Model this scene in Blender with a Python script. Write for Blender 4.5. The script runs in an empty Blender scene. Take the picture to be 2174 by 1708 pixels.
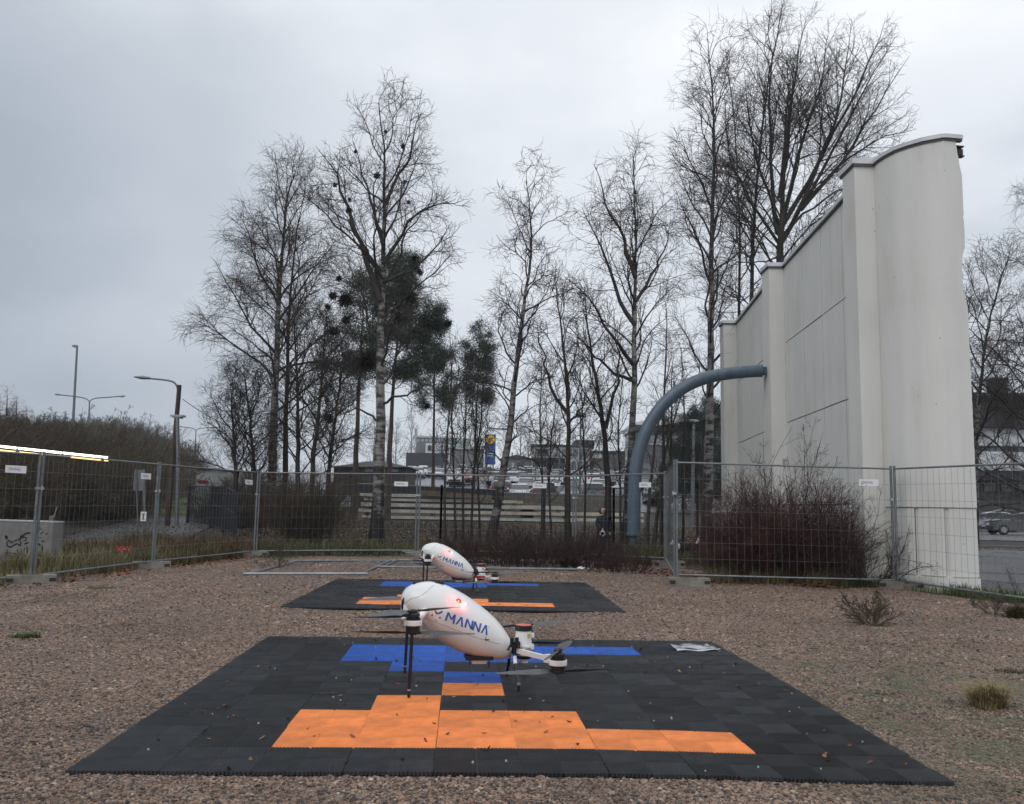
import bpy, bmesh, math, random
import numpy as np
from mathutils import Vector, Matrix, Euler
from mathutils.bvhtree import BVHTree
PI = math.pi
rad = math.radians
S = bpy.context.scene
COL = S.collection

# ------------------------------------------------------------------ camera
FPX, PITCH, ROLL, CAMZ = 1849.28, rad(6.9316), rad(1.0878), 1.2
cF = np.array([0, math.cos(PITCH), math.sin(PITCH)])
cU0 = np.array([0, -math.sin(PITCH), math.cos(PITCH)])
cX0 = np.array([1., 0, 0])
cR = cX0 * math.cos(ROLL) + cU0 * math.sin(ROLL)
cU = -cX0 * math.sin(ROLL) + cU0 * math.cos(ROLL)
cam_d = bpy.data.cameras.new('camera')
cam = bpy.data.objects.new('camera', cam_d)
COL.objects.link(cam)
m = Matrix.Identity(4)
for i in range(3):
    m[i][0], m[i][1], m[i][2] = cR[i], cU[i], -cF[i]
m[2][3] = CAMZ
cam.matrix_world = m
cam_d.sensor_fit = 'HORIZONTAL'
cam_d.sensor_width = 36
cam_d.lens = 36 * FPX / 2174
cam_d.clip_start, cam_d.clip_end = 0.1, 3000
S.camera = cam

# ------------------------------------------------------------------ sky and sun (overcast)
SUN_DIR = Vector((-0.55, -0.62, 0.78)).normalized()
wd = bpy.data.worlds.new('World')
S.world = wd
wd.use_nodes = True
nt = wd.node_tree
nt.nodes.clear()
def N(t, typ, **kw):
    n = t.nodes.new(typ)
    for k, v in kw.items():
        if k.startswith('i_'):
            n.inputs[k[2:].replace('_', ' ')].default_value = v
        else:
            setattr(n, k, v)
    return n
def mth(t, op, a, b=None, clamp=False):
    n = t.nodes.new('ShaderNodeMath'); n.operation = op; n.use_clamp = clamp
    for i, q in enumerate((a, b)):
        if q is None: continue
        if isinstance(q, (int, float)): n.inputs[i].default_value = q
        else: t.links.new(q, n.inputs[i])
    return n.outputs[0]
def ramp(t, fac, stops, interp='LINEAR'):
    n = t.nodes.new('ShaderNodeValToRGB'); n.color_ramp.interpolation = interp
    e = n.color_ramp.elements
    while len(e) < len(stops): e.new(0.5)
    for i, (p, c) in enumerate(stops):
        e[i].position = p
        e[i].color = (c, c, c, 1) if isinstance(c, (int, float)) else (*c, 1)
    t.links.new(fac, n.inputs[0])
    return n.outputs[0]
L = nt.links.new
sky = N(nt, 'ShaderNodeTexSky', sky_type='NISHITA', sun_disc=False)
sky.sun_elevation = math.asin(SUN_DIR.z)
sky.sun_rotation = math.atan2(SUN_DIR.x, SUN_DIR.y)
bg1 = N(nt, 'ShaderNodeBackground'); bg1.inputs[1].default_value = 0.08
L(sky.outputs[0], bg1.inputs[0])
tc = N(nt, 'ShaderNodeTexCoord')
sep = N(nt, 'ShaderNodeSeparateXYZ'); L(tc.outputs['Generated'], sep.inputs[0])
elev = mth(nt, 'MAXIMUM', sep.outputs[2], 0.0)
base = ramp(nt, elev, [(0, .74), (.10, .69), (.30, .72), (.55, .88), (1.0, 1.14)])
# the cloud is thinner (brighter) towards the right, thicker (darker) towards the left
side = ramp(nt, mth(nt, 'ADD', mth(nt, 'MULTIPLY', sep.outputs[0], .5), .5), [(.0, .58), (.24, .64), (.33, .78), (.42, .97), (.55, 1.05), (.75, 1.15), (1.0, 1.15)], 'EASE')
mp = N(nt, 'ShaderNodeMapping'); mp.inputs['Scale'].default_value = (1.0, 1.0, 2.2)
mp.inputs['Location'].default_value = (0.3, 0.2, 0.35)
L(tc.outputs['Generated'], mp.inputs[0])
nz = N(nt, 'ShaderNodeTexNoise', i_Scale=1.9, i_Detail=5.0, i_Roughness=.5)
L(mp.outputs[0], nz.inputs['Vector'])
cl = ramp(nt, nz.outputs['Fac'], [(.30, .76), (.46, .95), (.70, 1.14)], 'EASE')
val = mth(nt, 'MULTIPLY', mth(nt, 'MULTIPLY', base, side), cl)
tint = ramp(nt, val, [(0.35, (.85, .98, 1.17)), (.65, (.93, 1.0, 1.09)), (.95, (.97, 1.0, 1.05))])
vm = N(nt, 'ShaderNodeVectorMath', operation='SCALE')
L(tint, vm.inputs[0]); L(val, vm.inputs['Scale'])
bg2 = N(nt, 'ShaderNodeBackground'); bg2.inputs[1].default_value = 1.0
L(vm.outputs[0], bg2.inputs[0])
mx = N(nt, 'ShaderNodeMixShader'); mx.inputs[0].default_value = .93
L(bg1.outputs[0], mx.inputs[1]); L(bg2.outputs[0], mx.inputs[2])
wo = N(nt, 'ShaderNodeOutputWorld'); L(mx.outputs[0], wo.inputs[0])

sd = bpy.data.lights.new('sun', 'SUN')
sd.energy = 0.9; sd.angle = rad(40); sd.color = (1.0, .97, .93)
sun = bpy.data.objects.new('sun', sd); COL.objects.link(sun)
sun.rotation_euler = SUN_DIR.to_track_quat('Z', 'Y').to_euler()

S.render.engine = 'CYCLES'
S.view_settings.view_transform = 'Standard'
S.view_settings.look = 'None'
S.view_settings.exposure = 0.14
S.view_settings.gamma = 1.0
S.view_settings.use_curve_mapping = False
S.render.filter_size = 1.2
S.cycles.max_bounces = 6
S.cycles.diffuse_bounces = 3
S.cycles.glossy_bounces = 3
S.cycles.transmission_bounces = 4
S.cycles.transparent_max_bounces = 8
S.cycles.sample_clamp_indirect = 6
S.cycles.use_denoising = True
S.cycles.caustics_reflective = False
S.cycles.caustics_refractive = False

random.seed(7)
rng = np.random.default_rng(11)

# ------------------------------------------------------------------ placing by sight lines
def ray(u, v):
    return cF + cR * ((u - 1087) / FPX) + cU * ((854 - v) / FPX)
O3 = np.array([0, 0, CAMZ])
def gp(u, v, z=0.0):                      # point where the sight line meets height z
    d = ray(u, v); return O3 + d * ((z - CAMZ) / d[2])
def ay(u, v, Y):                          # point where the sight line meets the depth Y
    d = ray(u, v); return O3 + d * (Y / d[1])

# ------------------------------------------------------------------ terrain height
def sstep(a, b, x):
    t = np.clip((np.asarray(x, float) - a) / (b - a), 0, 1); return t * t * (3 - 2 * t)
def gz(x, y):
    x = np.asarray(x, float); y = np.asarray(y, float)
    prof = np.interp(y, [-20, 19, 24, 30, 48, 57, 65, 100, 124, 150, 200, 700], [0, 0, .03, .22, .5, .8, 1.3, 3.75, 5.05, 6.6, 7.2, 9.0])
    right = sstep(.27, .42, x / np.maximum(y, 6.0))
    prof = prof * (1 - .93 * right * (1 - sstep(110, 220, y)))
    s = np.minimum((x + 10.5) * -.954 + (y - 17) * -.2995, -(x + 11.2))
    bank = np.clip(.5 * s, 0, 3.0) * sstep(6, 12, y) * (1 - sstep(120, 260, y))
    bank = bank * bank / (bank + .35)
    dip = -.034 * np.exp(-(((x - 2.0) / 1.1) ** 2 + ((y - 4.0) / 1.6) ** 2))
    left = -.06 * sstep(-3.5, -6.5, x) * (1 - sstep(19, 24, y))
    return prof + bank + dip + left
def g0(x, y): return float(gz(x, y))

# ------------------------------------------------------------------ materials
def lin(r, g, b):
    f = lambda c: (c / 255 / 12.92) if c / 255 <= .04045 else ((c / 255 + .055) / 1.055) ** 2.4
    return (f(r), f(g), f(b))
def newmat(name):
    mt = bpy.data.materials.new(name); mt.use_nodes = True
    t = mt.node_tree
    return mt, t, t.nodes['Principled BSDF']
def M(name, col, rough=.6, metal=0.0, var=.15, vs=6.0, bump=0.0, bs=40.0, rnd=0.0, spec=.5, emit=0.0, coat=0.0, stretch=(1, 1, 1), detail=4.0):
    mt, t, p = newmat(name)
    p.inputs['Roughness'].default_value = rough
    p.inputs['Metallic'].default_value = metal
    p.inputs['Specular IOR Level'].default_value = spec
    p.inputs['Coat Weight'].default_value = coat
    if emit:
        p.inputs['Emission Color'].default_value = (*col, 1); p.inputs['Emission Strength'].default_value = emit
    tcn = N(t, 'ShaderNodeTexCoord')
    mpn = N(t, 'ShaderNodeMapping'); mpn.inputs['Scale'].default_value = stretch
    t.links.new(tcn.outputs['Object'], mpn.inputs[0])
    nz = N(t, 'ShaderNodeTexNoise', i_Scale=vs, i_Detail=detail, i_Roughness=.6)
    t.links.new(mpn.outputs[0], nz.inputs['Vector'])
    lo = tuple(c * (1 - var) for c in col); hi = tuple(min(1, c * (1 + var)) for c in col)
    c = ramp(t, nz.outputs['Fac'], [(.3, lo), (.7, hi)])
    if rnd:
        oi = N(t, 'ShaderNodeObjectInfo')
        k = mth(t, 'ADD', mth(t, 'MULTIPLY', oi.outputs['Random'], 2 * rnd), 1 - rnd)
        sc = N(t, 'ShaderNodeVectorMath', operation='SCALE')
        t.links.new(c, sc.inputs[0]); t.links.new(k, sc.inputs['Scale']); c = sc.outputs[0]
    t.links.new(c, p.inputs['Base Color'])
    if bump:
        n2 = N(t, 'ShaderNodeTexNoise', i_Scale=bs, i_Detail=4.0)
        t.links.new(mpn.outputs[0], n2.inputs['Vector'])
        b = N(t, 'ShaderNodeBump'); b.inputs['Strength'].default_value = bump; b.inputs['Distance'].default_value = .02
        t.links.new(n2.outputs['Fac'], b.inputs['Height']); t.links.new(b.outputs[0], p.inputs['Normal'])
    return mt

galv = M('galvanised_steel', (.19, .21, .22), .48, .5, .25, 9, rnd=.08)
galv_dull = M('dull_galvanised_steel', (.15, .165, .175), .5, .5, .25, 9)
wire_m = M('fence_wire', (.20, .21, .22), .5, .5, .2, 5)
concrete = M('grey_concrete', (.20, .185, .16), .85, 0, .35, 5, .5, 60)
concrete_d = M('damp_concrete', (.12, .11, .095), .8, 0, .4, 4, .4, 40)
white_pl = M('white_plate', (.80, .80, .80), .45, 0, .04, 4)
blue_ink = M('blue_print', (.03, .07, .32), .5, 0, .05)
black_ink = M('black_paint', (.012, .012, .016), .6, 0, .3, 12)
dark_steel = M('dark_fence_steel', (.012, .014, .020), .5, .2, .2, 5)
bark_dark = M('dark_wet_bark', (.035, .029, .026), .85, 0, .45, 7, .6, 25, stretch=(1, 1, .35))
twig_m = M('bare_twigs', (.040, .032, .028), .8, 0, .3, 2)
twig_birch = M('birch_twigs', (.060, .045, .042), .8, 0, .3, 2)
pine_bark = M('pine_bark', (.060, .043, .036), .9, 0, .4, 6, .6, 20, stretch=(1, 1, .4))
pine_need = M('pine_needles', (.028, .050, .028), .7, 0, .55, .9)
spruce_need = M('dark_conifer_needles', (.014, .026, .018), .7, 0, .5, 1.0)
bush_red = M('red_brown_stems', (.066, .026, .023), .7, 0, .5, 1.8)
bush_red_d = M('dark_red_stems', (.034, .0145, .0135), .7, 0, .5, 1.8)
bush_brown = M('brown_stems', (.066, .048, .031), .8, 0, .5, 1.2)
bush_brown2 = M('olive_brown_stems', (.080, .066, .038), .8, 0, .5, 1.0)
bush_grey = M('grey_brown_stems', (.105, .092, .075), .8, 0, .4, 1.2)

def birch_bark():
    mt, t, p = newmat('birch_bark')
    p.inputs['Roughness'].default_value = .75
    tcn = N(t, 'ShaderNodeTexCoord')
    mpn = N(t, 'ShaderNodeMapping'); mpn.inputs['Scale'].default_value = (1.9, 1.9, 6.5)
    t.links.new(tcn.outputs['Object'], mpn.inputs[0])
    nz = N(t, 'ShaderNodeTexNoise', i_Scale=1.1, i_Detail=5.0, i_Roughness=.65); t.links.new(mpn.outputs[0], nz.inputs['Vector'])
    mp2 = N(t, 'ShaderNodeMapping'); mp2.inputs['Scale'].default_value = (2.5, 2.5, 1.1)
    t.links.new(tcn.outputs['Object'], mp2.inputs[0])
    n2 = N(t, 'ShaderNodeTexNoise', i_Scale=1.5, i_Detail=3.0); t.links.new(mp2.outputs[0], n2.inputs['Vector'])
    sp = N(t, 'ShaderNodeSeparateXYZ'); t.links.new(tcn.outputs['Object'], sp.inputs[0])
    # bark turns dark at the rough foot and in the thin top of the trunk
    hgt = ramp(t, mth(t, 'DIVIDE', sp.outputs[2], 16.0), [(0, .20), (.07, .10), (.18, .02), (.45, .04), (.75, .18), (1, .3)])
    k = mth(t, 'ADD', mth(t, 'MULTIPLY', nz.outputs['Fac'], .75), mth(t, 'MULTIPLY', n2.outputs['Fac'], .35))
    k = mth(t, 'ADD', k, hgt)
    c = ramp(t, k, [(.49, (.27, .26, .24)), (.585, (.17, .16, .15)), (.63, (.035, .031, .029)), (.78, (.020, .018, .018))])
    t.links.new(c, p.inputs['Base Color'])
    b = N(t, 'ShaderNodeBump'); b.inputs['Strength'].default_value = .5; b.inputs['Distance'].default_value = .02
    t.links.new(k, b.inputs['Height']); t.links.new(b.outputs[0], p.inputs['Normal'])
    return mt
birch_m = birch_bark()

def stained_wall(name, col, streak=.35, rough=.8):
    mt, t, p = newmat(name)
    p.inputs['Roughness'].default_value = rough
    g = N(t, 'ShaderNodeNewGeometry')
    mpn = N(t, 'ShaderNodeMapping'); mpn.inputs['Scale'].default_value = (1.6, 1.6, .18)
    t.links.new(g.outputs['Position'], mpn.inputs[0])
    nz = N(t, 'ShaderNodeTexNoise', i_Scale=1.7, i_Detail=6.0, i_Roughness=.62); t.links.new(mpn.outputs[0], nz.inputs['Vector'])
    n2 = N(t, 'ShaderNodeTexNoise', i_Scale=.9, i_Detail=5.0); t.links.new(g.outputs['Position'], n2.inputs['Vector'])
    n3 = N(t, 'ShaderNodeTexNoise', i_Scale=45.0, i_Detail=3.0); t.links.new(g.outputs['Position'], n3.inputs['Vector'])
    k = mth(t, 'ADD', mth(t, 'MULTIPLY', nz.outputs['Fac'], .6), mth(t, 'MULTIPLY', n2.outputs['Fac'], .4))
    k = mth(t, 'ADD', k, mth(t, 'MULTIPLY', mth(t, 'SUBTRACT', n3.outputs['Fac'], .5), .12))
    mp4 = N(t, 'ShaderNodeMapping'); mp4.inputs['Scale'].default_value = (7, 7, .16)
    t.links.new(g.outputs['Position'], mp4.inputs[0])
    n5 = N(t, 'ShaderNodeTexNoise', i_Scale=1.0, i_Detail=5.0, i_Roughness=.7); t.links.new(mp4.outputs[0], n5.inputs['Vector'])
    k = mth(t, 'ADD', k, mth(t, 'MULTIPLY', mth(t, 'SUBTRACT', n5.outputs['Fac'], .5), .17))
    dark = tuple(c * (1 - streak) * w for c, w in zip(col, (1, .97, .88)))
    mid = tuple(c * .93 for c in col)
    c = ramp(t, k, [(.28, dark), (.45, mid), (.62, col)])
    vs_ = N(t, 'ShaderNodeTexVoronoi', i_Scale=5.5); t.links.new(g.outputs['Position'], vs_.inputs['Vector'])
    n8 = N(t, 'ShaderNodeTexNoise', i_Scale=1.3, i_Detail=4.0); t.links.new(g.outputs['Position'], n8.inputs['Vector'])
    spot = mth(t, 'MULTIPLY', ramp(t, vs_.outputs['Distance'], [(.05, .6), (.11, 0)]), ramp(t, n8.outputs['Fac'], [(.50, 0), (.60, 1)]))
    mixs = N(t, 'ShaderNodeMix', data_type='RGBA'); t.links.new(spot, mixs.inputs[0]); t.links.new(c, mixs.inputs[6]); mixs.inputs[7].default_value = (.20, .185, .16, 1); c = mixs.outputs[2]
    # green algae at the foot
    sp = N(t, 'ShaderNodeSeparateXYZ'); t.links.new(g.outputs['Position'], sp.inputs[0])
    low = ramp(t, mth(t, 'ADD', sp.outputs[2], mth(t, 'MULTIPLY', mth(t, 'SUBTRACT', n2.outputs['Fac'], .5), 1.6)), [(.0, .75), (.32, 0)])
    mixc = N(t, 'ShaderNodeMix', data_type='RGBA'); t.links.new(low, mixc.inputs[0]); t.links.new(c, mixc.inputs[6])
    mixc.inputs[7].default_value = (.20, .21, .13, 1)
    t.links.new(mixc.outputs[2], p.inputs['Base Color'])
    b = N(t, 'ShaderNodeBump'); b.inputs['Strength'].default_value = .25; b.inputs['Distance'].default_value = .01
    t.links.new(n3.outputs['Fac'], b.inputs['Height']); t.links.new(b.outputs[0], p.inputs['Normal'])
    return mt
wall_m = stained_wall('weathered_white_render', (.695, .69, .655), .20)
wall_panel_m = stained_wall('weathered_white_panels', (.69, .69, .66), .16)
wall_core = M('broken_concrete', (.16, .155, .15), .95, 0, .5, 8, 1.0, 30)
joint_m = M('dark_joint', (.03, .03, .03), .9)
cop_m = M('coping_metal', (.58, .59, .60), .5, .1, .15, 3)
cop_d = M('coping_drip_edge', (.10, .10, .105), .6)

def soil_mat():
    mt, t, p = newmat('leaf_litter_soil')
    p.inputs['Roughness'].default_value = .9
    g = N(t, 'ShaderNodeNewGeometry')
    n1 = N(t, 'ShaderNodeTexNoise', i_Scale=.55, i_Detail=6.0, i_Roughness=.65); t.links.new(g.outputs['Position'], n1.inputs['Vector'])
    n2 = N(t, 'ShaderNodeTexNoise', i_Scale=14.0, i_Detail=4.0); t.links.new(g.outputs['Position'], n2.inputs['Vector'])
    c1 = ramp(t, n2.outputs['Fac'], [(.3, (.013, .010, .008)), (.5, (.028, .020, .015)), (.7, (.060, .040, .029))])
    c2 = ramp(t, n2.outputs['Fac'], [(.3, (.014, .016, .007)), (.7, (.036, .038, .016))])
    k = ramp(t, n1.outputs['Fac'], [(.50, 0), (.62, 1)])
    mixc = N(t, 'ShaderNodeMix', data_type='RGBA'); t.links.new(k, mixc.inputs[0]); t.links.new(c1, mixc.inputs[6]); t.links.new(c2, mixc.inputs[7])
    t.links.new(mixc.outputs[2], p.inputs['Base Color'])
    b = N(t, 'ShaderNodeBump'); b.inputs['Strength'].default_value = .8; b.inputs['Distance'].default_value = .05
    t.links.new(n2.outputs['Fac'], b.inputs['Height']); t.links.new(b.outputs[0], p.inputs['Normal'])
    return mt
soil_m = soil_mat()
grass_slope_m = M('mown_wet_grass', (.060, .085, .018), .9, 0, .45, 2.2, .6, 60)

STONE = [(0, (.020, .015, .014)), (.16, (.055, .039, .032)), (.34, (.122, .079, .058)), (.52, (.205, .131, .094)),
         (.72, (.290, .184, .126)), (.86, (.21, .152, .120)), (.96, (.33, .25, .185)), (1.0, (.42, .36, .30))]
def gravel_mat():
    mt, t, p = newmat('pinkish_gravel')
    p.inputs['Roughness'].default_value = .75
    g = N(t, 'ShaderNodeNewGeometry')
    v1 = N(t, 'ShaderNodeTexVoronoi', i_Scale=62.0); t.links.new(g.outputs['Position'], v1.inputs['Vector'])
    sx = N(t, 'ShaderNodeSeparateColor'); t.links.new(v1.outputs['Color'], sx.inputs[0])
    c = ramp(t, sx.outputs[0], [(q, tuple(a * .98 for a in w)) for q, w in STONE])
    edge = ramp(t, v1.outputs['Distance'], [(.45, 1.0), (.8, .45)])
    vm_ = N(t, 'ShaderNodeVectorMath', operation='SCALE'); t.links.new(c, vm_.inputs[0]); t.links.new(edge, vm_.inputs['Scale'])
    n1 = N(t, 'ShaderNodeTexNoise', i_Scale=.8, i_Detail=5.0, i_Roughness=.65); t.links.new(g.outputs['Position'], n1.inputs['Vector'])
    k = ramp(t, n1.outputs['Fac'], [(.52, 0), (.72, .55)])
    mixc = N(t, 'ShaderNodeMix', data_type='RGBA'); t.links.new(k, mixc.inputs[0]); t.links.new(vm_.outputs[0], mixc.inputs[6])
    mixc.inputs[7].default_value = (.085, .075, .06, 1)
    # moss film east of the mats
    sp = N(t, 'ShaderNodeSeparateXYZ'); t.links.new(g.outputs['Position'], sp.inputs[0])
    n4 = N(t, 'ShaderNodeTexNoise', i_Scale=2.6, i_Detail=6.0, i_Roughness=.7); t.links.new(g.outputs['Position'], n4.inputs['Vector'])
    ms = mth(t, 'MULTIPLY', ramp(t, n4.outputs['Fac'], [(.42, 0), (.60, .72)]), ramp(t, mth(t, 'MULTIPLY', sp.outputs[0], .1), [(.13, 0), (.25, 1)]))
    ms = mth(t, 'MULTIPLY', ms, ramp(t, mth(t, 'MULTIPLY', sp.outputs[1], .05), [(.32, 1), (.42, 0)]))
    mix2 = N(t, 'ShaderNodeMix', data_type='RGBA'); t.links.new(ms, mix2.inputs[0]); t.links.new(mixc.outputs[2], mix2.inputs[6])
    mix2.inputs[7].default_value = (.070, .088, .042, 1)
    t.links.new(mix2.outputs[2], p.inputs['Base Color'])
    b = N(t, 'ShaderNodeBump', invert=True); b.inputs['Strength'].default_value = 1.0; b.inputs['Distance'].default_value = .012
    t.links.new(v1.outputs['Distance'], b.inputs['Height']); t.links.new(b.outputs[0], p.inputs['Normal'])
    return mt
gravel_m = gravel_mat()
def stone_mat():
    mt, t, p = newmat('gravel_stones')
    p.inputs['Roughness'].default_value = .62
    oi = N(t, 'ShaderNodeObjectInfo')
    c = ramp(t, oi.outputs['Random'], STONE)
    n7 = N(t, 'ShaderNodeTexNoise', i_Scale=.75, i_Detail=6.0, i_Roughness=.65); t.links.new(oi.outputs['Location'], n7.inputs['Vector'])
    dk = N(t, 'ShaderNodeVectorMath', operation='SCALE'); t.links.new(c, dk.inputs[0]); t.links.new(ramp(t, n7.outputs['Fac'], [(.34, 1.14), (.48, 1.0), (.66, .55)]), dk.inputs['Scale']); c = dk.outputs[0]
    sp = N(t, 'ShaderNodeSeparateXYZ'); t.links.new(oi.outputs['Location'], sp.inputs[0])
    n4 = N(t, 'ShaderNodeTexNoise', i_Scale=2.6, i_Detail=6.0, i_Roughness=.7); t.links.new(oi.outputs['Location'], n4.inputs['Vector'])
    ms = mth(t, 'MULTIPLY', ramp(t, n4.outputs['Fac'], [(.42, 0), (.60, .62)]), ramp(t, mth(t, 'MULTIPLY', sp.outputs[0], .1), [(.13, 0), (.25, 1)]))
    ms = mth(t, 'MULTIPLY', ms, ramp(t, mth(t, 'MULTIPLY', sp.outputs[1], .05), [(.32, 1), (.42, 0)]))
    mix2 = N(t, 'ShaderNodeMix', data_type='RGBA'); t.links.new(ms, mix2.inputs[0]); t.links.new(c, mix2.inputs[6])
    mix2.inputs[7].default_value = (.070, .088, .042, 1)
    t.links.new(mix2.outputs[2], p.inputs['Base Color'])
    return mt
stone_m = stone_mat()

def asphalt_mat(name, a, b_, wet=.3):
    mt, t, p = newmat(name)
    g = N(t, 'ShaderNodeNewGeometry')
    n1 = N(t, 'ShaderNodeTexNoise', i_Scale=.35, i_Detail=5.0, i_Roughness=.6); t.links.new(g.outputs['Position'], n1.inputs['Vector'])
    n2 = N(t, 'ShaderNodeTexNoise', i_Scale=60.0, i_Detail=2.0); t.links.new(g.outputs['Position'], n2.inputs['Vector'])
    k = mth(t, 'ADD', mth(t, 'MULTIPLY', n1.outputs['Fac'], .7), mth(t, 'MULTIPLY', n2.outputs['Fac'], .3))
    t.links.new(ramp(t, k, [(.3, a), (.7, b_)]), p.inputs['Base Color'])
    t.links.new(ramp(t, n1.outputs['Fac'], [(.4, wet), (.62, .55)]), p.inputs['Roughness'])
    bb = N(t, 'ShaderNodeBump'); bb.inputs['Strength'].default_value = .25; bb.inputs['Distance'].default_value = .01
    t.links.new(n2.outputs['Fac'], bb.inputs['Height']); t.links.new(bb.outputs[0], p.inputs['Normal'])
    return mt
asphalt_m = asphalt_mat('wet_asphalt', (.055, .055, .062), (.10, .10, .108), .22)
path_m = asphalt_mat('worn_path_asphalt', (.020, .017, .017), (.052, .045, .044), .5)

# ------------------------------------------------------------------ mesh helpers
class MB:
    def __init__(s): s.v = []; s.f = []; s.mi = []; s.n = 0
    def add(s, v, f, mi=0):
        v = np.asarray(v, float); s.v.append(v)
        for q in f: s.f.append(tuple(int(i) + s.n for i in q)); s.mi.append(mi)
        s.n += len(v); return s
    def box(s, c, d, rz=0, mi=0, R=None, taper=1.0):
        x, y, z = (q / 2 for q in d)
        P = np.array([[-x, -y, -z], [x, -y, -z], [x, y, -z], [-x, y, -z], [-x * taper, -y * taper, z], [x * taper, -y * taper, z], [x * taper, y * taper, z], [-x * taper, y * taper, z]])
        if R is None:
            k, q = math.cos(rz), math.sin(rz); R = np.array([[k, -q, 0], [q, k, 0], [0, 0, 1]])
        else: R = np.array(R)
        return s.add(P @ R.T + np.array(c), [(3, 2, 1, 0), (4, 5, 6, 7), (0, 1, 5, 4), (1, 2, 6, 5), (2, 3, 7, 6), (3, 0, 4, 7)], mi)
    def tube(s, pts, r, k=8, mi=0, cap=True):
        P = np.asarray(pts, float); n = len(P)
        r = np.broadcast_to(np.asarray(r, float), (n,))
        T = np.gradient(P, axis=0); T /= np.linalg.norm(T, axis=1)[:, None] + 1e-9
        ref = np.eye(3)[int(np.argmin(abs(T).max(0)))]
        u = np.cross(T, ref); u /= np.linalg.norm(u, axis=1)[:, None] + 1e-9
        w = np.cross(T, u)
        a = np.arange(k) * 2 * PI / k
        V = P[:, None] + r[:, None, None] * (u[:, None] * np.cos(a)[None, :, None] + w[:, None] * np.sin(a)[None, :, None])
        F = [(i * k + j, i * k + (j + 1) % k, (i + 1) * k + (j + 1) % k, (i + 1) * k + j) for i in range(n - 1) for j in range(k)]
        if cap: F += [tuple(range(k))[::-1], tuple((n - 1) * k + j for j in range(k))]
        return s.add(V.reshape(-1, 3), F, mi)
    def lathe(s, prof, c=(0, 0, 0), k=20, mi=0, axis=None):
        P = []; n = len(prof)
        for (r, z) in prof:
            for j in range(k):
                a = j * 2 * PI / k; P.append((r * math.cos(a), r * math.sin(a), z))
        F = [(i * k + j, i * k + (j + 1) % k, (i + 1) * k + (j + 1) % k, (i + 1) * k + j) for i in range(n - 1) for j in range(k)]
        F += [tuple(range(k))[::-1], tuple((n - 1) * k + j for j in range(k))]
        P = np.array(P)
        if axis is not None:
            q = np.array(Vector((0, 0, 1)).rotation_difference(Vector(axis)).to_matrix()); P = P @ q.T
        return s.add(P + np.array(c), F, mi)
    def ball(s, c, r, k=8, mi=0):
        r = np.broadcast_to(np.asarray(r, float), (3,))
        n = k // 2 + 1; P = []
        for i in range(n):
            t = PI * i / (n - 1)
            for j in range(k):
                a = 2 * PI * j / k; P.append((math.sin(t) * math.cos(a), math.sin(t) * math.sin(a), -math.cos(t)))
        F = [(i * k + j, i * k + (j + 1) % k, (i + 1) * k + (j + 1) % k, (i + 1) * k + j) for i in range(n - 1) for j in range(k)]
        return s.add(np.array(P) * r + np.array(c), F, mi)
    def prism(s, poly, a, b, axis='y', mi=0):     # polygon in the plane across axis, between a and b
        n = len(poly); P = []
        for d in (a, b):
            for (p, q) in poly:
                P.append({'y': (p, d, q), 'z': (p, q, d), 'x': (d, p, q)}[axis])
        F = [tuple(range(n)), tuple(range(2 * n - 1, n - 1, -1))] + [(i, i + n, (i + 1) % n + n, (i + 1) % n) for i in range(n)]
        return s.add(P, F, mi)
    def build(s, name, mats, parent=None, smooth=False, loc=None, rz=0.0, fixn=False):
        me = bpy.data.meshes.new(name)
        V = np.concatenate(s.v) if s.v else np.zeros((0, 3))
        me.from_pydata(V.tolist(), [], s.f)
        if not isinstance(mats, (list, tuple)): mats = [mats]
        for q in mats: me.materials.append(q)
        if len(mats) > 1: me.polygons.foreach_set('material_index', s.mi)
        if fixn:
            bm = bmesh.new(); bm.from_mesh(me); bmesh.ops.recalc_face_normals(bm, faces=bm.faces); bm.to_mesh(me); bm.free()
        if smooth:
            me.polygons.foreach_set('use_smooth', [True] * len(me.polygons))
            try: me.set_sharp_from_angle(angle=rad(40))
            except Exception: pass
        me.update()
        return link(name, me, parent, loc, rz)
def link(name, me, parent=None, loc=None, rz=0.0):
    o = bpy.data.objects.new(name, me); COL.objects.link(o)
    if parent is not None: o.parent = parent
    if loc is not None: o.location = [float(q) for q in loc]
    if rz: o.rotation_euler = (0, 0, rz)
    return o
def npmesh(name, V, F, mats, mi=None, smooth=True):   # fast mesh from arrays: quads (n,4) or tris (n,3)
    me = bpy.data.meshes.new(name)
    V = np.asarray(V, np.float32).reshape(-1, 3); F = np.asarray(F, np.int32)
    k = F.shape[1]
    me.vertices.add(len(V)); me.vertices.foreach_set('co', V.ravel())
    me.loops.add(F.size); me.loops.foreach_set('vertex_index', F.ravel())
    me.polygons.add(len(F)); me.polygons.foreach_set('loop_start', np.arange(0, F.size, k, dtype=np.int32))
    try: me.polygons.foreach_set('loop_total', np.full(len(F), k, np.int32))
    except Exception: pass
    if not isinstance(mats, (list, tuple)): mats = [mats]
    for q in mats: me.materials.append(q)
    if mi is not None: me.polygons.foreach_set('material_index', np.asarray(mi, np.int32))
    me.polygons.foreach_set('use_smooth', np.full(len(F), smooth))
    me.update(calc_edges=True); me.validate()
    return me
def thing(name, label, cat, loc=(0, 0, 0), rz=0.0, group=None):
    o = bpy.data.objects.new(name, None); COL.objects.link(o)
    o.location = [float(q) for q in loc]; o.rotation_euler = (0, 0, rz)
    o.empty_display_size = .2
    return tag(o, label, cat, group)
def tag(o, label, cat, group=None):
    o['label'] = label; o['category'] = cat; o['kind'] = 'thing'
    if group: o['group'] = group
    return o
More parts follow.
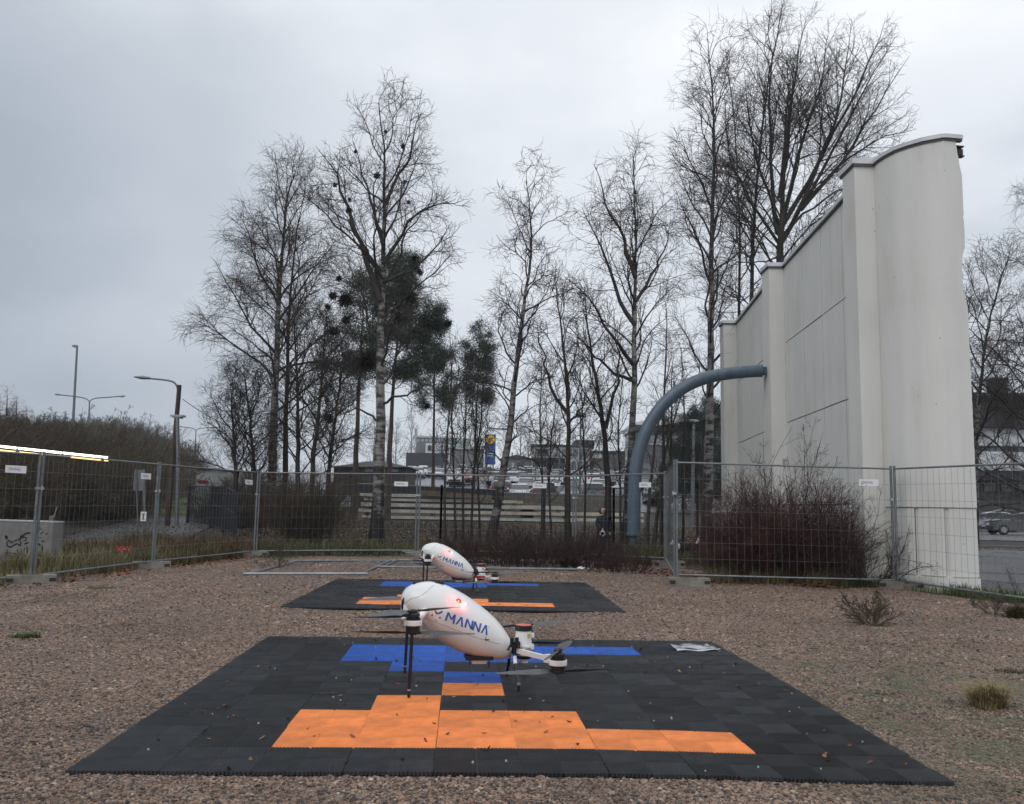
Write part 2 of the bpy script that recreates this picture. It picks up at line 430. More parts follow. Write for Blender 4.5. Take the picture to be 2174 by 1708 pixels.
def kind(o, k, label=None, cat=None):
    o['kind'] = k
    if label: o['label'] = label
    if cat: o['category'] = cat
    return o
def dup(root, loc=None, rz=None, scale=None, label=None, group=None):
    r = root.copy(); COL.objects.link(r)
    if loc is not None: r.location = [float(q) for q in loc]
    if rz is not None: r.rotation_euler = (0, 0, rz)
    if scale is not None: r.scale = (scale,) * 3 if isinstance(scale, (int, float)) else scale
    if label: r['label'] = label
    if group: r['group'] = group
    for ch in list(root.children):
        c = ch.copy(); COL.objects.link(c); c.parent = r
        for gch in list(ch.children):
            d = gch.copy(); COL.objects.link(d); d.parent = c
    return r
def text_mesh(body, size, name, mat, depth=0.0):
    cu = bpy.data.curves.new(name, 'FONT'); cu.body = body; cu.size = size
    cu.align_x = 'CENTER'; cu.align_y = 'CENTER'; cu.extrude = depth; cu.resolution_u = 3
    o = bpy.data.objects.new(name, cu); COL.objects.link(o)
    bpy.context.view_layer.update()
    me = bpy.data.meshes.new_from_object(o.evaluated_get(bpy.context.evaluated_depsgraph_get()))
    bpy.data.objects.remove(o); bpy.data.curves.remove(cu)
    me.name = name; me.materials.clear(); me.materials.append(mat)
    return me
def frame_of(pts, k):
    T = np.gradient(pts, axis=1); T /= np.linalg.norm(T, axis=2, keepdims=True) + 1e-9
    ref = np.where(np.abs(T[:, :1, 2:3]) < .85, np.array([0, 0, 1.]), np.array([1., 0, 0]))
    u = np.cross(T, np.broadcast_to(ref, T.shape)); u /= np.linalg.norm(u, axis=2, keepdims=True) + 1e-9
    return T, u, np.cross(T, u)
def tubes(pts, radii, k):                 # pts (N,n,3), radii (N,n) -> verts, quads
    Nn, n, _ = pts.shape
    T, u, w = frame_of(pts, k)
    a = np.arange(k) * 2 * PI / k
    V = pts[:, :, None] + radii[:, :, None, None] * (u[:, :, None] * np.cos(a)[:, None] + w[:, :, None] * np.sin(a)[:, None])
    i = np.arange(n - 1)[:, None] * k; j = np.arange(k)[None]
    q = np.stack([i + j, i + (j + 1) % k, i + k + (j + 1) % k, i + k + j], -1).reshape(-1, 4)
    F = (np.arange(Nn)[:, None, None] * (n * k) + q[None]).reshape(-1, 4)
    return V.reshape(-1, 3), F
def grow(p0, d0, length, n, wig, trop, drop=0.0):  # N branches at once
    Nn = len(p0); P = np.zeros((Nn, n + 1, 3)); P[:, 0] = p0
    d = d0 / (np.linalg.norm(d0, axis=1, keepdims=True) + 1e-9)
    st = (length / n)[:, None]
    for i in range(n):
        d = d + rng.normal(0, wig, (Nn, 3)); d[:, 2] += trop - drop * (i / n)
        d /= np.linalg.norm(d, axis=1, keepdims=True) + 1e-9
        P[:, i + 1] = P[:, i] + d * st
    return P
def sprout(P, R, Ln, per, t0, ang, lf, lmin, power=.8, spread=1.0, tmax=.98):
    """children of branches P: starts, directions, lengths, start radii"""
    Nn, n, _ = P.shape
    cnt = np.maximum(1, np.round(per(Ln)).astype(int))
    idx = np.repeat(np.arange(Nn), cnt); mcount = len(idx)
    t = t0 + (tmax - t0) * rng.random(mcount) ** .9
    f = t * (n - 1); i = np.minimum(f.astype(int), n - 2); fr = (f - i)[:, None]
    p = P[idx, i] * (1 - fr) + P[idx, i + 1] * fr
    T = P[idx, i + 1] - P[idx, i]; T /= np.linalg.norm(T, axis=1, keepdims=True) + 1e-9
    q = rng.normal(0, 1, (mcount, 3)); q -= T * (q * T).sum(1, keepdims=True); q /= np.linalg.norm(q, axis=1, keepdims=True) + 1e-9
    a = np.radians(ang[0] + (ang[1] - ang[0]) * rng.random(mcount))[:, None]
    d = T * np.cos(a) + q * np.sin(a) * spread
    ln = np.maximum(lmin, Ln[idx] * lf * (1 - t) ** power * (.7 + .6 * rng.random(mcount)) + lmin * rng.random(mcount))
    r = (R[idx, i][:, None] * (1 - fr) + R[idx, i + 1][:, None] * fr)[:, 0]
    return p, d, ln, r
def taper(r0, r1, n):
    return r0[:, None] * (1 - np.linspace(0, 1, n)[None]) + r1 * np.linspace(0, 1, n)[None]
class Geo:
    def __init__(s): s.V = []; s.F = []; s.M = []; s.n = 0
    def add(s, V, F, mi=0):
        s.V.append(V); s.F.append(F + s.n); s.M.append(np.full(len(F), mi)); s.n += len(V)
    def mesh(s, name, mats, smooth=True):
        return npmesh(name, np.concatenate(s.V), np.concatenate(s.F), mats, np.concatenate(s.M), smooth)

# ================================================================== THE SETTING: ground sheets
def grid_sheet(name, X, Y, Z, mat):
    n, m_ = X.shape
    V = np.stack([X, Y, Z], -1).reshape(-1, 3)
    i, j = np.meshgrid(np.arange(n - 1), np.arange(m_ - 1), indexing='ij')
    a = (i * m_ + j).ravel()
    F = np.stack([a, a + m_, a + m_ + 1, a + 1], -1)
    o = link(name, npmesh(name, V, F, mat)); o['kind'] = 'structure'; return o
xs = np.concatenate([np.linspace(-900, -60, 29), np.arange(-58, 60, 1.0), np.linspace(60, 900, 29)])
ys = np.concatenate([np.linspace(-40, -4, 10), np.arange(-3, 90, 1.0), np.linspace(91, 200, 50), np.linspace(210, 1500, 26)])
Xg, Yg = np.meshgrid(xs, ys, indexing='ij')
grid_sheet('ground', Xg, Yg, gz(Xg, Yg) - .02, soil_m)
fx = [-10.5, -7.3, -6.8, -5.95, -2.2, 1.5, 3.4, 4.6, 6.3, 7.3, 11]
fy = [7.0, 13.1, 16.6, 20.3, 21.0, 20.8, 18.9, 16.3, 14.6, 11.4, 7.0]
xs = np.arange(-10.5, 11.01, .25); tt = np.linspace(0, 1, 110)
Xg = np.repeat(xs[:, None], len(tt), 1); Yg = -3 + (np.interp(xs, fx, fy)[:, None] + 3) * tt[None]
Xg = Xg + .06 * np.sin(Yg * 7); 
grid_sheet('gravel_yard', Xg, Yg, gz(Xg, Yg) + .004 + .012 * np.sin(Xg * 3.1 + 1) * np.sin(Yg * 2.3), gravel_m)
def patch(name, corners, n, m_, mat, off):
    a, b, c, d = (np.array(q, float) for q in corners)
    s, t = np.meshgrid(np.linspace(0, 1, n), np.linspace(0, 1, m_), indexing='ij')
    P = a * ((1 - s) * (1 - t))[..., None] + b * (s * (1 - t))[..., None] + c * (s * t)[..., None] + d * ((1 - s) * t)[..., None]
    return grid_sheet(name, P[..., 0], P[..., 1], gz(P[..., 0], P[..., 1]) + off, mat)
patch('road', [(7.55, 12.6), (40, 8), (60, 33.4), (8.6, 33.4)], 60, 40, asphalt_m, .012)
patch('kerb', [(9, 33.4), (60, 33.4), (60, 33.8), (9, 33.8)], 30, 2, concrete, .11)
patch('car_park', [(-22, 61), (30, 61), (52, 165), (-40, 165)], 60, 110, asphalt_m, .02)
patch('side_car_park', [(14, 44), (70, 44), (90, 78), (22, 78)], 40, 40, asphalt_m, .015)
patch('footpath', [(-11.0, 18.5), (-7.6, 18.5), (-13.5, 42), (-17.5, 42)], 16, 40, path_m, .012)
patch('footpath_far', [(-17.5, 42), (-13.5, 42), (-26, 80), (-31, 80)], 16, 40, path_m, .012)
patch('grass_slope', [(-24, 46), (-10.2, 46), (-11, 60.5), (-26, 75)], 20, 20, grass_slope_m, .03)

# loose stones lying on the gravel sheet: nobody could count them
def stones():
    pts = []
    def band(y0, y1, dens, dropx=0):
        n = int(dens * (y1 - y0) * (y0 + y1) / 2 * 1.30)
        y = np.sqrt(rng.uniform(y0 ** 2, y1 ** 2, n)); x = y * rng.uniform(-.65, .65, n); pts.append(np.stack([x, y], 1))
    band(3.2, 4.4, 11000); band(4.4, 6.2, 7000); band(6.2, 9.0, 3400); band(9.0, 13.0, 1500); band(13.0, 19.5, 560)
    P = np.concatenate(pts)
    for (cx, cy, yaw) in MATS:
        k, q = math.cos(-yaw), math.sin(-yaw); dx, dy = P[:, 0] - cx, P[:, 1] - cy
        lx, ly = k * dx - q * dy, q * dx + k * dy
        P = P[~((abs(lx) < 2.0) & (abs(ly) < 2.0))]
    P = P[P[:, 1] < np.interp(P[:, 0], fx, fy) - .15]
    n = len(P)
    me = bpy.data.meshes.new('gravel_stones'); me.vertices.add(n)
    z = gz(P[:, 0], P[:, 1]) + rng.uniform(-.001, .006, n) + .012 * np.sin(P[:, 0] * 3.1 + 1) * np.sin(P[:, 1] * 2.3)
    me.vertices.foreach_set('co', np.stack([P[:, 0], P[:, 1], z], 1).astype(np.float32).ravel())
    a = me.attributes.new('scl', 'FLOAT_VECTOR', 'POINT')
    b = .0056 * np.exp(rng.normal(0, .38, n)) * (1 + .075 * np.maximum(P[:, 1] - 6, 0))
    sc = b[:, None] * np.stack([rng.uniform(.9, 1.6, n), rng.uniform(.7, 1.2, n), rng.uniform(.5, .9, n)], 1)
    a.data.foreach_set('vector', sc.astype(np.float32).ravel())
    a = me.attributes.new('rot', 'FLOAT_VECTOR', 'POINT')
    a.data.foreach_set('vector', np.stack([rng.uniform(-.5, .5, n), rng.uniform(-.5, .5, n), rng.uniform(0, 6.28, n)], 1).astype(np.float32).ravel())
    o = link('gravel_stones', me); kind(o, 'stuff', 'loose pinkish gravel stones spread over the yard', 'gravel')
    ng = bpy.data.node_groups.new('scatter_stones', 'GeometryNodeTree')
    ng.interface.new_socket('Geometry', in_out='INPUT', socket_type='NodeSocketGeometry')
    ng.interface.new_socket('Geometry', in_out='OUTPUT', socket_type='NodeSocketGeometry')
    gi = ng.nodes.new('NodeGroupInput'); go = ng.nodes.new('NodeGroupOutput')
    ico = ng.nodes.new('GeometryNodeMeshIcoSphere'); ico.inputs['Radius'].default_value = 1; ico.inputs['Subdivisions'].default_value = 1
    sm = ng.nodes.new('GeometryNodeSetMaterial'); sm.inputs['Material'].default_value = stone_m
    ip = ng.nodes.new('GeometryNodeInstanceOnPoints')
    def na(nm):
        q = ng.nodes.new('GeometryNodeInputNamedAttribute'); q.data_type = 'FLOAT_VECTOR'; q.inputs['Name'].default_value = nm
        return next(s_ for s_ in q.outputs if s_.enabled and s_.name == 'Attribute')
    l = ng.links.new
    l(ico.outputs[0], sm.inputs['Geometry']); l(sm.outputs[0], ip.inputs['Instance']); l(gi.outputs[0], ip.inputs['Points'])
    l(na('scl'), ip.inputs['Scale'])
    er = ng.nodes.new('FunctionNodeEulerToRotation'); l(na('rot'), er.inputs[0]); l(er.outputs[0], ip.inputs['Rotation'])
    l(ip.outputs[0], go.inputs[0])
    md = o.modifiers.new('scatter', 'NODES'); md.node_group = ng
    return n
MATS = [(-0.0307, 6.0761, 0.0531), (-0.6866, 12.297, 0.0324)]
stones()

# ================================================================== ruined white wall
HW = 7.5
wall = thing('concrete_wall', 'tall white freestanding wall remnant with curved broken end and pilasters', 'wall', (6.5, 15.1, 0))
WB = np.array([6.5, 15.1, 0.0])
pxs = [(2045, 290), (2003, 294), (1960, 302), (1928, 311), (1900, 321), (1878, 333), (1862, 344), (1856, 350)]
CC = np.array([gp(u, v, HW)[:2] for u, v in pxs])
CC[0] = [7.47, 14.02]
# resample
seg = np.r_[0, np.cumsum(np.linalg.norm(np.diff(CC, axis=0), axis=1))]; CL = seg[-1]
def cpt(s): return np.array([np.interp(s, seg, CC[:, 0]), np.interp(s, seg, CC[:, 1])])
def cnorm(s):
    a, b = cpt(max(0, s - .03)), cpt(min(CL, s + .03)); t = (b - a) / np.linalg.norm(b - a); n = np.array([-t[1], t[0]])
    return n if n @ np.array([.5, .8]) > 0 else -n
jag_z = np.array([0, 1.3, 2.6, 3.3, 3.7, 3.9, 4.2, 4.6, 4.75, 4.9, 5.3, 5.55, 5.62, 5.8, 6.1, 6.13, 6.2, 6.9, 6.98, 7.1, 7.28, 7.5])
jag_s = np.array([0, .0, .0, .0, .006, .0, .0, .002, .045, .07, .075, .045, .0, .0, .0, .02, .0, .0, .025, .04, .07, .085])
def curved(name, z0, z1, s0f, s1, off0, off1, mat, nz, ns=22, parent=wall):
    V = []; zz = np.linspace(z0, z1, nz)
    for z in zz:
        s0 = s0f(z)
        for s in np.linspace(s0, s1, ns):
            p, n = cpt(s), cnorm(s)
            for o_ in (off0, off1):
                q = p + n * o_; V.append((q[0] - WB[0], q[1] - WB[1], z))
    F = []
    def ix(i, j, k): return (i * ns + j) * 2 + k
    mi = []
    for i in range(nz - 1):
        for j in range(ns - 1):
            F.append((ix(i, j, 0), ix(i + 1, j, 0), ix(i + 1, j + 1, 0), ix(i, j + 1, 0))); mi.append(0)
            F.append((ix(i, j, 1), ix(i, j + 1, 1), ix(i + 1, j + 1, 1), ix(i + 1, j, 1))); mi.append(0)
        F.append((ix(i, 0, 0), ix(i, 0, 1), ix(i + 1, 0, 1), ix(i + 1, 0, 0))); mi.append(1)
        F.append((ix(i, ns - 1, 0), ix(i + 1, ns - 1, 0), ix(i + 1, ns - 1, 1), ix(i, ns - 1, 1))); mi.append(0)
    for j in range(ns - 1):
        F.append((ix(0, j, 0), ix(0, j + 1, 0), ix(0, j + 1, 1), ix(0, j, 1))); mi.append(0)
        F.append((ix(nz - 1, j, 0), ix(nz - 1, j, 1), ix(nz - 1, j + 1, 1), ix(nz - 1, j + 1, 0))); mi.append(0)
    b = MB(); b.add(V, F); b.mi = mi
    o = b.build(name, [mat, wall_core], parent, fixn=True)
    for pl in o.data.polygons: pl.use_smooth = pl.material_index == 0 and abs(pl.normal.z) < .5
    o.data.set_sharp_from_angle(angle=rad(35))
    return o
jag = lambda z: float(np.interp(z, jag_z, jag_s) + (.0025 * math.sin(z * 19) + .003 * math.sin(z * 41)) * (z > 2.2))
curved('curved_slab', 1.34, HW, jag, CL, 0.0, .10, wall_m, 110)
curved('concrete_core', 0.0, HW - .02, lambda z: jag(z) + .035 + .02 * math.sin(z * 11), CL, .103, .30, wall_core, 50)
gaps = [0.0, .50, .98, 1.50]
for k in range(3):
    s1 = gaps[k + 1] - .035 if k < 2 else CL
    curved('plinth_panel', .245, 1.322, lambda z, a=gaps[k]: a + (.0 if a == 0 else .035), s1, .018, .10, wall_m, 6, 9)
curved('plinth_base', -.3, .225, lambda z: -.01, CL, -.012, .10, wall_m, 4, 16)
curved('plinth_backing', .2, 1.36, lambda z: .01, CL, .045, .098, wall_m, 6, 12)
# pilasters: front faces seen square on, flanks running back
def pil(x0, x1, y0, depth):
    b = MB(); b.box(((x0 + x1) / 2 - WB[0], y0 + depth / 2 - WB[1], HW / 2 - .15), (x1 - x0, depth, HW + .3)); 
    return b.build('pilaster', wall_m, wall)
pil(6.12, 6.53, 15.15, .56); pil(6.55, 7.06, 21.86, .62); pil(7.06, 7.62, 28.75, .5)
# facade panels with recessed joints
def fac(y0, y1, xa, xb, joints):
    rows = [-.3, 1.40, 3.46, 5.50, HW]
    ang = math.atan2(xb - xa, y1 - y0)
    fxx = lambda y: xa + (xb - xa) * (y - y0) / (y1 - y0)
    ys_ = [y0] + [q for q in joints if y0 < q < y1] + [y1]
    for a, b_ in zip(ys_[:-1], ys_[1:]):
        for c, d in zip(rows[:-1], rows[1:]):
            q = MB(); g = .013
            yc = (a + b_) / 2; wob = rng.uniform(-.004, .004)
            q.box((fxx(yc) + .07 + wob - WB[0], yc - WB[1], (c + d) / 2), (.13, (b_ - a) - 3.6 * g, (d - c) - 2 * g), rz=-ang)
            q.build('facade_panel', wall_panel_m, wall)
    yc = (y0 + y1) / 2
    q = MB(); q.box((fxx(yc) + .23 - WB[0], yc - WB[1], HW / 2 - .16), (.16, y1 - y0, HW + .28), rz=-ang); q.build('panel_backing', joint_m, wall)
fac(15.78, 21.85, 6.545, 6.93, [17.15, 18.62, 20.1, 21.6])
fac(22.49, 28.74, 6.93, 7.50, [23.5, 25.0, 26.5, 28.0])
# coping
def strip(path, w0, w1, z0, z1, mat, name):
    P = np.array(path, float); n = len(P); V = []
    T = np.gradient(P, axis=0); T /= np.linalg.norm(T, axis=1)[:, None]; Nn = np.stack([T[:, 1], -T[:, 0]], 1)
    for i in range(n):
        for o_, z in ((w0, z0), (w1, z0), (w1, z1), (w0, z1)):
            V.append((*(P[i] + Nn[i] * o_ - WB[:2]), z))
    F = [(i * 4 + k, i * 4 + (k + 1) % 4, i * 4 + 4 + (k + 1) % 4, i * 4 + 4 + k) for i in range(n - 1) for k in range(4)] + [(0, 1, 2, 3), (n * 4 - 1, n * 4 - 2, n * 4 - 3, n * 4 - 4)]
    b = MB(); b.add(V, F); return b.build(name, mat, wall, fixn=True)
cs = [tuple(cpt(s)) for s in np.linspace(-.0, CL, 26)]
e0 = np.array(cs[0]) + (np.array(cs[0]) - np.array(cs[1])) * .3
cs = [tuple(e0)] + cs
sgn = 1 if (np.array([cs[5][1] - cs[4][1], -(cs[5][0] - cs[4][0])]) @ np.array([.5, .8])) > 0 else -1
strip(cs, -.045 * sgn, .33 * sgn, HW + .002, HW + .07, cop_m, 'coping'); strip(cs, -.02 * sgn, .05 * sgn, HW - .035, HW, cop_d, 'drip_edge')
def cop_rect(x0, x1, y0, y1):
    b = MB(); b.box(((x0 + x1) / 2 - WB[0], (y0 + y1) / 2 - WB[1], HW + .053), (x1 - x0 + .09, y1 - y0, .10)); b.build('coping', cop_m, wall)
    b = MB(); b.box(((x0 + x1) / 2 - WB[0], (y0 + y1) / 2 - WB[1], HW - .018), (x1 - x0 + .04, y1 - y0 - .02, .034)); b.build('drip_edge', cop_d, wall)
cop_rect(6.12, 6.43, 15.10, 15.80); cop_rect(6.55, 6.93, 21.81, 22.50); cop_rect(7.06, 7.5, 28.70, 29.3)
for (a, b_, xa, xb) in ((15.82, 21.8, 6.545, 6.93), (22.51, 28.68, 6.93, 7.50)):
    ang = math.atan2(xb - xa, b_ - a)
    b = MB(); b.box(((xa + xb) / 2 + .12 - WB[0], (a + b_) / 2 - WB[1], HW + .04), (.36, b_ - a, .07), rz=-ang); b.build('coping', cop_m, wall)
    b = MB(); b.box(((xa + xb) / 2 + .02 - WB[0], (a + b_) / 2 - WB[1], HW - .02), (.06, b_ - a - .02, .036), rz=-ang); b.build('drip_edge', cop_d, wall)
# steel stubs sticking out of the broken edge
for (z, ln, hh, yy) in ((7.36, .36, .17, .16), (6.93, .16, .10, .13), (4.86, .20, .12, .13), (3.62, .14, .13, .15), (3.3, .09, .07, .15)):
    s0 = jag(z); p = cpt(max(0, s0)); n = cnorm(.05); t = (cpt(0) - cpt(.1)) / np.linalg.norm(cpt(0) - cpt(.1))
    c = p + n * yy + t * (ln * .5 - .13)
    b = MB(); ang = math.atan2(t[1], t[0])
    for dz, hh2, w in ((0, hh * .6, .02), (hh / 2, .02, .09), (-hh / 2, .02, .09)):
        b.box((c[0] - WB[0], c[1] - WB[1], z + dz), (ln, w, hh2), rz=ang)
    b.build('steel_stub', M('rusty_stub_%d' % int(z * 10), (.07, .06, .052), .8, .2, .4, 12), wall)

# ================================================================== far buildings
glass_m = M('building_glass', (.10, .125, .135), .12, .0, .2, .6)
glass_l = M('pale_building_glass', (.30, .35, .35), .2, .0, .2, .5)
bl_dark = M('dark_cladding', (.022, .025, .034), .6, 0, .2, .4)
bl_grey = M('grey_cladding', (.15, .15, .158), .7, 0, .15, .3)
bl_light = M('light_render', (.42, .43, .43), .8, 0, .1, .3)
bl_white = M('white_fascia', (.60, .62, .64), .6, 0, .06, .3)
bl_brown = M('brown_brick_cladding', (.10, .075, .068), .8, 0, .25, .5)
bl_green = M('greenish_glass_front', (.23, .29, .27), .25, 0, .2, .4)
roof_dark = M('dark_roof_felt', (.030, .028, .028), .8, 0, .3, .5)
class Bld:                                  # a building laid out by its front seen from the yard
    def __init__(s, name, label, cat, u, v, Y, group=None):
        p = ay(u, v, Y); s.Y = Y; s.o = np.array([p[0], Y, g0(p[0], Y)])
        s.t = thing(name, label, cat, s.o, 0, group)
    def blk(s, name, u0, v0, u1, v1, mat, y0=0.0, depth=12.0, parent=None, base=False):
        a = ay(u0, v1, s.Y + y0) - s.o; b = ay(u1, v0, s.Y + y0) - s.o
        z0 = a[2] if not base else -1.0
        q = MB(); q.box(((a[0] + b[0]) / 2, y0 + depth / 2, (z0 + b[2]) / 2), (abs(b[0] - a[0]), depth, b[2] - z0))
        return q.build(name, mat, s.t if parent is None else parent)
    def wins(s, u0, u1, n, v0, v1, y0, mat, fm=None, gap=.25, parent=None):
        w = (u1 - u0) / n
        for i in range(n):
            a = u0 + w * (i + gap / 2); b = u0 + w * (i + 1 - gap / 2)
            f_ = s.blk('window', a, v0, b, v1, fm or bl_dark, y0 - .06, .10)
            dx = (b - a) * .07; dy = (v1 - v0) * .07
            s.blk('pane', a + dx, v0 + dy, b - dx, v1 - dy, mat, y0 - .09, .05, parent=None).parent = f_
b1 = Bld('office_building', 'grey office block with dark windowless box and glazed stair tower', 'building', 930, 1003, 190)
b1.blk('grey_hall', 946, 953, 1023, 1004, bl_grey, 2, 14, base=True)
b1.blk('dark_box', 861, 963, 941, 1004, bl_dark, 0, 16, base=True)
b1.blk('upper_storey', 883, 929, 946, 962.5, bl_grey, 5, 12)
b1.blk('glass_front', 946.5, 931, 997, 952.5, bl_green, 6, 10)
b1.blk('white_band', 903, 942, 944, 962, bl_white, 3, 1.5)
b1.blk('round_window', 908, 946, 916, 957, bl_dark, 2.8, .3)
b1.blk('stair_tower', 941.5, 944, 955, 1004, bl_white, 1, 8, base=True)
b1.wins(942.5, 953, 2, 947, 958, 1.0, glass_m); b1.wins(942.5, 953, 2, 962, 974, 1.0, glass_m); b1.wins(942.5, 953, 2, 977, 988, 1.0, glass_m)
b1.wins(884, 944, 7, 932, 939, 5, glass_l); b1.wins(948, 996, 6, 934, 942, 6, glass_l, bl_green); b1.wins(948, 996, 6, 944, 951, 6, glass_l, bl_green)
b1.blk('roof_edge', 882, 926.5, 947, 929.2, bl_light, 4.8, 12.4); b1.blk('roof_edge', 946.5, 951, 1024, 953.2, bl_light, 1.8, 14.4)
b2 = Bld('shop_building', 'two storey light grey building with dark canopy beyond the car park', 'building', 1190, 1003, 185)
b2.blk('main_block', 1131, 948, 1256, 1005, bl_light, 0, 14, base=True)
b2.blk('roof_edge', 1130, 945.6, 1257, 948.2, roof_dark, -.3, 15)
b2.blk('dark_attic', 1222, 935, 1262, 952, roof_dark, 3, 12)
b2.blk('canopy', 1130, 973, 1200, 977, bl_dark, -3.5, 3.4)
for q in range(7): b2.blk('canopy_post', 1131 + q * 11, 977.3, 1132.6 + q * 11, 1005, bl_dark, -3.3, .25)
b2.wins(1137, 1168, 1, 954, 969, 0, glass_m); b2.wins(1172, 1188, 2, 953, 970, 0, glass_l); b2.wins(1192, 1252, 5, 954, 969, 0, glass_m)
b2.wins(1135, 1250, 9, 981, 1000, 0, glass_m)
b3 = Bld('brown_building', 'low brown brick building behind bare birches and parked cars', 'building', 1310, 1004, 178)
b3.blk('main_block', 1258, 962, 1346, 1006, bl_brown, 0, 12, base=True); b3.blk('roof_edge', 1257, 958.5, 1347, 962.2, roof_dark, -.3, 13)
b3.wins(1262, 1342, 8, 966, 975, 0, glass_m); b3.wins(1262, 1342, 8, 984, 994, 0, glass_m); b3.blk('light_panel', 1258.6, 962.4, 1277, 973, bl_light, -.15, .14)
b4 = Bld('gabled_house', 'small grey gabled house beside the tall blue sign', 'building', 1100, 1003, 195)
b4.blk('main_block', 1064, 974, 1128, 1005, bl_grey, 0, 10, base=True)
a, b_, c = (ay(u, v, 195) - b4.o for u, v in ((1062, 974), (1130, 974), (1096, 966)))
q = MB(); q.prism([(a[0], a[2]), (b_[0], b_[2]), (c[0], c[2])], -.4, 11, 'y'); q.build('roof', roof_dark, b4.t)
b4.blk('chimney', 1086, 961, 1089, 970, bl_brown, 3, 1.2); b4.blk('light_wall', 1086, 983, 1092, 1005, bl_light, -.2, .15, base=True); b4.wins(1096, 1126, 3, 983, 992, 0, glass_m)
b5 = Bld('curved_roof_building', 'modern white building with sweeping roof edge and dark soffit', 'building', 1450, 1000, 150)
q = MB(); P0 = []; n = 14
for i in range(n):
    t = i / (n - 1); u = 1338 + (1560 - 1338) * t; v = 900 - 26 * t ** .8
    P0.append((ay(u, v, 150) - b5.o, ay(u, v + 14 + 4 * t, 150) - b5.o, 9 * math.sin(t * 1.4)))
V = []; F = []
for (a, b_, dy) in P0: V += [(a[0], -dy, a[2]), (b_[0], -dy, b_[2]), (b_[0] + .5, 14, b_[2]), (a[0] + .5, 14, a[2])]
for i in range(n - 1):
    for k in range(4): F.append((i * 4 + k, i * 4 + (k + 1) % 4, i * 4 + 4 + (k + 1) % 4, i * 4 + 4 + k))
F += [(0, 1, 2, 3), (n * 4 - 1, n * 4 - 2, n * 4 - 3, n * 4 - 4)]
q.add(V, F); q.build('roof', bl_white, b5.t, fixn=True)
b5.blk('soffit', 1350, 906, 1560, 913, bl_dark, -2, 14); b5.blk('glass_storey', 1362, 913.2, 1560, 928, glass_m, 1, 12)
b5.blk('white_band', 1362, 928.2, 1560, 945, bl_white, .6, 12); b5.blk('lower_wall', 1362, 945.2, 1560, 1010, bl_grey, 1, 12, base=True)
b5.blk('glass_corner', 1343, 914, 1361.8, 946, glass_l, 2, 10); b5.blk('corner_wall', 1343, 946.2, 1361.8, 1010, bl_light, 2, 10, base=True)
b5.wins(1364, 1540, 14, 915, 926, 1, glass_l, bl_dark); b5.wins(1364, 1540, 12, 955, 972, 1, glass_m)
b6 = Bld('school_building', 'long white banded building with dark roof and square chimney', 'building', 2120, 1090, 85)
b6.blk('dark_roof', 2020, 842, 2330, 906, roof_dark, 0, 16); b6.blk('chimney', 2112, 802, 2138, 846, roof_dark, 4, 1.5)
b6.blk('roof_lip', 2014, 838, 2336, 842.2, bl_dark, -.4, 17)
b6.blk('white_band', 2020, 906.3, 2330, 945, bl_white, .8, 14); b6.blk('window_band', 2020, 945.3, 2330, 963, glass_m, 1.2, 13)
b6.blk('lower_band', 2020, 963.3, 2330, 1003, bl_white, .8, 14); b6.blk('canopy', 2020, 1003.3, 2330, 1018, bl_dark, -2.5, 16)
b6.blk('ground_floor', 2020, 1018.3, 2330, 1110, bl_grey, 1.5, 12, base=True)
b6.wins(2050, 2330, 9, 947, 961, 1.2, glass_m, bl_dark, .12); b6.wins(2050, 2330, 8, 1024, 1046, 1.5, glass_m)
b7 = Bld('wooden_shed', 'dark low shed with hipped roof behind the white birch trunk', 'shed', 800, 1010, 75)
a, b_, c, d = (ay(u, v, 75) - b7.o for u, v in ((700, 992), (870, 992), (760, 974), (800, 974)))
q = MB(); q.add([(a[0], 0, a[2]), (b_[0], 0, b_[2]), (b_[0], 9, b_[2]), (a[0], 9, a[2]), (c[0], 4.5, c[2]), (d[0], 4.5, d[2])], [(0, 1, 5, 4), (1, 2, 5), (2, 3, 4, 5), (3, 0, 4), (3, 2, 1, 0)]); q.build('roof', roof_dark, b7.t, fixn=True)
b7.blk('main_block', 708, 992, 862, 1012, M('dark_boards', (.035, .028, .024), .8, 0, .3, 3, stretch=(6, 6, .4)), .4, 8, base=True)
b7.blk('door', 740, 996, 752, 1012, bl_dark, .32, .1); b7.wins(770, 850, 3, 996, 1003, .4, glass_m)
b8 = Bld('painted_cabinet', 'pale grey concrete hut with red scribbles above the dark fence', 'hut', 432, 1030, 46)
b8.blk('hut_wall', 416, 996, 452, 1030, M('pale_hut_wall', (.30, .31, .31), .8, 0, .15, 1.5), 0, 2.4, base=True); b8.blk('hut_roof', 414, 993.5, 454, 996, roof_dark, -.15, 2.7)
rp = M('red_spray_paint', (.30, .02, .03), .6)
pb = MB()
for k in range(6):
    u = 420 + k * 3.4; pts = [ay(u + (j % 2) * 3.2, 1019 + j * 2.0 + (k % 2), 45.96) - b8.o for j in range(4)]
    pb.tube(pts, .035, 4)
pb.build('red_scribble', rp, b8.t)
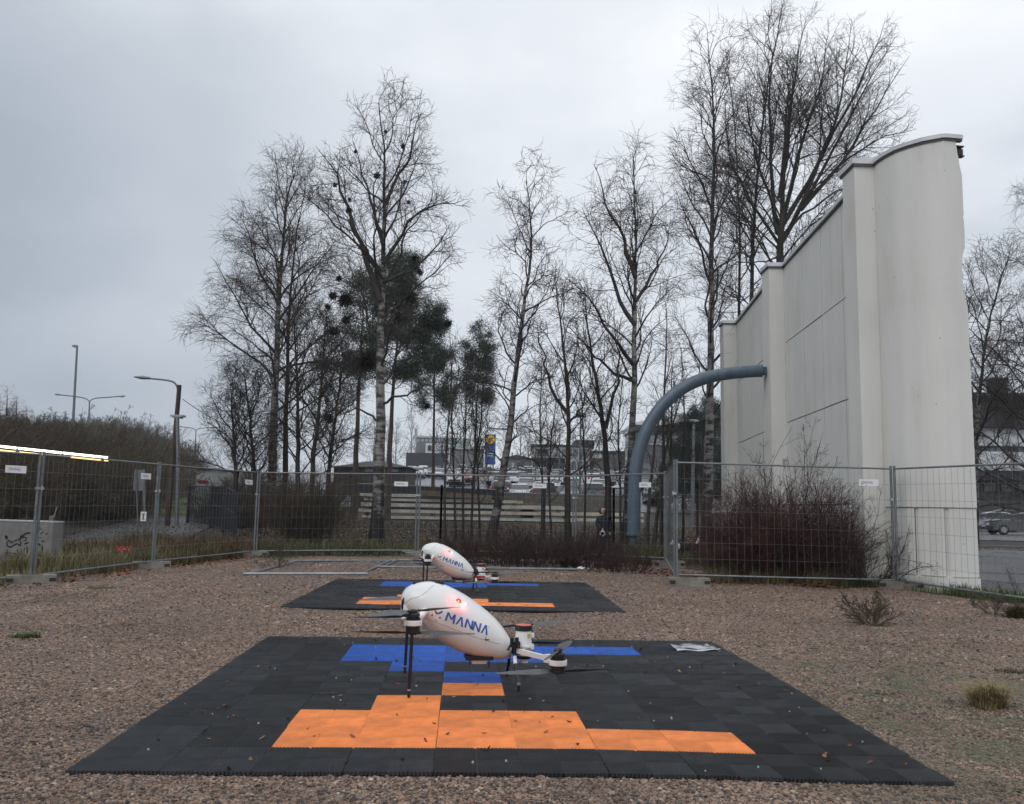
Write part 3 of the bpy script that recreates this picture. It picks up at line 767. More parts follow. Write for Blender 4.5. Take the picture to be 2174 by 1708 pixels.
# blue shop pylon with its yellow round emblem
Yp = 150
pp = ay(1040, 1000, Yp); po = np.array([pp[0], Yp, g0(pp[0], Yp)])
py = thing('shop_pylon', 'tall blue roadside pylon with round yellow emblem above parked cars', 'sign', po)
a = ay(1029, 986, Yp) - po; b_ = ay(1052.5, 923, Yp) - po
w = b_[0] - a[0]; cx = (a[0] + b_[0]) / 2
q = MB(); q.box((cx, .3, (a[2] + b_[2]) / 2), (w, .6, b_[2] - a[2])); q.build('sign_panel', M('sign_blue', (.012, .055, .20), .4, 0, .06), py)
q = MB(); q.box((cx - w * .3, .3, a[2] / 2 - .5), (.22, .3, a[2] + 1)); q.build('post', galv, py); q = MB(); q.box((cx + w * .3, .3, a[2] / 2 - .5), (.22, .3, a[2] + 1)); q.build('post', galv, py)
zc = b_[2] - w * .5
em = MB(); em.lathe([(w * .47, 0), (w * .47, .04)], (cx, 0, zc), 28, axis=(0, -1, 0)); eo = em.build('emblem_ring', M('sign_red', (.55, .02, .02), .4), py)
em = MB(); em.lathe([(w * .43, .041), (w * .43, .07)], (cx, 0, zc), 28, axis=(0, -1, 0)); em.build('emblem_disc', M('sign_yellow', (.72, .44, .01), .4, 0, .04), py)
lt = text_mesh('LIDL', w * .34, 'lettering', M('sign_letter_blue', (.01, .03, .16), .4), .01)
o = link('lettering', lt, py, (cx, -.09, zc)); o.rotation_euler = (PI / 2, 0, 0); o.scale = (.92, 1.25, 1)
for k in range(3):
    q = MB(); q.box((cx, -.012, a[2] + (b_[2] - a[2]) * (.44 - k * .08)), (w * (.7 - .1 * k), .02, .12)); q.build('opening_hours_line', bl_white, py)

# ================================================================== trees
def resample(P, n):
    P = np.asarray(P, float); s = np.r_[0, np.cumsum(np.linalg.norm(np.diff(P, axis=0), axis=1))]
    q = np.linspace(0, s[-1], n)
    # smooth (Catmull-like) by interpolating then relaxing
    R = np.stack([np.interp(q, s, P[:, k]) for k in range(3)], 1)
    for _ in range(2): R[1:-1] = .25 * R[:-2] + .5 * R[1:-1] + .25 * R[2:]
    return R
def tree(name, label, cat, px, Y, r0, n1=30, t0=.25, L=3.0, ang=(58, 28), up=.03, sub=1.0, weep=.0, wig=.13, mats=None, group=None,
         limbs=(), prof=None, clumps=(), rtip=.012, l4=1.0, twig=1.0, needles=None, ndens=1.0, limb_r=1.0, dn=.85, topd=.10):
    global rng
    rng = np.random.default_rng(int(px[0][0] * 7 + px[-1][1] * 3 + 5000))
    tm, cm = mats or (birch_m, twig_birch)
    n1 = int(n1 * dn)
    P = np.array([ay(u, v, Y) for u, v in px])
    base = np.array([P[0, 0], Y, g0(P[0, 0], Y) - .05])
    P[0, 2] = base[2]
    if name in ('birch_tree', 'linden_tree'): P[-1, 2] -= .45 + L * topd
    P = resample(P - base, 20)
    P[1:-1, 1] += np.cumsum(rng.normal(0, .03, 18)); 
    P[2:-1, :2] += rng.normal(0, r0 * .12, (17, 2))
    H = P[-1, 2]
    s = np.linspace(0, 1, 20)
    R = r0 * (1 - s) ** 1.08 * (1 + .35 * np.exp(-s * 22)) + rtip
    root = thing(name, label, cat, base, 0, group)
    g = Geo(); V, F = tubes(P[None], R[None], 10); g.add(V, F); link('trunk', g.mesh('trunk', tm), root)
    G = Geo()
    t = t0 + (1 - t0) * (np.arange(n1) + rng.random(n1)) / n1; t = np.clip(t, 0, .985)
    f = t * 19; i = np.minimum(f.astype(int), 18); fr = (f - i)[:, None]
    p0 = P[i] * (1 - fr) + P[i + 1] * fr
    az = np.arange(n1) * 2.399 + rng.normal(0, .4, n1)
    tn = (t - t0) / (1 - t0)
    a = np.radians(ang[0] + (ang[1] - ang[0]) * tn + rng.normal(0, 6, n1))
    d0 = np.stack([np.sin(a) * np.cos(az), np.sin(a) * np.sin(az), np.cos(a)], 1)
    pf = prof or (lambda q: (.62 + .38 * np.minimum(1, q * 3.0)) * (1 - q) ** .50 + .13)
    Ln = L * pf(tn) * rng.uniform(.75, 1.15, n1)
    tr = R[i]
    sets = []
    P1 = grow(p0, d0, Ln, 9, wig, up, weep * .25); R1s = np.minimum(tr * .6, (.012 * Ln + .007) * limb_r)
    sets.append((P1, Ln, R1s))
    if len(limbs):
        PL = np.stack([resample(np.array([ay(u, v, Y + dy * j / (len(q) - 1)) for j, (u, v) in enumerate(q)]) - base, 10) for dy, q in limbs])
        PL[:, 2:-1] += rng.normal(0, .05, PL[:, 2:-1].shape)
        LL = np.linalg.norm(np.diff(PL, axis=1), axis=2).sum(1)
        sets.append((PL, LL * .8, (.016 * LL + .012) * limb_r))
    for (Pa, La, Ra) in sets:
        Rr = taper(Ra, .006, Pa.shape[1]); V, F = tubes(Pa, Rr, 5); G.add(V, F, 0)
        p, d, ln, r = sprout(Pa, Rr, La, lambda q: q * 3.4 * sub, .24, (24, 55), .55, .42)
        P2 = grow(p, d, ln, 6, wig * 1.15, up * .8, weep * .5); R2 = taper(np.minimum(r * .7, .0075 + .005 * ln), .0048, 7)
        V, F = tubes(P2, R2 * twig, 4); G.add(V, F, 1)
        p, d, ln, r = sprout(P2, R2, ln, lambda q: q * 4.6 * sub, .10, (30, 65), .55, .32)
        P3 = grow(p, d, ln, 4, wig * 1.3, up * .5, weep); R3 = taper(np.minimum(r * .85, .0058), .0042, 5)
        V, F = tubes(P3, R3 * twig, 3); G.add(V, F, 1)
        if l4 > 0:
            p, d, ln, r = sprout(P3, R3, ln, lambda q: q * 4.6 * sub * l4, .12, (25, 60), .5, .28 + weep * .9)
            P4 = grow(p, d, ln, 2, wig * 1.2, up * .3, weep * 1.3); R4 = taper(np.full(len(ln), .0048), .0034, 3)
            V, F = tubes(P4, R4 * twig, 3); G.add(V, F, 1)
    crown = link('crown', G.mesh('crown', [bark_dark if tm is not pine_bark else pine_bark, cm]), root)
    if needles is not None:
        add_needles(root, P2, P3, needles, ndens)
    for (u, v, rp) in clumps:
        c = ay(u, v, Y + rng.uniform(-.3, .3)) - base; r = rp * Y / FPX
        n = int(110 + 60 * rp / 8)
        d = rng.normal(0, 1, (n, 3)); d /= np.linalg.norm(d, axis=1, keepdims=True)
        ps = c + d * r * .15; d[:, 2] -= .25
        Pc = grow(ps, d, r * rng.uniform(.6, 1.35, n), 3, .35, 0, .1); V, F = tubes(Pc, taper(np.full(n, .011), .006, 4), 3)
        g = Geo(); g.add(V, F); link('twig_clump', g.mesh('twig_clump', twig_dark), root)
    return root
twig_dark = M('witches_broom_twigs', (.018, .015, .014), .9, 0, .3, 2)
def add_needles(root, P2, P3, mat, dens=1.0):
    pts = np.concatenate([P3[:, 1:].reshape(-1, 3), P2[:, 1:].reshape(-1, 3)])
    k = max(3, int(13 * dens)); pts = np.repeat(pts, k, 0); n = len(pts)
    c = pts + rng.normal(0, .17, (n, 3))
    d = rng.normal(0, 1, (n, 3)); d[:, 2] = abs(d[:, 2]) * .7 + .2; d /= np.linalg.norm(d, axis=1, keepdims=True)
    e = np.cross(d, rng.normal(0, 1, (n, 3))); e /= np.linalg.norm(e, axis=1, keepdims=True) + 1e-9
    ln = rng.uniform(.10, .22, (n, 1))
    V = np.stack([c - e * .016, c + e * .016, c + d * ln], 1).reshape(-1, 3)
    F = np.arange(n * 3).reshape(-1, 3)
    link('needles', npmesh('needles', V, F, mat, smooth=False), root)

T = tree
T('birch_tree', 'weeping birch with broad drooping crown, first tall tree right of the wooden lamp pole', 'tree',
  [(574, 1128), (578, 900), (583, 780), (592, 600), (602, 450), (618, 340), (642, 284)], 33, .185, 38, .28, 4.9, (48, 18), .02, 1.1, .28, .11, topd=.25, prof=lambda q: (.72 + .28 * np.minimum(1, q * 3)) * (1 - q) ** .85 + .11, group='birch trees beyond the fence')
T('birch_tree', 'slim dark stemmed birch close beside the broad weeping birch', 'tree',
  [(603, 1124), (606, 850), (614, 650), (628, 480), (648, 370)], 34.5, .12, 26, .30, 4.0, (44, 18), .02, .95, .30, .12, group='birch trees beyond the fence', mats=(bark_dark, twig_birch))
def cl(u, v, r): return (373.6 + .4724 * u, 127.4 + .4724 * v, r)
T('birch_tree', 'thick black and white birch full of dark twig clumps, in front of the pines', 'tree',
  [(799, 1168), (806, 1000), (808, 800), (812, 600), (815, 420), (817, 290), (806, 166)], 26, .185, 26, .32, 3.6, (48, 24), .035, 1.05, .0, .17, group='birch trees beyond the fence',
  limbs=[(1, [(808, 640), (770, 520), (735, 420), (700, 355), (670, 310)]), (-1, [(811, 590), (775, 530), (740, 470), (690, 430)]), (.5, [(814, 560), (850, 500), (905, 440), (985, 425)]), (-.5, [(812, 600), (870, 580), (925, 520), (960, 470)]),
         (.6, [(806, 900), (770, 868), (735, 872), (700, 888)]), (-.8, [(808, 860), (850, 845), (890, 820), (930, 850)]), (.2, [(815, 440), (850, 360), (880, 300), (895, 240)]), (0, [(813, 520), (790, 430), (765, 350), (750, 300)])],
  clumps=[cl(903, 520, 7), cl(1020, 388, 5), cl(808, 412, 4), cl(714, 562, 4.5), cl(778, 678, 7), cl(780, 628, 4), cl(1030, 548, 4), cl(1045, 640, 4), cl(1073, 890, 5), cl(940, 322, 3),
          cl(733, 983, 6), cl(762, 1078, 19), cl(1055, 1072, 13), cl(710, 1218, 11), cl(858, 1350, 25), cl(1222, 1185, 9), cl(765, 1168, 9), cl(690, 1610, 10), cl(680, 1110, 6), cl(705, 1060, 9), cl(1096, 955, 7), cl(1128, 1555, 6), cl(1000, 1150, 8)])
T('birch_tree', 'leaning crooked birch with short twisted branches right of the blue pylon', 'tree',
  [(1040, 1164), (1062, 1050), (1085, 900), (1098, 760), (1115, 640), (1131, 530), (1124, 420), (1118, 316)], 27, .135, 40, .18, 2.2, (60, 24), .02, 1.2, .05, .23, group='birch trees beyond the fence', topd=.29, prof=lambda q: .55 + .6 * np.sin(np.clip(q * 1.1, 0, 1) * PI) * .8)
T('birch_tree', 'tall birch with long left-reaching limbs rising behind the blue pipe', 'tree',
  [(1328, 1152), (1338, 1000), (1346, 850), (1349, 650), (1351, 480), (1345, 292)], 27, .135, 28, .38, 3.0, (44, 18), .03, 1.05, .20, .15, group='birch trees beyond the fence',
  limbs=[(.8, [(1345, 810), (1300, 790), (1250, 745), (1205, 690)]), (-.6, [(1345, 775), (1300, 720), (1255, 640), (1200, 590)]), (.4, [(1348, 690), (1310, 640), (1290, 560), (1235, 440)]), (.5, [(1350, 640), (1400, 560), (1425, 470)]), (0, [(1349, 590), (1320, 500), (1285, 420), (1262, 350)])])
T('alder_tree', 'slim dark tree with curving forked top between the leaning birch and the pipe', 'tree',
  [(1206, 1162), (1205, 1000), (1207, 870), (1200, 770), (1188, 680), (1176, 590)], 26, .095, 20, .25, 2.0, (45, 22), .06, 1.2, .0, .14, mats=(bark_dark, twig_m),
  limbs=[(.5, [(1206, 880), (1180, 850), (1150, 760), (1140, 680)]), (-.5, [(1206, 900), (1240, 860), (1258, 800)])])
T('alder_tree', 'dark tree forking in two above the head of the standing person', 'tree',
  [(1293, 1164), (1289, 1000), (1285, 905), (1264, 800), (1248, 700), (1240, 610)], 26.5, .115, 16, .36, 1.9, (45, 22), .06, 1.2, .0, .14, mats=(bark_dark, twig_m),
  limbs=[(.4, [(1285, 910), (1304, 840), (1314, 760), (1312, 690)]), (-.4, [(1285, 900), (1250, 850), (1225, 790)])])
T('birch_tree', 'tall straight birch with banded trunk just left of the white wall', 'tree',
  [(1500, 1152), (1504, 1000), (1508, 800), (1510, 600), (1512, 420), (1516, 250), (1502, 32)], 30, .165, 44, .22, 3.9, (48, 16), .03, 1.0, .16, .14, topd=.12, group='birch trees beyond the fence')
T('birch_tree', 'very tall slender birch rising behind the wall past the top of the picture', 'tree',
  [(1586, 1100), (1592, 700), (1598, 500), (1612, 300), (1640, 120), (1665, -30)], 36, .13, 32, .42, 3.4, (44, 16), .03, .95, .16, .12, topd=.0, group='birch trees beyond the fence')
T('birch_tree', 'thin birch stem between two taller birches behind the wall', 'tree',
  [(1566, 1100), (1570, 700), (1572, 480), (1560, 250), (1540, 70)], 37, .09, 26, .34, 3.0, (44, 16), .03, .95, .16, .12, group='birch trees beyond the fence', mats=(bark_dark, twig_birch))
T('linden_tree', 'large dark spreading tree with many rising limbs behind the white wall', 'tree',
  [(1646, 1100), (1648, 700), (1651, 560), (1656, 470), (1672, 300), (1684, 120)], 34, .32, 34, .40, 5.6, (50, 12), .03, .86, .0, .10, mats=(bark_dark, twig_m), limb_r=.60, twig=1.1, l4=.8, topd=.1,
  limbs=[(.8, [(1651, 529), (1712, 430), (1760, 278), (1796, 171), (1808, 40)]), (-.6, [(1700, 447), (1800, 330), (1856, 223), (1911, 159), (1931, 119)]), (.5, [(1651, 497), (1633, 398), (1641, 278), (1633, 159), (1637, 20)]),
         (-1, [(1653, 517), (1613, 457), (1573, 398), (1546, 338), (1538, 199)]), (1, [(1704, 435), (1804, 326), (1876, 294), (1947, 274)]), (-.5, [(1655, 420), (1673, 278), (1689, 139), (1716, 24)]), (1.2, [(1660, 480), (1720, 380), (1790, 250), (1850, 120), (1880, 40)]),
         (-1.2, [(1655, 545), (1610, 560), (1560, 560), (1520, 545)]), (.3, [(1660, 500), (1745, 420), (1830, 380), (1880, 340)]), (2.0, [(1655, 500), (1690, 350), (1740, 200), (1760, 60)]), (-2, [(1655, 480), (1620, 380), (1590, 270), (1580, 150)]), (-1.5, [(1710, 430), (1780, 300), (1840, 180), (1900, 80)])])
T('dead_birch', 'bare broken birch pole with hardly any branches left of the banded birch', 'tree',
  [(1404, 1120), (1408, 850), (1413, 642)], 26, .05, 10, .5, .6, (60, 40), .02, 1.0, .0, .2, mats=(bark_dark, twig_m))
stem = dict(mats=(bark_dark, twig_m), group='thin dark stems beside the pipe')
T('young_tree', 'thin dark leaning stem nearest the right side of the blue pipe', 'tree', [(1372, 1162), (1384, 1000), (1398, 900), (1424, 760)], 24.6, .05, 9, .3, 1.3, (40, 20), .05, 1.2, .0, .14, **stem)
T('young_tree', 'dark stem bending right, second from the blue pipe', 'tree', [(1386, 1162), (1401, 1050), (1414, 960), (1446, 840)], 25.2, .055, 9, .3, 1.3, (40, 20), .05, 1.2, .0, .14, **stem)
T('young_tree', 'straight thin dark stem, third from the blue pipe', 'tree', [(1420, 1152), (1423, 1000), (1425, 900), (1428, 780)], 25.8, .045, 9, .3, 1.2, (40, 20), .05, 1.2, .0, .14, **stem)
sap = dict(mats=(bark_dark, twig_m), group='bare saplings in front of the plank stack')
for k, (lb, q) in enumerate([('thin bare sapling leftmost of those before the plank stack', [(946, 1162), (943, 1050), (951, 900), (960, 800), (955, 716)]),
    ('bare sapling with wavy stem, second from left before the planks', [(968, 1162), (964, 1000), (958, 880), (976, 780)]),
    ('bare sapling standing straight, third before the plank stack', [(984, 1152), (982, 1000), (988, 900), (991, 750)]),
    ('bare sapling beside the small pine trunk, rightmost before the planks', [(1000, 1157), (1005, 1000), (1022, 900), (1026, 800)])]):
    T('sapling', lb, 'tree', q, 25.4 + .5 * k, .034, 12, .3, 1.1, (40, 20), .05, 1.2, .0, .13, **sap)
for k, (lb, q) in enumerate([('thin bare sapling between the leaning birch and the forked alder', [(1150, 1158), (1152, 1000), (1146, 900), (1150, 780)]), ('very thin bare stem left of the forked dark tree', [(1240, 1160), (1243, 1020), (1238, 920), (1232, 800)]),
    ('pale thin stem between the forked tree and the pipe', [(1318, 1158), (1316, 1020), (1310, 920), (1322, 800)]), ('thin bare sapling right in front of the retaining wall middle', [(1172, 1155), (1166, 1040), (1170, 940), (1182, 850)]),
    ('thin bare stem behind the dark stems right of the pipe', [(1450, 1150), (1446, 1000), (1452, 880), (1446, 740)]), ('bare sapling left of the leaning birch foot', [(1019, 1160), (1016, 1040), (1010, 930), (1002, 850)])]):
    T('sapling', lb, 'tree', q, 25.6 + .4 * k, .032, 13, .25, 1.2, (42, 20), .05, 1.3, .0, .14, mats=(bark_dark, twig_m), group='thin bare saplings among the birches')
ald = dict(mats=(bark_dark, twig_m), group='dark bare trees beneath the weeping birch')
for lb, q, yy in [('dark bare tree, first trunk right of the white weeping birch trunk', [(630, 1130), (632, 950), (629, 800), (620, 640)], 31), ('dark bare tree with leaning stem in the middle of the dense thicket', [(657, 1130), (665, 950), (679, 850), (692, 660)], 30.5),
              ('dark bare tree nearest the brown pine crown', [(690, 1126), (698, 980), (716, 860), (733, 740)], 32), ('dark bushy bare tree at the left edge of the tree group', [(505, 1120), (503, 1010), (497, 920), (489, 815)], 33), ('dark bare tree between lamp pole and weeping birch trunk', [(545, 1125), (541, 1000), (531, 900), (518, 790)], 33.5)]:
    T('alder_tree', lb, 'tree', q, yy, .10, 26, .22, 2.4, (52, 24), .05, 1.35, .0, .17, **ald)
# pines
pn = dict(mats=(pine_bark, pine_need), needles=pine_need, l4=0)
T('pine_tree', 'pine with sparse brownish dark crown left of the twig-clump birch', 'tree', [(750, 1100), (757, 950), (764, 800), (771, 690), (775, 590)], 46, .17, 32, .54, 2.3, (78, 50), .03, 1.0, .0, .16, ndens=.5, group='pine trees', **pn)
T('pine_tree', 'pine with wide dark green crown right behind the twig-clump birch', 'tree', [(821, 1100), (828, 950), (835, 800), (846, 680), (852, 580)], 45, .165, 44, .52, 2.6, (82, 40), .03, 1.05, .0, .16, ndens=.9, group='pine trees', prof=lambda q: .75 + .3 * np.sin(q * PI) - .25 * q, **pn)
T('pine_tree', 'middle pine with narrow green crown and bare trunk', 'tree', [(920, 1050), (921, 900), (922, 780), (925, 660)], 52, .115, 36, .50, 1.35, (84, 50), .02, 1.7, .0, .16, ndens=.6, topd=.1, group='pine trees', **pn)
T('pine_tree', 'smallest slender pine standing alone left of the blue pylon', 'tree', [(1006, 1050), (1010, 900), (1016, 800), (1020, 694)], 55, .095, 30, .58, 1.05, (84, 50), .02, 2.0, .0, .16, ndens=.6, topd=.1, group='pine trees', **pn)
T('spruce_tree', 'dark dense conifer behind the lamp post beside the white wall', 'tree', [(1490, 1070), (1492, 970), (1497, 862)], 62, .22, 46, .04, 3.0, (86, 50), .03, .8, .0, .14, mats=(bark_dark, spruce_need), needles=spruce_need, l4=0, ndens=.9)
T('conifer_bush', 'low spreading dark conifer beneath the modern white building', 'tree', [(1452, 1070), (1450, 1010), (1448, 950)], 66, .16, 34, .04, 2.6, (88, 55), .03, .8, .0, .14, mats=(bark_dark, spruce_need), needles=spruce_need, l4=0, ndens=.9)
# right of the wall
T('birch_tree', 'pale birch with rising dark branches right of the white wall', 'tree', [(2070, 1165), (2073, 1000), (2077, 850), (2096, 720), (2122, 600), (2140, 500)], 36, .13, 34, .12, 4.4, (56, 26), .05, .95, .0, .13, group='birch trees beyond the fence', twig=1.2)
T('alder_tree', 'dark tree with horizontal lower branches at the right edge', 'tree', [(2200, 1170), (2195, 1000), (2185, 850), (2176, 700)], 33, .16, 40, .12, 4.2, (72, 30), .02, .95, .0, .14, mats=(bark_dark, twig_m), twig=1.2)
T('birch_tree', 'weeping birch only half in view at the far right edge', 'tree', [(2225, 1170), (2222, 800), (2216, 560), (2205, 360)], 40, .15, 36, .3, 3.0, (56, 22), .02, 1.2, .32, .12, group='birch trees beyond the fence')
# larches on the left bank
for lb, q, L_ in [('bare larch, tallest spire at the left edge above the embankment', [(16, 960), (15, 820)], 2.0), ('bare larch, second spire from the left edge', [(38, 965), (37, 842)], 1.8), ('bare larch, shortest spire right of the two others', [(58, 970), (58, 868)], 1.6)]:
    T('larch_tree', lb, 'tree', q, 80, .13, 40, .05, L_, (88, 70), .02, 1.3, .02, .10, mats=(bark_dark, M('larch_twigs', (.10, .088, .075), .8)), group='bare larches on the embankment', prof=lambda q: 1.05 - q)
# far woods behind the car park: one tree copied
ft = T('bare_tree', 'grey bare tree far off between the buildings behind the car park', 'tree', [(1150, 1003), (1149, 930), (1150, 893)], 205, .2, 30, .15, 4.2, (52, 22), .03, .55, .05, .12, mats=(M('haze_pale_bark', (.13, .12, .12), .9), M('haze_pale_twigs', (.16, .145, .145), .9)), group='bare trees far behind the car park', l4=.5, twig=2.2)  # distance haze is put into the pale bark and twig colours
for (u, sc) in [(880, .9), (840, 1.1), (1005, .8), (1030, .7), (1070, .9), (1105, 1.1), (1180, 1.15), (1215, .9), (1275, 1.0), (1310, 1.15), (1340, .9), (870, 1.3), (1122, .8), (1240, 1.2), (820, 1.0), (790, 1.2), (1160, .75)]:
    Yk = 205 + random.uniform(-4, 40); p = ay(u, 1003, Yk)
    dup(ft, (p[0], Yk, g0(p[0], Yk)), random.uniform(0, 6), sc)

# ================================================================== shrubs
def bush_mesh(name, n, h, rx, ry, mats, lean=.5, l2=7, l3=6, r=.007, tall=.15, drop=.0, wig=.12, lmin=.06, k2=.45, dome=0.0):
    a = rng.uniform(0, 2 * PI, n); q = np.sqrt(rng.random(n))
    p = np.stack([rx * q * np.cos(a), ry * q * np.sin(a), np.full(n, -.04)], 1)
    d = np.stack([p[:, 0] / rx * lean, p[:, 1] / ry * lean, np.ones(n)], 1) + rng.normal(0, .18, (n, 3))
    ln = h * rng.uniform(.65, 1.05, n) * (1 + tall * (rng.random(n) < .12)) * (1 - dome * q ** 2.2)
    P1 = grow(p, d, ln, 8, wig, .0, drop); R1 = taper(r * (.7 + .6 * rng.random(n)), .0025, 9)
    G = Geo(); V, F = tubes(P1, R1, 4); G.add(V, F)
    if l2:
        p, d, l_, rr = sprout(P1, R1, ln, lambda q: np.full(len(q), l2), .15, (22, 55), k2, lmin * 2)
        P2 = grow(p, d, l_, 4, wig * 1.4, .03, drop * .5); R2 = taper(np.minimum(rr * .8, r * .55), .002, 5); V, F = tubes(P2, R2, 3); G.add(V, F)
        if l3:
            p, d, l_, rr = sprout(P2, R2, l_, lambda q: np.full(len(q), l3), .15, (25, 60), .5, lmin)
            P3 = grow(p, d, l_, 2, wig, .03, 0); V, F = tubes(P3, taper(np.full(len(l_), .0022), .0016, 3), 3); G.add(V, F)
    return G.mesh(name, mats)
def bush(name, label, loc, me, group=None, sc=1.0, rz=0.0, cat='shrub'):
    o = link(name, me, None, loc, rz); o.scale = (sc,) * 3 if isinstance(sc, (int, float)) else sc
    tag(o, label, cat, group); return o
bush('dogwood_shrub', 'big dense red-brown twiggy shrub behind the fence before the white wall', (4.85, 15.55, 0), bush_mesh('dogwood_shrub', 540, 2.30, 1.16, .42, bush_red, .40, 8, 4, .008, .30, .03, .13, dome=.58))
bush('bramble_shrub', 'loose arching dark shrub at the right end of the big red shrub', (6.02, 14.92, 0), bush_mesh('bramble_shrub', 40, 1.7, .35, .35, bush_red_d, .75, 7, 4, .008, .5, .10, .15))
bush('dogwood_shrub', 'low dark red shrub thicket behind the far drone', (.55, 18.6, 0), bush_mesh('dogwood_shrub_low', 420, .80, 1.95, .85, bush_red_d, .35, 6, 3, .006, .3, .05, .18))
bush('dogwood_shrub', 'small dark red shrub at the right end of the low thicket', (2.2, 17.0, 0), bush_mesh('dogwood_shrub_small', 60, .55, .45, .3, bush_red_d, .5, 6, 3, .006, .3, .05, .18))
p = gp(1852, 1326); bush('young_shrub', 'little bare vase-shaped shrub growing in the gravel right of the mat', (p[0], p[1], 0), bush_mesh('young_shrub', 22, .40, .05, .05, bush_brown, .9, 7, 5, .0042, .2, .0, .10, .04), 'little bare shrubs in the gravel')
p = gp(2107, 1306); bush('young_shrub', 'little grey bare shrub nearest the right edge of the gravel', (p[0], p[1], 0), bush_mesh('young_shrub_grey', 9, .36, .02, .02, bush_grey, .9, 8, 6, .0038, .2, .0, .10, .04), 'little bare shrubs in the gravel')
p = gp(592, 1205); bush('young_shrub', 'wispy bare sapling shrub in front of the left back fence panel', (p[0], p[1], 0), bush_mesh('young_shrub_wispy', 12, .62, .05, .05, bush_brown, .8, 7, 5, .004, .2, .0, .12, .05), 'little bare shrubs in the gravel')
p = gp(2150, 1250); bush('dry_flower_stalks', 'dark dried flower stalks by the fence rail at the right edge', (p[0] - .1, p[1] - .6, 0), bush_mesh('dry_flower_stalks', 9, .5, .25, .12, bush_brown, .5, 4, 0, .004, .2, .0, .06, .04, .25))
p = gp(1960, 1235); bush('dry_flower_stalks', 'short dry seed stalks at the foot of the wall pilaster', (5.95, 14.75, 0), bush_mesh('dry_flower_stalks_b', 26, .62, .35, .18, bush_brown, .4, 5, 0, .004, .2, .0, .06, .05, .3))
x_ = ay(632, 1140, 25)[0]
bush('hazel_shrub', 'dense many-stemmed bare shrub behind the left back fence panel', (x_, 25.5, g0(x_, 25.5)), bush_mesh('hazel_shrub', 150, 2.5, .42, .38, bush_brown, .75, 8, 5, .011, .2, .03, .12, .10))
# embankment thicket
bank = [bush_mesh('bank_shrub_a', 110, 1.0, .38, .38, bush_brown, .75, 8, 5, .0055, .25, .03, .14, .05), bush_mesh('bank_shrub_b', 90, 1.0, .34, .34, bush_brown2, .7, 8, 5, .0055, .25, .02, .16, .05),
        bush_mesh('bank_shrub_c', 100, 1.0, .4, .4, bush_grey, .7, 8, 5, .0055, .25, .02, .15, .05)]
su = [-40, 0, 60, 110, 150, 200, 260, 330, 380, 430, 480]; sv = [868, 872, 890, 890, 888, 878, 876, 890, 900, 920, 965]
cnt = 0
for i in range(125):
    tq = random.random() ** 1.2; fl = np.array([-10.5, 17]) + np.array([-13.5, 43]) * tq * 1.6
    s_ = random.uniform(.3, 10.5)
    x, y = fl + np.array([-.954, -.2995]) * s_
    if y < 13: continue
    u = 1087 + x / y * FPX
    if u < -120 or u > 500: continue
    vt = np.interp(u, su, sv) + random.uniform(-14, 26)
    hz_ = 1059 + u * .019
    H = 1.2 + (hz_ - vt) * y / FPX - g0(x, y)
    if s_ < 4: H *= random.uniform(.55, .95)
    H = min(max(H, .8), 4.6)
    k = 2 if y > 55 else random.choice([0, 0, 1])
    lb = ['dark brown bare shrub in the dense thicket on the left embankment', 'olive brown bare shrub in the dense thicket on the left embankment', 'greyish bare shrub farther back in the thicket on the left embankment'][k]
    bush('bank_shrub', lb, (x, y, g0(x, y) - .1), bank[k], 'bare shrubs covering the embankment', (H * random.uniform(.8, 1.1), H * random.uniform(.8, 1.1), H), random.uniform(0, 6.28)); cnt += 1
for i in range(8):     # bushes below the trees, left of the plank stack
    u = random.uniform(455, 650); Yk = random.uniform(33, 40); p = ay(u, 1090, Yk)
    bush('undergrowth_shrub', 'brown bare undergrowth shrub beneath the group of bare trees', (p[0], Yk, g0(p[0], Yk) - .1), bank[random.choice([0, 1])], 'undergrowth shrubs beneath the trees', random.uniform(1.3, 2.6), random.uniform(0, 6))

# ================================================================== grass and litter
def blades(name, pts, h, w, mat, label, lean=.5, cat='grass'):
    n = len(pts); x, y = pts[:, 0], pts[:, 1]; z = gz(x, y) - .01
    az = rng.uniform(0, 2 * PI, n); ln = h * rng.uniform(.45, 1.15, n); le = lean * rng.uniform(.2, 1.3, n)
    d = np.stack([np.cos(az), np.sin(az), np.zeros(n)], 1); e = np.stack([-np.sin(az), np.cos(az), np.zeros(n)], 1)
    b = np.stack([x, y, z], 1); up = np.array([0, 0, 1.])
    mid = b + up * (ln * .6)[:, None] + d * (ln * le * .35)[:, None]; tip = b + up * (ln * (1 - .25 * le))[:, None] + d * (ln * le)[:, None]
    ww = (w * rng.uniform(.6, 1.3, n))[:, None]
    V = np.stack([b - e * ww, b + e * ww, mid + e * ww * .7, mid - e * ww * .7, tip], 1).reshape(-1, 3)
    o5 = np.arange(n)[:, None] * 5
    F = np.concatenate([o5 + np.array([[0, 1, 2]]), o5 + np.array([[0, 2, 3]]), o5 + np.array([[3, 2, 4]])])
    o = link(name, npmesh(name, V, F, mat, smooth=False)); kind(o, 'stuff', label, cat); return o
straw_m = M('straw_grass', (.145, .125, .055), .8, 0, .45, 2.0)
green_m = M('green_grass', (.050, .075, .018), .7, 0, .45, 2.0)
olive_m = M('olive_weeds', (.075, .070, .025), .8, 0, .5, 1.6)
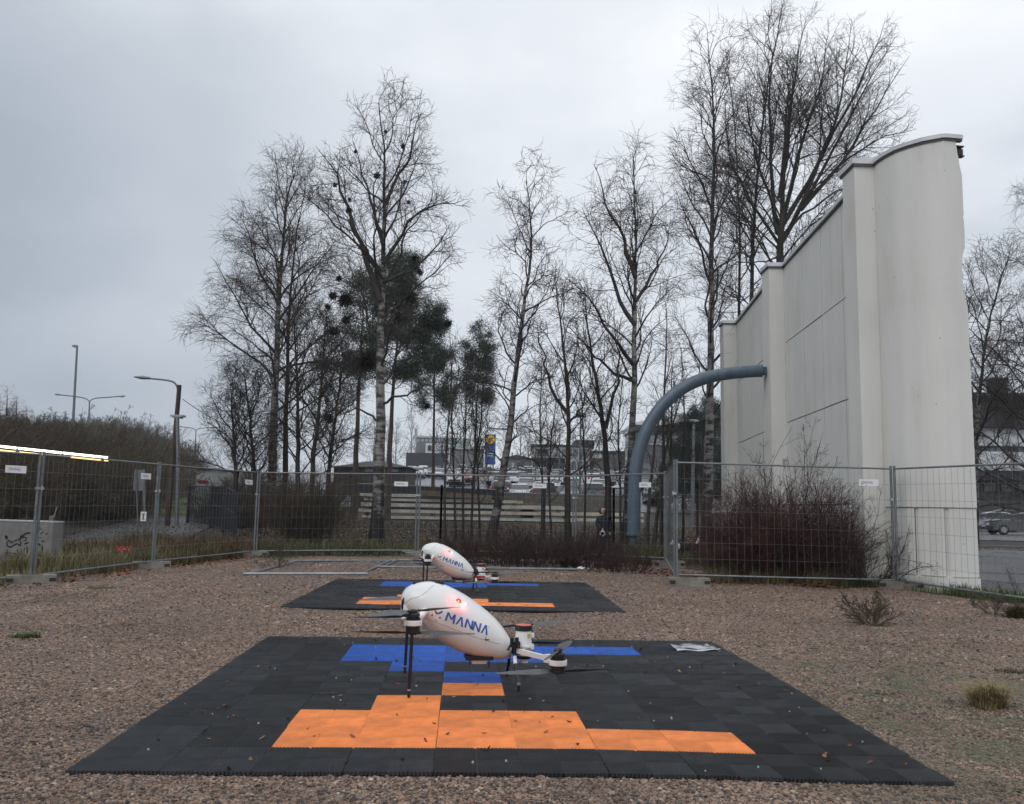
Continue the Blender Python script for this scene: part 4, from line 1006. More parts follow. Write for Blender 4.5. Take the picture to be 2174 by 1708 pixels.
def along(P, n, w0, w1):
    P = np.array(P, float); s = np.r_[0, np.cumsum(np.linalg.norm(np.diff(P, axis=0), axis=1))]; q = rng.uniform(0, s[-1], n)
    b = np.stack([np.interp(q, s, P[:, 0]), np.interp(q, s, P[:, 1])], 1); i = np.clip(np.searchsorted(s, q) - 1, 0, len(P) - 2)
    t = np.diff(P, axis=0)[i]; t /= np.linalg.norm(t, axis=1, keepdims=True); nn = np.stack([-t[:, 1], t[:, 0]], 1)
    cl_ = .5 + .5 * np.sin(q * 2.1 + 1.3) * np.sin(q * 5.3); keep = rng.random(n) < .12 + .88 * cl_ ** 1.5
    return (b + nn * rng.uniform(w0, w1, (n, 1)))[keep]
FP = [(-8.9, 9.6), (-7.16, 13.33), (-6.72, 16.7), (-5.92, 20.54), (-2.22, 21.16), (1.55, 20.95), (3.38, 19.03), (2.70, 14.38), (6.36, 14.52), (7.27, 11.15)]
blades('dry_grass', along([(-6.95, 14.9)] + FP[2:4], 15000, .1, 2.0), .40, .006, straw_m, 'pale dry grass growing behind the left fence')
blades('dry_grass_low', along(FP[:3], 5000, .1, 1.1), .20, .006, straw_m, 'short pale dry grass in front of the graffiti block')
blades('weeds', along(FP[2:4], 6000, .2, 3.0), .40, .007, olive_m, 'olive weeds behind the left fence', cat='weeds')
blades('weeds_back', along(FP[3:7], 16000, .1, 2.6), .36, .007, olive_m, 'olive weeds along the back fence', cat='weeds')
blades('green_grass', along([(-5.9, 20.7), (-2.5, 21.3)], 5000, .1, 1.4), .25, .007, green_m, 'green grass behind the back fence')
blades('fence_grass', along([(3.4, 15.2), (5.6, 15.0)], 3200, -.1, .5), .34, .006, straw_m, 'dry grass under the big red shrub')
blades('weeds_pipe', along([(2.2, 20.4), (3.4, 22.3)], 4500, -1.2, 1.2), .45, .007, olive_m, 'weeds round the foot of the pipe', cat='weeds')
blades('wall_grass', along([(5.5, 14.7), (6.4, 14.6), (7.0, 13.6), (7.5, 11.9)], 3600, -.15, .35), .20, .006, green_m, 'green grass at the foot of the white wall')
blades('rail_grass', along([(-5.9, 20.3), (-2.3, 20.95)], 2000, -.5, .15), .10, .005, green_m, 'short grass under the back fence rail')
tuft_m = M('yellow_brown_grass', (.24, .185, .085), .8, 0, .55, 9.0)
blades('weeds_gate', along([(-6.6, 17.6), (-6.0, 19.5), (-5.6, 21.2)], 12000, .3, 3.2), .55, .007, M('rusty_weeds', (.095, .062, .026), .8, 0, .5, 1.2), 'rusty dry weeds in front of the dark gate', cat='weeds')
for k in range(5):
    u = random.uniform(250, 430); Yk = random.uniform(19, 23); p = ay(u, 1130, Yk)
    bush('weed_shrub', 'thin leafless weed shrub beside the footpath behind the left fence', (p[0], Yk, g0(p[0], Yk) - .05), bank[k % 3], 'leafless weed shrubs beside the footpath', random.uniform(.45, .8), random.uniform(0, 6))
# weeds dotted in the gravel
def tuft(u, v, n, r, h, mat, lb, w=.004, ry=None, nm='grass_tuft'):
    p = gp(u, v); a = rng.uniform(0, 2 * PI, n); q = np.sqrt(rng.random(n)) * r
    pts = np.stack([p[0] + q * np.cos(a), p[1] + (ry or .7) * q * np.sin(a)], 1)
    o = blades(nm, pts, h, w, mat, lb, 1.25); o['kind'] = 'thing'; o['category'] = 'grass tuft'; o['group'] = 'grass tufts in the gravel'; return o
tuft(2098, 1500, 620, .10, .20, tuft_m, 'large yellow-brown arching grass tuft on the gravel at the right', .0028)
tuft(54, 1352, 240, .12, .07, green_m, 'small green weed on the gravel at the left edge')
tuft(2165, 1312, 500, .14, .20, olive_m, 'leafy green clump at the right edge below the fence rail', .006)
tuft(1725, 1570, 180, .07, .035, green_m, 'tiny green weed touching the right edge of the near mat')
tuft(1860, 1330, 160, .09, .05, green_m, 'green weed at the foot of the little red shrub')
tuft(1640, 1308, 160, .14, .04, green_m, 'thin green weed patch right of the far mat')
tuft(1875, 1478, 120, .06, .04, green_m, 'tiny weed on the gravel left of the large grass tuft')
tuft(2145, 1428, 170, .12, .05, olive_m, 'flat olive weed above the large grass tuft')
tuft(225, 1242, 260, .25, .05, green_m, 'low green weed patch near the left fence foot')
tuft(1205, 1206, 420, .15, .30, olive_m, 'yellow-green weed in front of the low red thicket', .006)
tuft(1005, 1212, 220, .2, .14, olive_m, 'olive weed beside the tail of the far drone', .005)
tuft(1895, 1245, 420, .14, .28, green_m, 'tall green grass tuft at the wall fence post', .005)
# fallen leaves
leafA = M('rust_brown_leaves', (.16, .055, .022), .75, 0, .5, 3.0, rnd=.4)
leafB = M('dark_brown_leaves', (.060, .030, .020), .8, 0, .5, 3.0)
leafC = M('tan_leaves', (.24, .15, .075), .75, 0, .4, 3.0, rnd=.3)
def litter(name, pts, size, mat, label, hmax=.03):
    n = len(pts); c = np.stack([pts[:, 0], pts[:, 1], gz(pts[:, 0], pts[:, 1]) + rng.uniform(.004, hmax, n)], 1)
    a = rng.uniform(0, 2 * PI, n); s_ = size * rng.uniform(.5, 1.3, n)
    d = np.stack([np.cos(a), np.sin(a), rng.uniform(-.5, .5, n)], 1) * s_[:, None]; e = np.stack([-np.sin(a), np.cos(a), rng.uniform(-.5, .5, n)], 1) * s_[:, None] * .6
    V = np.stack([c - d, c + e, c + d, c - e], 1).reshape(-1, 3)
    o = link(name, npmesh(name, V, np.arange(n * 4).reshape(-1, 4), mat, smooth=False)); kind(o, 'stuff', label, 'leaves'); return o
litter('leaf_litter', along(FP[:4], 2600, -.45, .1), .035, leafA, 'rust coloured fallen leaves under the left fence')
litter('leaf_litter', along([(3.2, 15.4), (5.6, 14.6)], 1500, -.4, .5), .035, leafA, 'rust coloured fallen leaves by the right fence foot')
litter('leaf_litter', along([(2.7, 18.0), (3.4, 16.3), (4.6, 15.6)], 1800, -.6, .6), .035, leafA, 'rust coloured leaves behind the fence corner')
litter('leaf_litter', along([(-2.0, 20.4), (3.0, 18.6)], 2500, -.9, .3), .03, leafB, 'dark fallen leaves along the back fence')
yl = np.stack([rng.uniform(-6, 6.5, 420), rng.uniform(3.5, 18, 420)], 1)
litter('yard_leaves', yl[:260], .022, leafB, 'dark leaves scattered over the gravel yard', .022)
litter('yard_leaves', yl[260:], .022, leafA, 'rusty leaves scattered over the gravel yard', .022)
bx = np.stack([rng.uniform(-9, 9, 26000), 21 + 21 * rng.random(26000) ** 1.5], 1)
litter('leaf_litter_wood', bx[:13000], .05, leafB, 'dark fallen leaves on the ground beneath the trees', .05)
litter('leaf_litter_wood', bx[13000:20000], .045, leafA, 'rusty fallen leaves on the ground beneath the trees', .05)
litter('leaf_litter_wood', bx[20000:23500], .045, leafC, 'pale fallen leaves on the ground beneath the trees', .05)
pl_ = np.stack([rng.uniform(-15, -7, 2600), rng.uniform(19, 38, 2600)], 1)
litter('leaf_litter_path', pl_, .05, leafB, 'dark fallen leaves scattered over the footpath', .04)
blades('wood_grass', bx[rng.random(len(bx)) < .35], .22, .007, olive_m, 'sparse weeds on the ground beneath the trees', cat='weeds')
litter('leaf_litter', np.stack([rng.uniform(12, 30, 1500), rng.uniform(31.5, 33.2, 1500)], 1), .05, leafA, 'fallen leaves in front of the road kerb')

# ================================================================== mobile fence panels
sign_txt = text_mesh('CRONVALL', .062, 'lettering', blue_ink)
def fence_panel(a, b, label, za=None, zb=None, sign=True, group='mobile steel fence panels', coupler=True, h=2.0, sgn_d=.40):
    a = np.array(a, float); b = np.array(b, float); Ln = np.linalg.norm(b - a); ang = math.atan2(b[1] - a[1], b[0] - a[0])
    za = g0(*a) if za is None else za; zb = g0(*b) if zb is None else zb
    t = thing('mobile_fence', label, 'fence panel', (a[0], a[1], 0), ang, group)
    zz = lambda x: za + (zb - za) * x / Ln
    x0, x1 = .035, Ln - .035
    for x in (x0, x1):
        q = MB(); q.tube([(x, 0, zz(x) + .03), (x, 0, zz(x) + 1.0), (x, 0, zz(x) + h)], .021, 10); q.build('post', galv, t, True)
    for nm, z in (('top_rail', h - .05), ('bottom_rail', .13)):
        q = MB(); q.tube([(x0, 0, zz(x0) + z), (Ln / 2, 0, zz(Ln / 2) + z + rng.uniform(-.012, .006)), (x1, 0, zz(x1) + z)], .0155, 8); q.build(nm, galv, t, True)
    nv = int(round((x1 - x0) / .125)); W = []
    for i in range(1, nv):
        x = x0 + (x1 - x0) * i / nv; bow = rng.normal(0, .006)
        W.append([(x, 0, zz(x) + .13), (x + bow, rng.normal(0, .004), zz(x) + .13 + (h - .18) / 2), (x, 0, zz(x) + h - .05)])
    for k in range(1, 7):
        z = .13 + (h - .18) * k / 7; W.append([(x0, .004, zz(x0) + z), (Ln / 2, .004 + rng.normal(0, .004), zz(Ln / 2) + z + rng.normal(0, .006)), (x1, .004, zz(x1) + z)])
    P = np.array(W); V, F = tubes(P, np.full(P.shape[:2], .0021), 3)
    w = link('wire_mesh', npmesh('wire_mesh', V, F, wire_m), t); w['kind'] = 'stuff'
    if sign:
        q = MB(); c = Ln - sgn_d; q.box((c, -.012, zz(c) + h - .29), (.33, .006, .11)); sp = q.build('sign_plate', white_pl, t)
        o = link('lettering', sign_txt, sp, (c - .02, -.0165, zz(c) + h - .29)); o.rotation_euler = (PI / 2, 0, 0); o.scale = (.62, 1, 1)
        q = MB()
        for s_ in (-1, 1): q.tube([(c + s_ * .14, -.016, zz(c) + h - .26), (c + s_ * .14, .01, zz(c) + h - .24)], .003, 4)
        q.build('cable_tie', white_pl, t)
    if coupler:
        q = MB(); z = zz(Ln) + h * .72; q.box((Ln, 0, z), (.125, .052, .035)); q.lathe([(.012, -.03), (.012, .04)], (Ln + .02, -.03, z), 8); q.build('coupler', M('bright_zinc', (.55, .56, .57), .3, .9), t)
    return t
FPz = {0: -.09, 1: -.08, 2: -.05, 3: -.035, 4: .02, 5: .03, 6: .06, 7: .045, 8: .015, 9: -.02}
F_ = FP
lab = ['steel mesh fence panel at the left edge under the light tube', 'steel mesh fence panel between the two nearest left posts, below the light tube end', 'steel mesh fence panel left of the hazel shrub, before the dark gate',
       'steel mesh fence panel in front of the hazel shrub and the thick birch', 'steel mesh fence panel behind the far drone and low red thicket', 'steel mesh fence panel in front of the person and the blue pipe',
       'steel mesh fence panel seen almost edge on beside the blue pipe', 'steel mesh fence panel in front of the big red shrub', 'steel mesh fence panel at the right edge in front of the white wall']
sd_ = [.42, .46, .46, .42, .85, .55, .5, .42, .5]
for k in range(9):
    fence_panel(F_[k], F_[k + 1], lab[k], FPz[k] - .0, FPz[k + 1], sign=k not in (6, 8), sgn_d=sd_[k])
def foot(x, y, ang, z, label, w=.68):
    t = thing('concrete_ballast', label, 'fence foot', (x, y, z), ang, 'concrete fence feet')
    q = MB(); q.box((0, 0, .075), (w, .25, .15), taper=.96); q.build('block', concrete, t)
    q = MB()
    for sx in (-1, 1): q.box((sx * (w / 2 - .06), -.121, .085), (.09, .02, .05))
    q.build('slot', joint_m, t)
    q = MB(); q.box((0, 0, .1515), (.30, .07, .004)); q.build('socket', joint_m, t)
fl = [(1, -7.10, 13.20, .5, 'grey concrete fence foot nearest the left edge'), (2, -6.70, 16.60, .3, 'grey concrete fence foot by the second left post'), (3, -5.92, 20.45, .1, 'grey concrete fence foot at the left back corner'),
      (4, -2.22, 21.1, 0, 'concrete fence foot half hidden behind the far drone nose'), (5, 1.55, 20.9, -.2, 'concrete fence foot in the low red thicket'), (6, 3.42, 18.95, .05, 'concrete fence foot behind the fence corner near the pipe'),
      (7, 2.90, 14.30, .02, 'concrete fence foot at the corner post in front of the red shrub'), (8, 6.40, 14.46, -.3, 'concrete fence foot at the foot of the white wall')]
for k, x, y, a, lb in fl: foot(x, y, a, g0(x, y) - .012, lb)
# panels and rails lying flat on the gravel
def lying(P, label, z=.03):
    P = [np.array([*q, g0(*q) + z]) for q in P]; o = P[0]
    t = thing('lying_fence', label, 'fence panel', o, 0, 'fence panels lying on the gravel')
    P = [p - o for p in P]
    for k in range(4):
        a, b = P[k], P[(k + 1) % 4]; e = (b - a) / np.linalg.norm(b - a)
        q = MB(); q.tube([a - e * (.10 if k % 2 == 0 else 0), (a + b) / 2, b + e * (.10 if k % 2 == 0 else 0)], .024, 8); q.build('tube', M('pale_tube', (.30, .31, .32), .4, .5, .2, 8) if (k == 0 and P[1][1] < .5 and P[1][0] < 2.5) else galv, t, True)
    W = []
    for i in range(1, 22):
        s_ = i / 22; W.append([P[0] * (1 - s_) + P[1] * s_, ((P[0] + P[3]) * (1 - s_) + (P[1] + P[2]) * s_) / 2 - np.array([0, 0, .012]), P[3] * (1 - s_) + P[2] * s_])
    for i in range(1, 8):
        s_ = i / 8; W.append([P[0] * (1 - s_) + P[3] * s_, ((P[0] + P[1]) * (1 - s_) + (P[3] + P[2]) * s_) / 2 - np.array([0, 0, .012]), P[1] * (1 - s_) + P[2] * s_])
    Q = np.array(W); V, F = tubes(Q, np.full(Q.shape[:2], .002), 3); w = link('wire_mesh', npmesh('wire_mesh', V, F, wire_m), t); w['kind'] = 'stuff'
lying([(-4.36, 14.9), (-2.52, 15.2), (-2.55, 18.95), (-4.43, 18.5)], 'fence panel lying flat on the gravel left of the far drone')
lying([(-2.42, 17.0), (1.25, 17.3), (1.2, 19.4), (-2.42, 19.2)], 'fence panel lying flat behind the far drone, partly overgrown')
def plank(u0, v0, u1, v1, w, label, mat=None, nm='plank', zt=.03, grp='pale laths on the ground'):
    a, b = gp(u0, v0), gp(u1, v1); c = (a + b) / 2; ang = math.atan2(b[1] - a[1], b[0] - a[0])
    q = MB(); q.box((0, 0, 0), (np.linalg.norm(b - a), w, zt)); o = q.build(nm, mat or M('pale_lath', (.30, .29, .26), .7, 0, .2, 5), None, loc=(c[0], c[1], g0(c[0], c[1]) + zt / 2 + .01), rz=ang)
    tag(o, label, 'plank', grp)
plank(1490, 1231, 1560, 1236, .12, 'pale board on the ground behind the corner fence foot', zt=.04)
plank(1152, 1202, 1205, 1203, .07, 'short pale lath lying in front of the low red thicket')
paper = M('crumpled_white_paper', (.72, .74, .76), .6)
for (u, v, lb) in ((1228, 1212, 'flat white scrap on the gravel left of the crumpled one'), (1247, 1214, 'crumpled white scrap on the gravel before the low thicket')):
    p = gp(u, v); q = MB()
    for k in range(4):
        c = np.array([rng.uniform(-.05, .05), rng.uniform(-.03, .03), .01 + .008 * k]); d = rng.normal(0, .032, (4, 3)) * (1, 1, .5); q.add(c + d, [(0, 1, 2), (0, 2, 3)])
    tag(q.build('paper_scrap', paper, None, loc=(p[0], p[1], .03)), lb, 'litter', 'white scraps on the gravel')

# ================================================================== light tube on the left fence
la, lb_ = ay(-40, 944, 12.42), ay(228, 972, 14.75)
lt_ = thing('light_tube', 'long glowing white light tube along the top of the left fence', 'lamp', la)
dv = lb_ - la; q = MB(); q.tube([(0, 0, .0), dv / 2, dv], .0175, 12); q.build('glowing_tube', M('lit_tube', (1.0, .93, .78), .4, emit=3.2, var=.0), lt_, True)
q = MB(); q.tube([(0, .03, -.055), dv / 2 + np.array([0, .03, -.055]), dv + np.array([0, .03, -.055])], .011, 6); q.build('tube_reflection', M('reflection_glow', (1.0, .70, .28), .4, emit=1.1, var=.0), lt_, True)  # glowing strip draws the tube's reflection in its wet casing
e = dv / np.linalg.norm(dv); q = MB(); q.lathe([(.03, 0), (.03, .03)], dv - e * .012 + np.array([0, 0, -.0]), 10, axis=tuple(e)); q.build('end_cap', galv_dull, lt_)
q = MB()
for s_ in (.25, .6, .95): q.box(dv * s_ + np.array([0, .03, -.03]), (.03, .10, .09))
q.build('bracket', galv_dull, lt_)

# ================================================================== graffiti block behind the left fence
gb0, gb1 = ay(-45, 1112, 17.2), ay(113, 1110, 16.6)
gt = thing('concrete_block', 'low concrete barrier block with black graffiti behind the left fence', 'concrete block', (gb1[0], gb1[1], 0))
w_ = np.linalg.norm((gb0 - gb1)[:2]); ang = math.atan2(gb1[1] - gb0[1], gb1[0] - gb0[0]); gt.rotation_euler = (0, 0, ang)
zt = gb1[2]; q = MB(); q.box((-w_ / 2, .12, zt / 2 - .2), (w_, .24, zt + .4)); q.build('block', concrete.copy() if False else M('pale_block_concrete', (.19, .187, .178), .85, 0, .25, 3, .4, 50), gt)
q = MB(); q.box((-w_ / 2, .12, zt + .012), (w_ + .02, .26, .025)); q.build('worn_top_edge', bl_light, gt)
def gxy(px, py):   # crop pixel -> block face coordinates
    u = (px * .10539) / 1.1776; v = (1280 + py * .10539) / 1.1776; p = ay(u, v, 16.8); return ((p[0] - gb1[0]) / math.cos(ang), -.006, p[2])
strokes = [([(180, 740), (130, 670), (60, 720), (50, 800), (130, 850), (230, 820), (330, 760), (400, 770), (460, 820), (480, 720), (430, 680)], 30), ([(180, 690), (210, 750), (300, 680), (450, 655), (470, 550)], 26), ([(450, 640), (520, 570), (620, 510), (740, 500)], 34), ([(500, 600), (620, 610), (640, 640)], 30),
           ([(560, 680), (640, 680)], 22), ([(570, 770), (640, 740), (700, 735)], 26), ([(60, 900), (90, 1050), (0, 1060)], 30), ([(0, 1000), (90, 970)], 26), ([(110, 990), (200, 980)], 24), ([(110, 1050), (200, 1040)], 24), ([(230, 1010), (300, 980), (350, 1030), (320, 1090)], 28), ([(360, 900), (410, 980), (420, 1130)], 28), ([(420, 1030), (500, 1000)], 24), ([(490, 890), (480, 980)], 28),
           ([(590, 860), (555, 930), (580, 1050), (640, 1040)], 28), ([(655, 820), (660, 980)], 26), ([(0, 1190), (40, 1160), (90, 1170)], 26), ([(0, 620), (80, 600)], 40), ([(10, 570), (60, 660)], 40), ([(880, 745), (950, 735), (1040, 790)], 40), ([(1040, 540), (1060, 490), (1130, 470)], 16), ([(1170, 520), (1250, 515)], 18), ([(1060, 700), (1150, 680)], 22), ([(1090, 800), (1090, 980)], 40), ([(915, 350), (980, 345), (980, 395), (920, 410)], 12), ([(1010, 350), (1015, 410), (1090, 410)], 10), ([(900, 600), (1060, 600)], 14), ([(920, 650), (1000, 650)], 14), ([(560, 1090), (570, 1160), (640, 1130)], 20)]
q = MB()
for pts, w0 in strokes:
    P = resample(np.array([gxy(*p) for p in pts]), max(6, len(pts) * 3)); r = w0 * .10539 / 1.1776 * 16.8 / FPX / 2 * 1.15
    T_ = np.gradient(P, axis=0); T_ /= np.linalg.norm(T_, axis=1)[:, None] + 1e-9; Nn = np.stack([-T_[:, 2], T_[:, 1] * 0, T_[:, 0]], 1)
    n = len(P); V = np.concatenate([P + Nn * r, P - Nn * r]); q.add(V, [(i, i + 1, n + i + 1, n + i) for i in range(n - 1)])
q.build('graffiti_strokes', black_ink, gt)
q = MB(); c = ((ay(96, 1103, 16.8)[0] - gb1[0]), .2, zt + .06); q.box(c, (.09, .03, .13)); q.build('lifting_lug', galv_dull, gt); 
q = MB(); q.tube([(c[0] + .05, .2, zt + .1), (c[0] + .12, .2, zt + .30)], .006, 5); q.build('bent_rod', M('pale_rod', (.4, .4, .34), .6), gt)

# ================================================================== lamp posts, signs, poles
def pole_pts(pts, Y, base): return [ay(u, v, Y) - base for u, v in pts]
def base_at(u, Y):
    p = ay(u, 1080, Y); return np.array([p[0], Y, g0(p[0], Y)])
Yk = 34; bo = base_at(373, Yk)
t = thing('wooden_lamp_pole', 'dark wooden pole with long curved lamp arm at the left', 'lamp post', bo)
top = ay(381, 818, Yk) - bo
q = MB(); q.tube([(top[0] - .12, 0, 0), (top[0] - .05, 0, top[2] * .5), top], [.11, .10, .085], 10); q.build('wooden_pole', pine_bark, t, True)
q = MB(); q.tube([(.13, -.13, -.1), ay(379, 990, Yk) - bo + np.array([.03, -.12, 0]), ay(378, 886, Yk) - bo + np.array([.02, -.12, 0])], .075, 10); q.build('steel_support', galv, t, True)
arm = resample(np.array(pole_pts([(377, 850), (378, 826), (373, 812), (358, 808), (330, 805), (312, 803.5)], Yk, bo)), 16); q = MB(); q.tube(arm, .035, 8); q.build('lamp_arm', galv_dull, t, True)
a, b = pole_pts([(318, 803.5), (284, 800.5)], Yk, bo); q = MB(); q.tube([a, (a + b) / 2, b], [.05, .075, .02], 8); q.build('lamp_head', galv_dull, t, True)
q = MB(); q.box(ay(378, 884, Yk) - bo, (.50, .35, .07)); q.box(ay(378, 887, Yk) - bo, (.3, .3, .06)); q.build('collar', bl_light, t)
cb = ay(388, 848, Yk); ce = ay(600, 930, 33.5); s_ = np.linspace(0, 1, 14)[:, None]
wp = cb * (1 - s_) + ce * s_; wp[:, 2] -= 1.0 * (s_ * (1 - s_))[:, 0] * 4 * .35
q = MB(); q.tube(wp - cb, .012, 4); tag(q.build('overhead_cable', black_ink, None, loc=cb), 'thin cable sagging from the wooden lamp pole into the trees', 'cable')
q = MB(); q.ball((0, 0, 0), .035, 8); p_ = ay(371, 1166, 28); tag(q.build('yellow_marker', M('yellow_marker_paint', (.75, .75, .02), .5, emit=.15), None, loc=(p_[0], 28, p_[2])), 'tiny bright yellow marker in the weeds below the lamp pole', 'marker')  # marker surface is given a faint glow, it is no lamp
def lamp(label, Y, px, heads, r=.06, base_v=None, group=None, arms=()):
    bo = base_at(px[0][0], Y); t = thing('street_lamp', label, 'street lamp', bo, 0, group)
    P = pole_pts(px, Y, bo); P[0] = np.array([P[0][0], 0, -.1]); q = MB(); q.tube(P, np.linspace(r, r * .6, len(P)), 8); q.build('post', galv_dull, t, True)
    for A in arms: q = MB(); q.tube(resample(np.array(pole_pts(A, Y, bo)), 12), r * .5, 6); q.build('arm', galv_dull, t, True)
    for (u0, v0, u1, v1, th) in heads:
        a, b = pole_pts([(u0, v0), (u1, v1)], Y, bo); q = MB(); q.tube([a, (a + b) / 2, b], [th * .7, th, th * .4], 6); q.build('lamp_head', M('lamp_head_grey', (.25, .26, .27), .5), t, True)
lamp('tall single street lamp above the left embankment', 62, [(153, 960), (155, 905), (158, 845), (164, 735)], [(164.5, 735.5, 153, 734.5, .12)], .12)
lamp('double-arm street lamp above the left embankment', 62, [(187, 960), (188.5, 900), (190, 853)], [(128, 838.5, 116, 837.5, .08), (254, 842.5, 266, 841, .08)], .075, arms=[[(190, 853), (188, 848), (182, 845.5), (150, 841), (118, 838)], [(190, 853), (192, 848), (198, 846), (230, 844), (264, 841)]])
lamp('farther double-arm street lamp behind the bare shrubs', 90, [(413, 1000), (415, 950), (416, 915)], [(388, 906.6, 381, 906, .08), (455, 908, 463, 907.5, .08)], .08, arms=[[(416, 915), (414, 911), (408, 909.5), (383, 906.2)], [(416, 915), (418, 911), (424, 909.8), (462, 907.6)]])
lamp('car park lamp with square camera-like head left of the pipe', 60, [(1231, 1090), (1232, 985), (1233, 890)], [(1226, 880, 1241, 880, .22), (1224, 884.5, 1234, 884, .1)], .10, group='car park lamps')
lamp('car park lamp with flat white head beside the dark conifer', 48, [(1470, 1140), (1471, 1000), (1473, 900)], [(1463, 894, 1484, 894.5, .10)], .12, group='car park lamps')
lamp('car park lamp with flat double head between alder and birch', 95, [(1187, 1040), (1188, 980), (1189, 905)], [(1184, 902, 1195, 902, .12)], .09, group='car park lamps')
lamp('small car park lamp just right of the leaning birch', 95, [(1136, 1040), (1137, 980), (1138, 918)], [(1133, 915, 1143, 915, .14)], .08, group='car park lamps')
# road sign seen from behind, parking notice, red bollard
Yk = 26; bo = base_at(296, Yk); t = thing('road_sign', 'grey road sign seen from behind on two posts beyond the left fence', 'road sign', bo)
p0, p1 = ay(285, 998, Yk) - bo, ay(304, 1042, Yk) - bo
q = MB(); q.box(((p0[0] + p1[0]) / 2, .02, (p0[2] + p1[2]) / 2), (p1[0] - p0[0], .02, p0[2] - p1[2])); q.build('plate', M('sign_back_grey', (.17, .175, .18), .5, .2), t)
for u, um, r_, yy in ((289, 296, .024, -.02), (303, 307, .045, .06)):
    a = ay(u, 997, Yk) - bo; b = ay(um, 1120, Yk) - bo; q = MB(); q.tube([(b[0] + .01, yy, -.1), (a[0], yy, a[2])], r_, 8); q.build('post', galv_dull, t, True)
n_ = ay(305, 1097, Yk) - bo; q = MB(); q.box((n_[0], -.02, n_[2]), (.17, .012, .28)); o = q.build('notice_plate', white_pl, t)
q = MB(); q.box((n_[0], -.0275, n_[2] + .07), (.09, .003, .025)); q.box((n_[0], -.0275, n_[2] - .02), (.03, .003, .15)); q.build('symbol', black_ink, o)
Yk = 17.4; p = ay(262, 1190, Yk); t = thing('red_container', 'bright red plastic container standing in the weeds behind the left fence', 'container', (p[0], Yk, g0(p[0], Yk)))
zt_ = ay(262, 1155, Yk)[2]; red_pl = M('red_plastic', (.42, .012, .018), .4)
q = MB(); q.lathe([(.125, 0), (.13, .02), (.14, zt_ - .14), (.14, zt_ - .12)], (0, 0, 0), 16); q.build('body', red_pl, t, True)
q = MB(); q.lathe([(.15, zt_ - .119), (.15, zt_ - .05), (.12, zt_ - .03)], (0, 0, 0), 16)
for k in range(8): a_ = k * PI / 4; q.box((.13 * math.cos(a_), .13 * math.sin(a_), zt_ - .02), (.04, .04, .05), a_)
q.build('ribbed_lid', red_pl, t)

# dark mesh fence beyond the yard
def dark_fence(pts, label, h=1.75, group='dark steel mesh fence runs', hs=None):
    P = [np.array([x, y, g0(x, y)]) for x, y in pts]; o = P[0]
    t = thing('mesh_fence', label, 'fence', o, 0, group)
    for p in P: q = MB(); q.box(p - o + np.array([0, 0, h / 2 - .1]), (.07, .07, h + .2)); q.build('post', dark_steel, t)
    for a, b in zip(P[:-1], P[1:]):
        a, b = a - o, b - o; n = int(np.linalg.norm(b - a) / .055); W = []
        for i in range(n): s_ = (i + .5) / n; c = a * (1 - s_) + b * s_; W.append([c + (0, 0, .05), c + (0, 0, h / 2), c + (0, 0, h)])
        for k in range(9): z = .06 + (h - .1) * k / 8; W.append([a + (0, 0, z), (a + b) / 2 + (0, 0, z), b + (0, 0, z)])
        Q = np.array(W); V, F = tubes(Q, np.full(Q.shape[:2], .0026), 3); w = link('mesh_panel', npmesh('mesh_panel', V, F, dark_steel), t); w['kind'] = 'stuff'
dark_fence([(-8.3, 25.6), (-5.2, 25.5), (-2.0, 25.5)], 'dark mesh fence behind the left back fence panels')
dark_fence([(-2.0, 25.5), (1.0, 25.5), (3.0, 25.4)], 'dark mesh fence before the plank stack')
dark_fence([(3.0, 25.4), (5.4, 25.3), (7.5, 25.2)], 'dark mesh fence around the foot of the pipe')
gd = thing('steel_gate', 'dark steel gate with upright bars across the footpath', 'gate', (-8.6, 26.0, g0(-8.6, 26.0)))
gpx = [(403, 1029, 1120, 37), (452, 1031, 1125, 33), (479, 1030, 1141, 30), (503, 1044, 1155, 27.0)]
GP = []
for u, v0, v1, Yk in gpx:
    a = ay(u, v0, Yk); zb = g0(a[0], Yk) - .1; GP.append((a[0], Yk, zb, a[2]))
    q = MB(); q.box((a[0] + 8.6, Yk - 26.0, (zb + a[2]) / 2 - g0(-8.6, 26.0)), (.11, .11, a[2] - zb)); q.build('post', dark_steel, gd)
zo = g0(-8.6, 26.0)
for (a, b) in zip(GP[:-1], GP[1:]):
    n = 14
    for i in range(n):
        s_ = (i + .5) / n; x = a[0] * (1 - s_) + b[0] * s_; y = a[1] * (1 - s_) + b[1] * s_; z0 = a[2] * (1 - s_) + b[2] * s_ + .2; z1 = a[3] * (1 - s_) + b[3] * s_ - .05
        q = MB(); q.box((x + 8.6, y - 26, (z0 + z1) / 2 - zo), (.028, .028, z1 - z0)); q.build('bar', dark_steel, gd)
    for f_ in (.12, .55, .97):
        q = MB(); q.tube([(a[0] + 8.6, a[1] - 26, a[2] + (a[3] - a[2]) * f_ - zo), (b[0] + 8.6, b[1] - 26, b[2] + (b[3] - b[2]) * f_ - zo)], .025, 5); q.build('crossbar', dark_steel, gd)
q = MB(); q.box((ay(512, 1080, 27)[0] + 8.6, 1.0, ay(512, 1080, 27)[2] - zo), (.17, .1, .19)); q.build('lock_box', dark_steel, gd)
q = MB(); q.box((ay(458, 1057, 31)[0] + 8.6, 5.0, ay(458, 1057, 31)[2] - zo), (.2, .1, .1)); q.build('lock_box', dark_steel, gd)

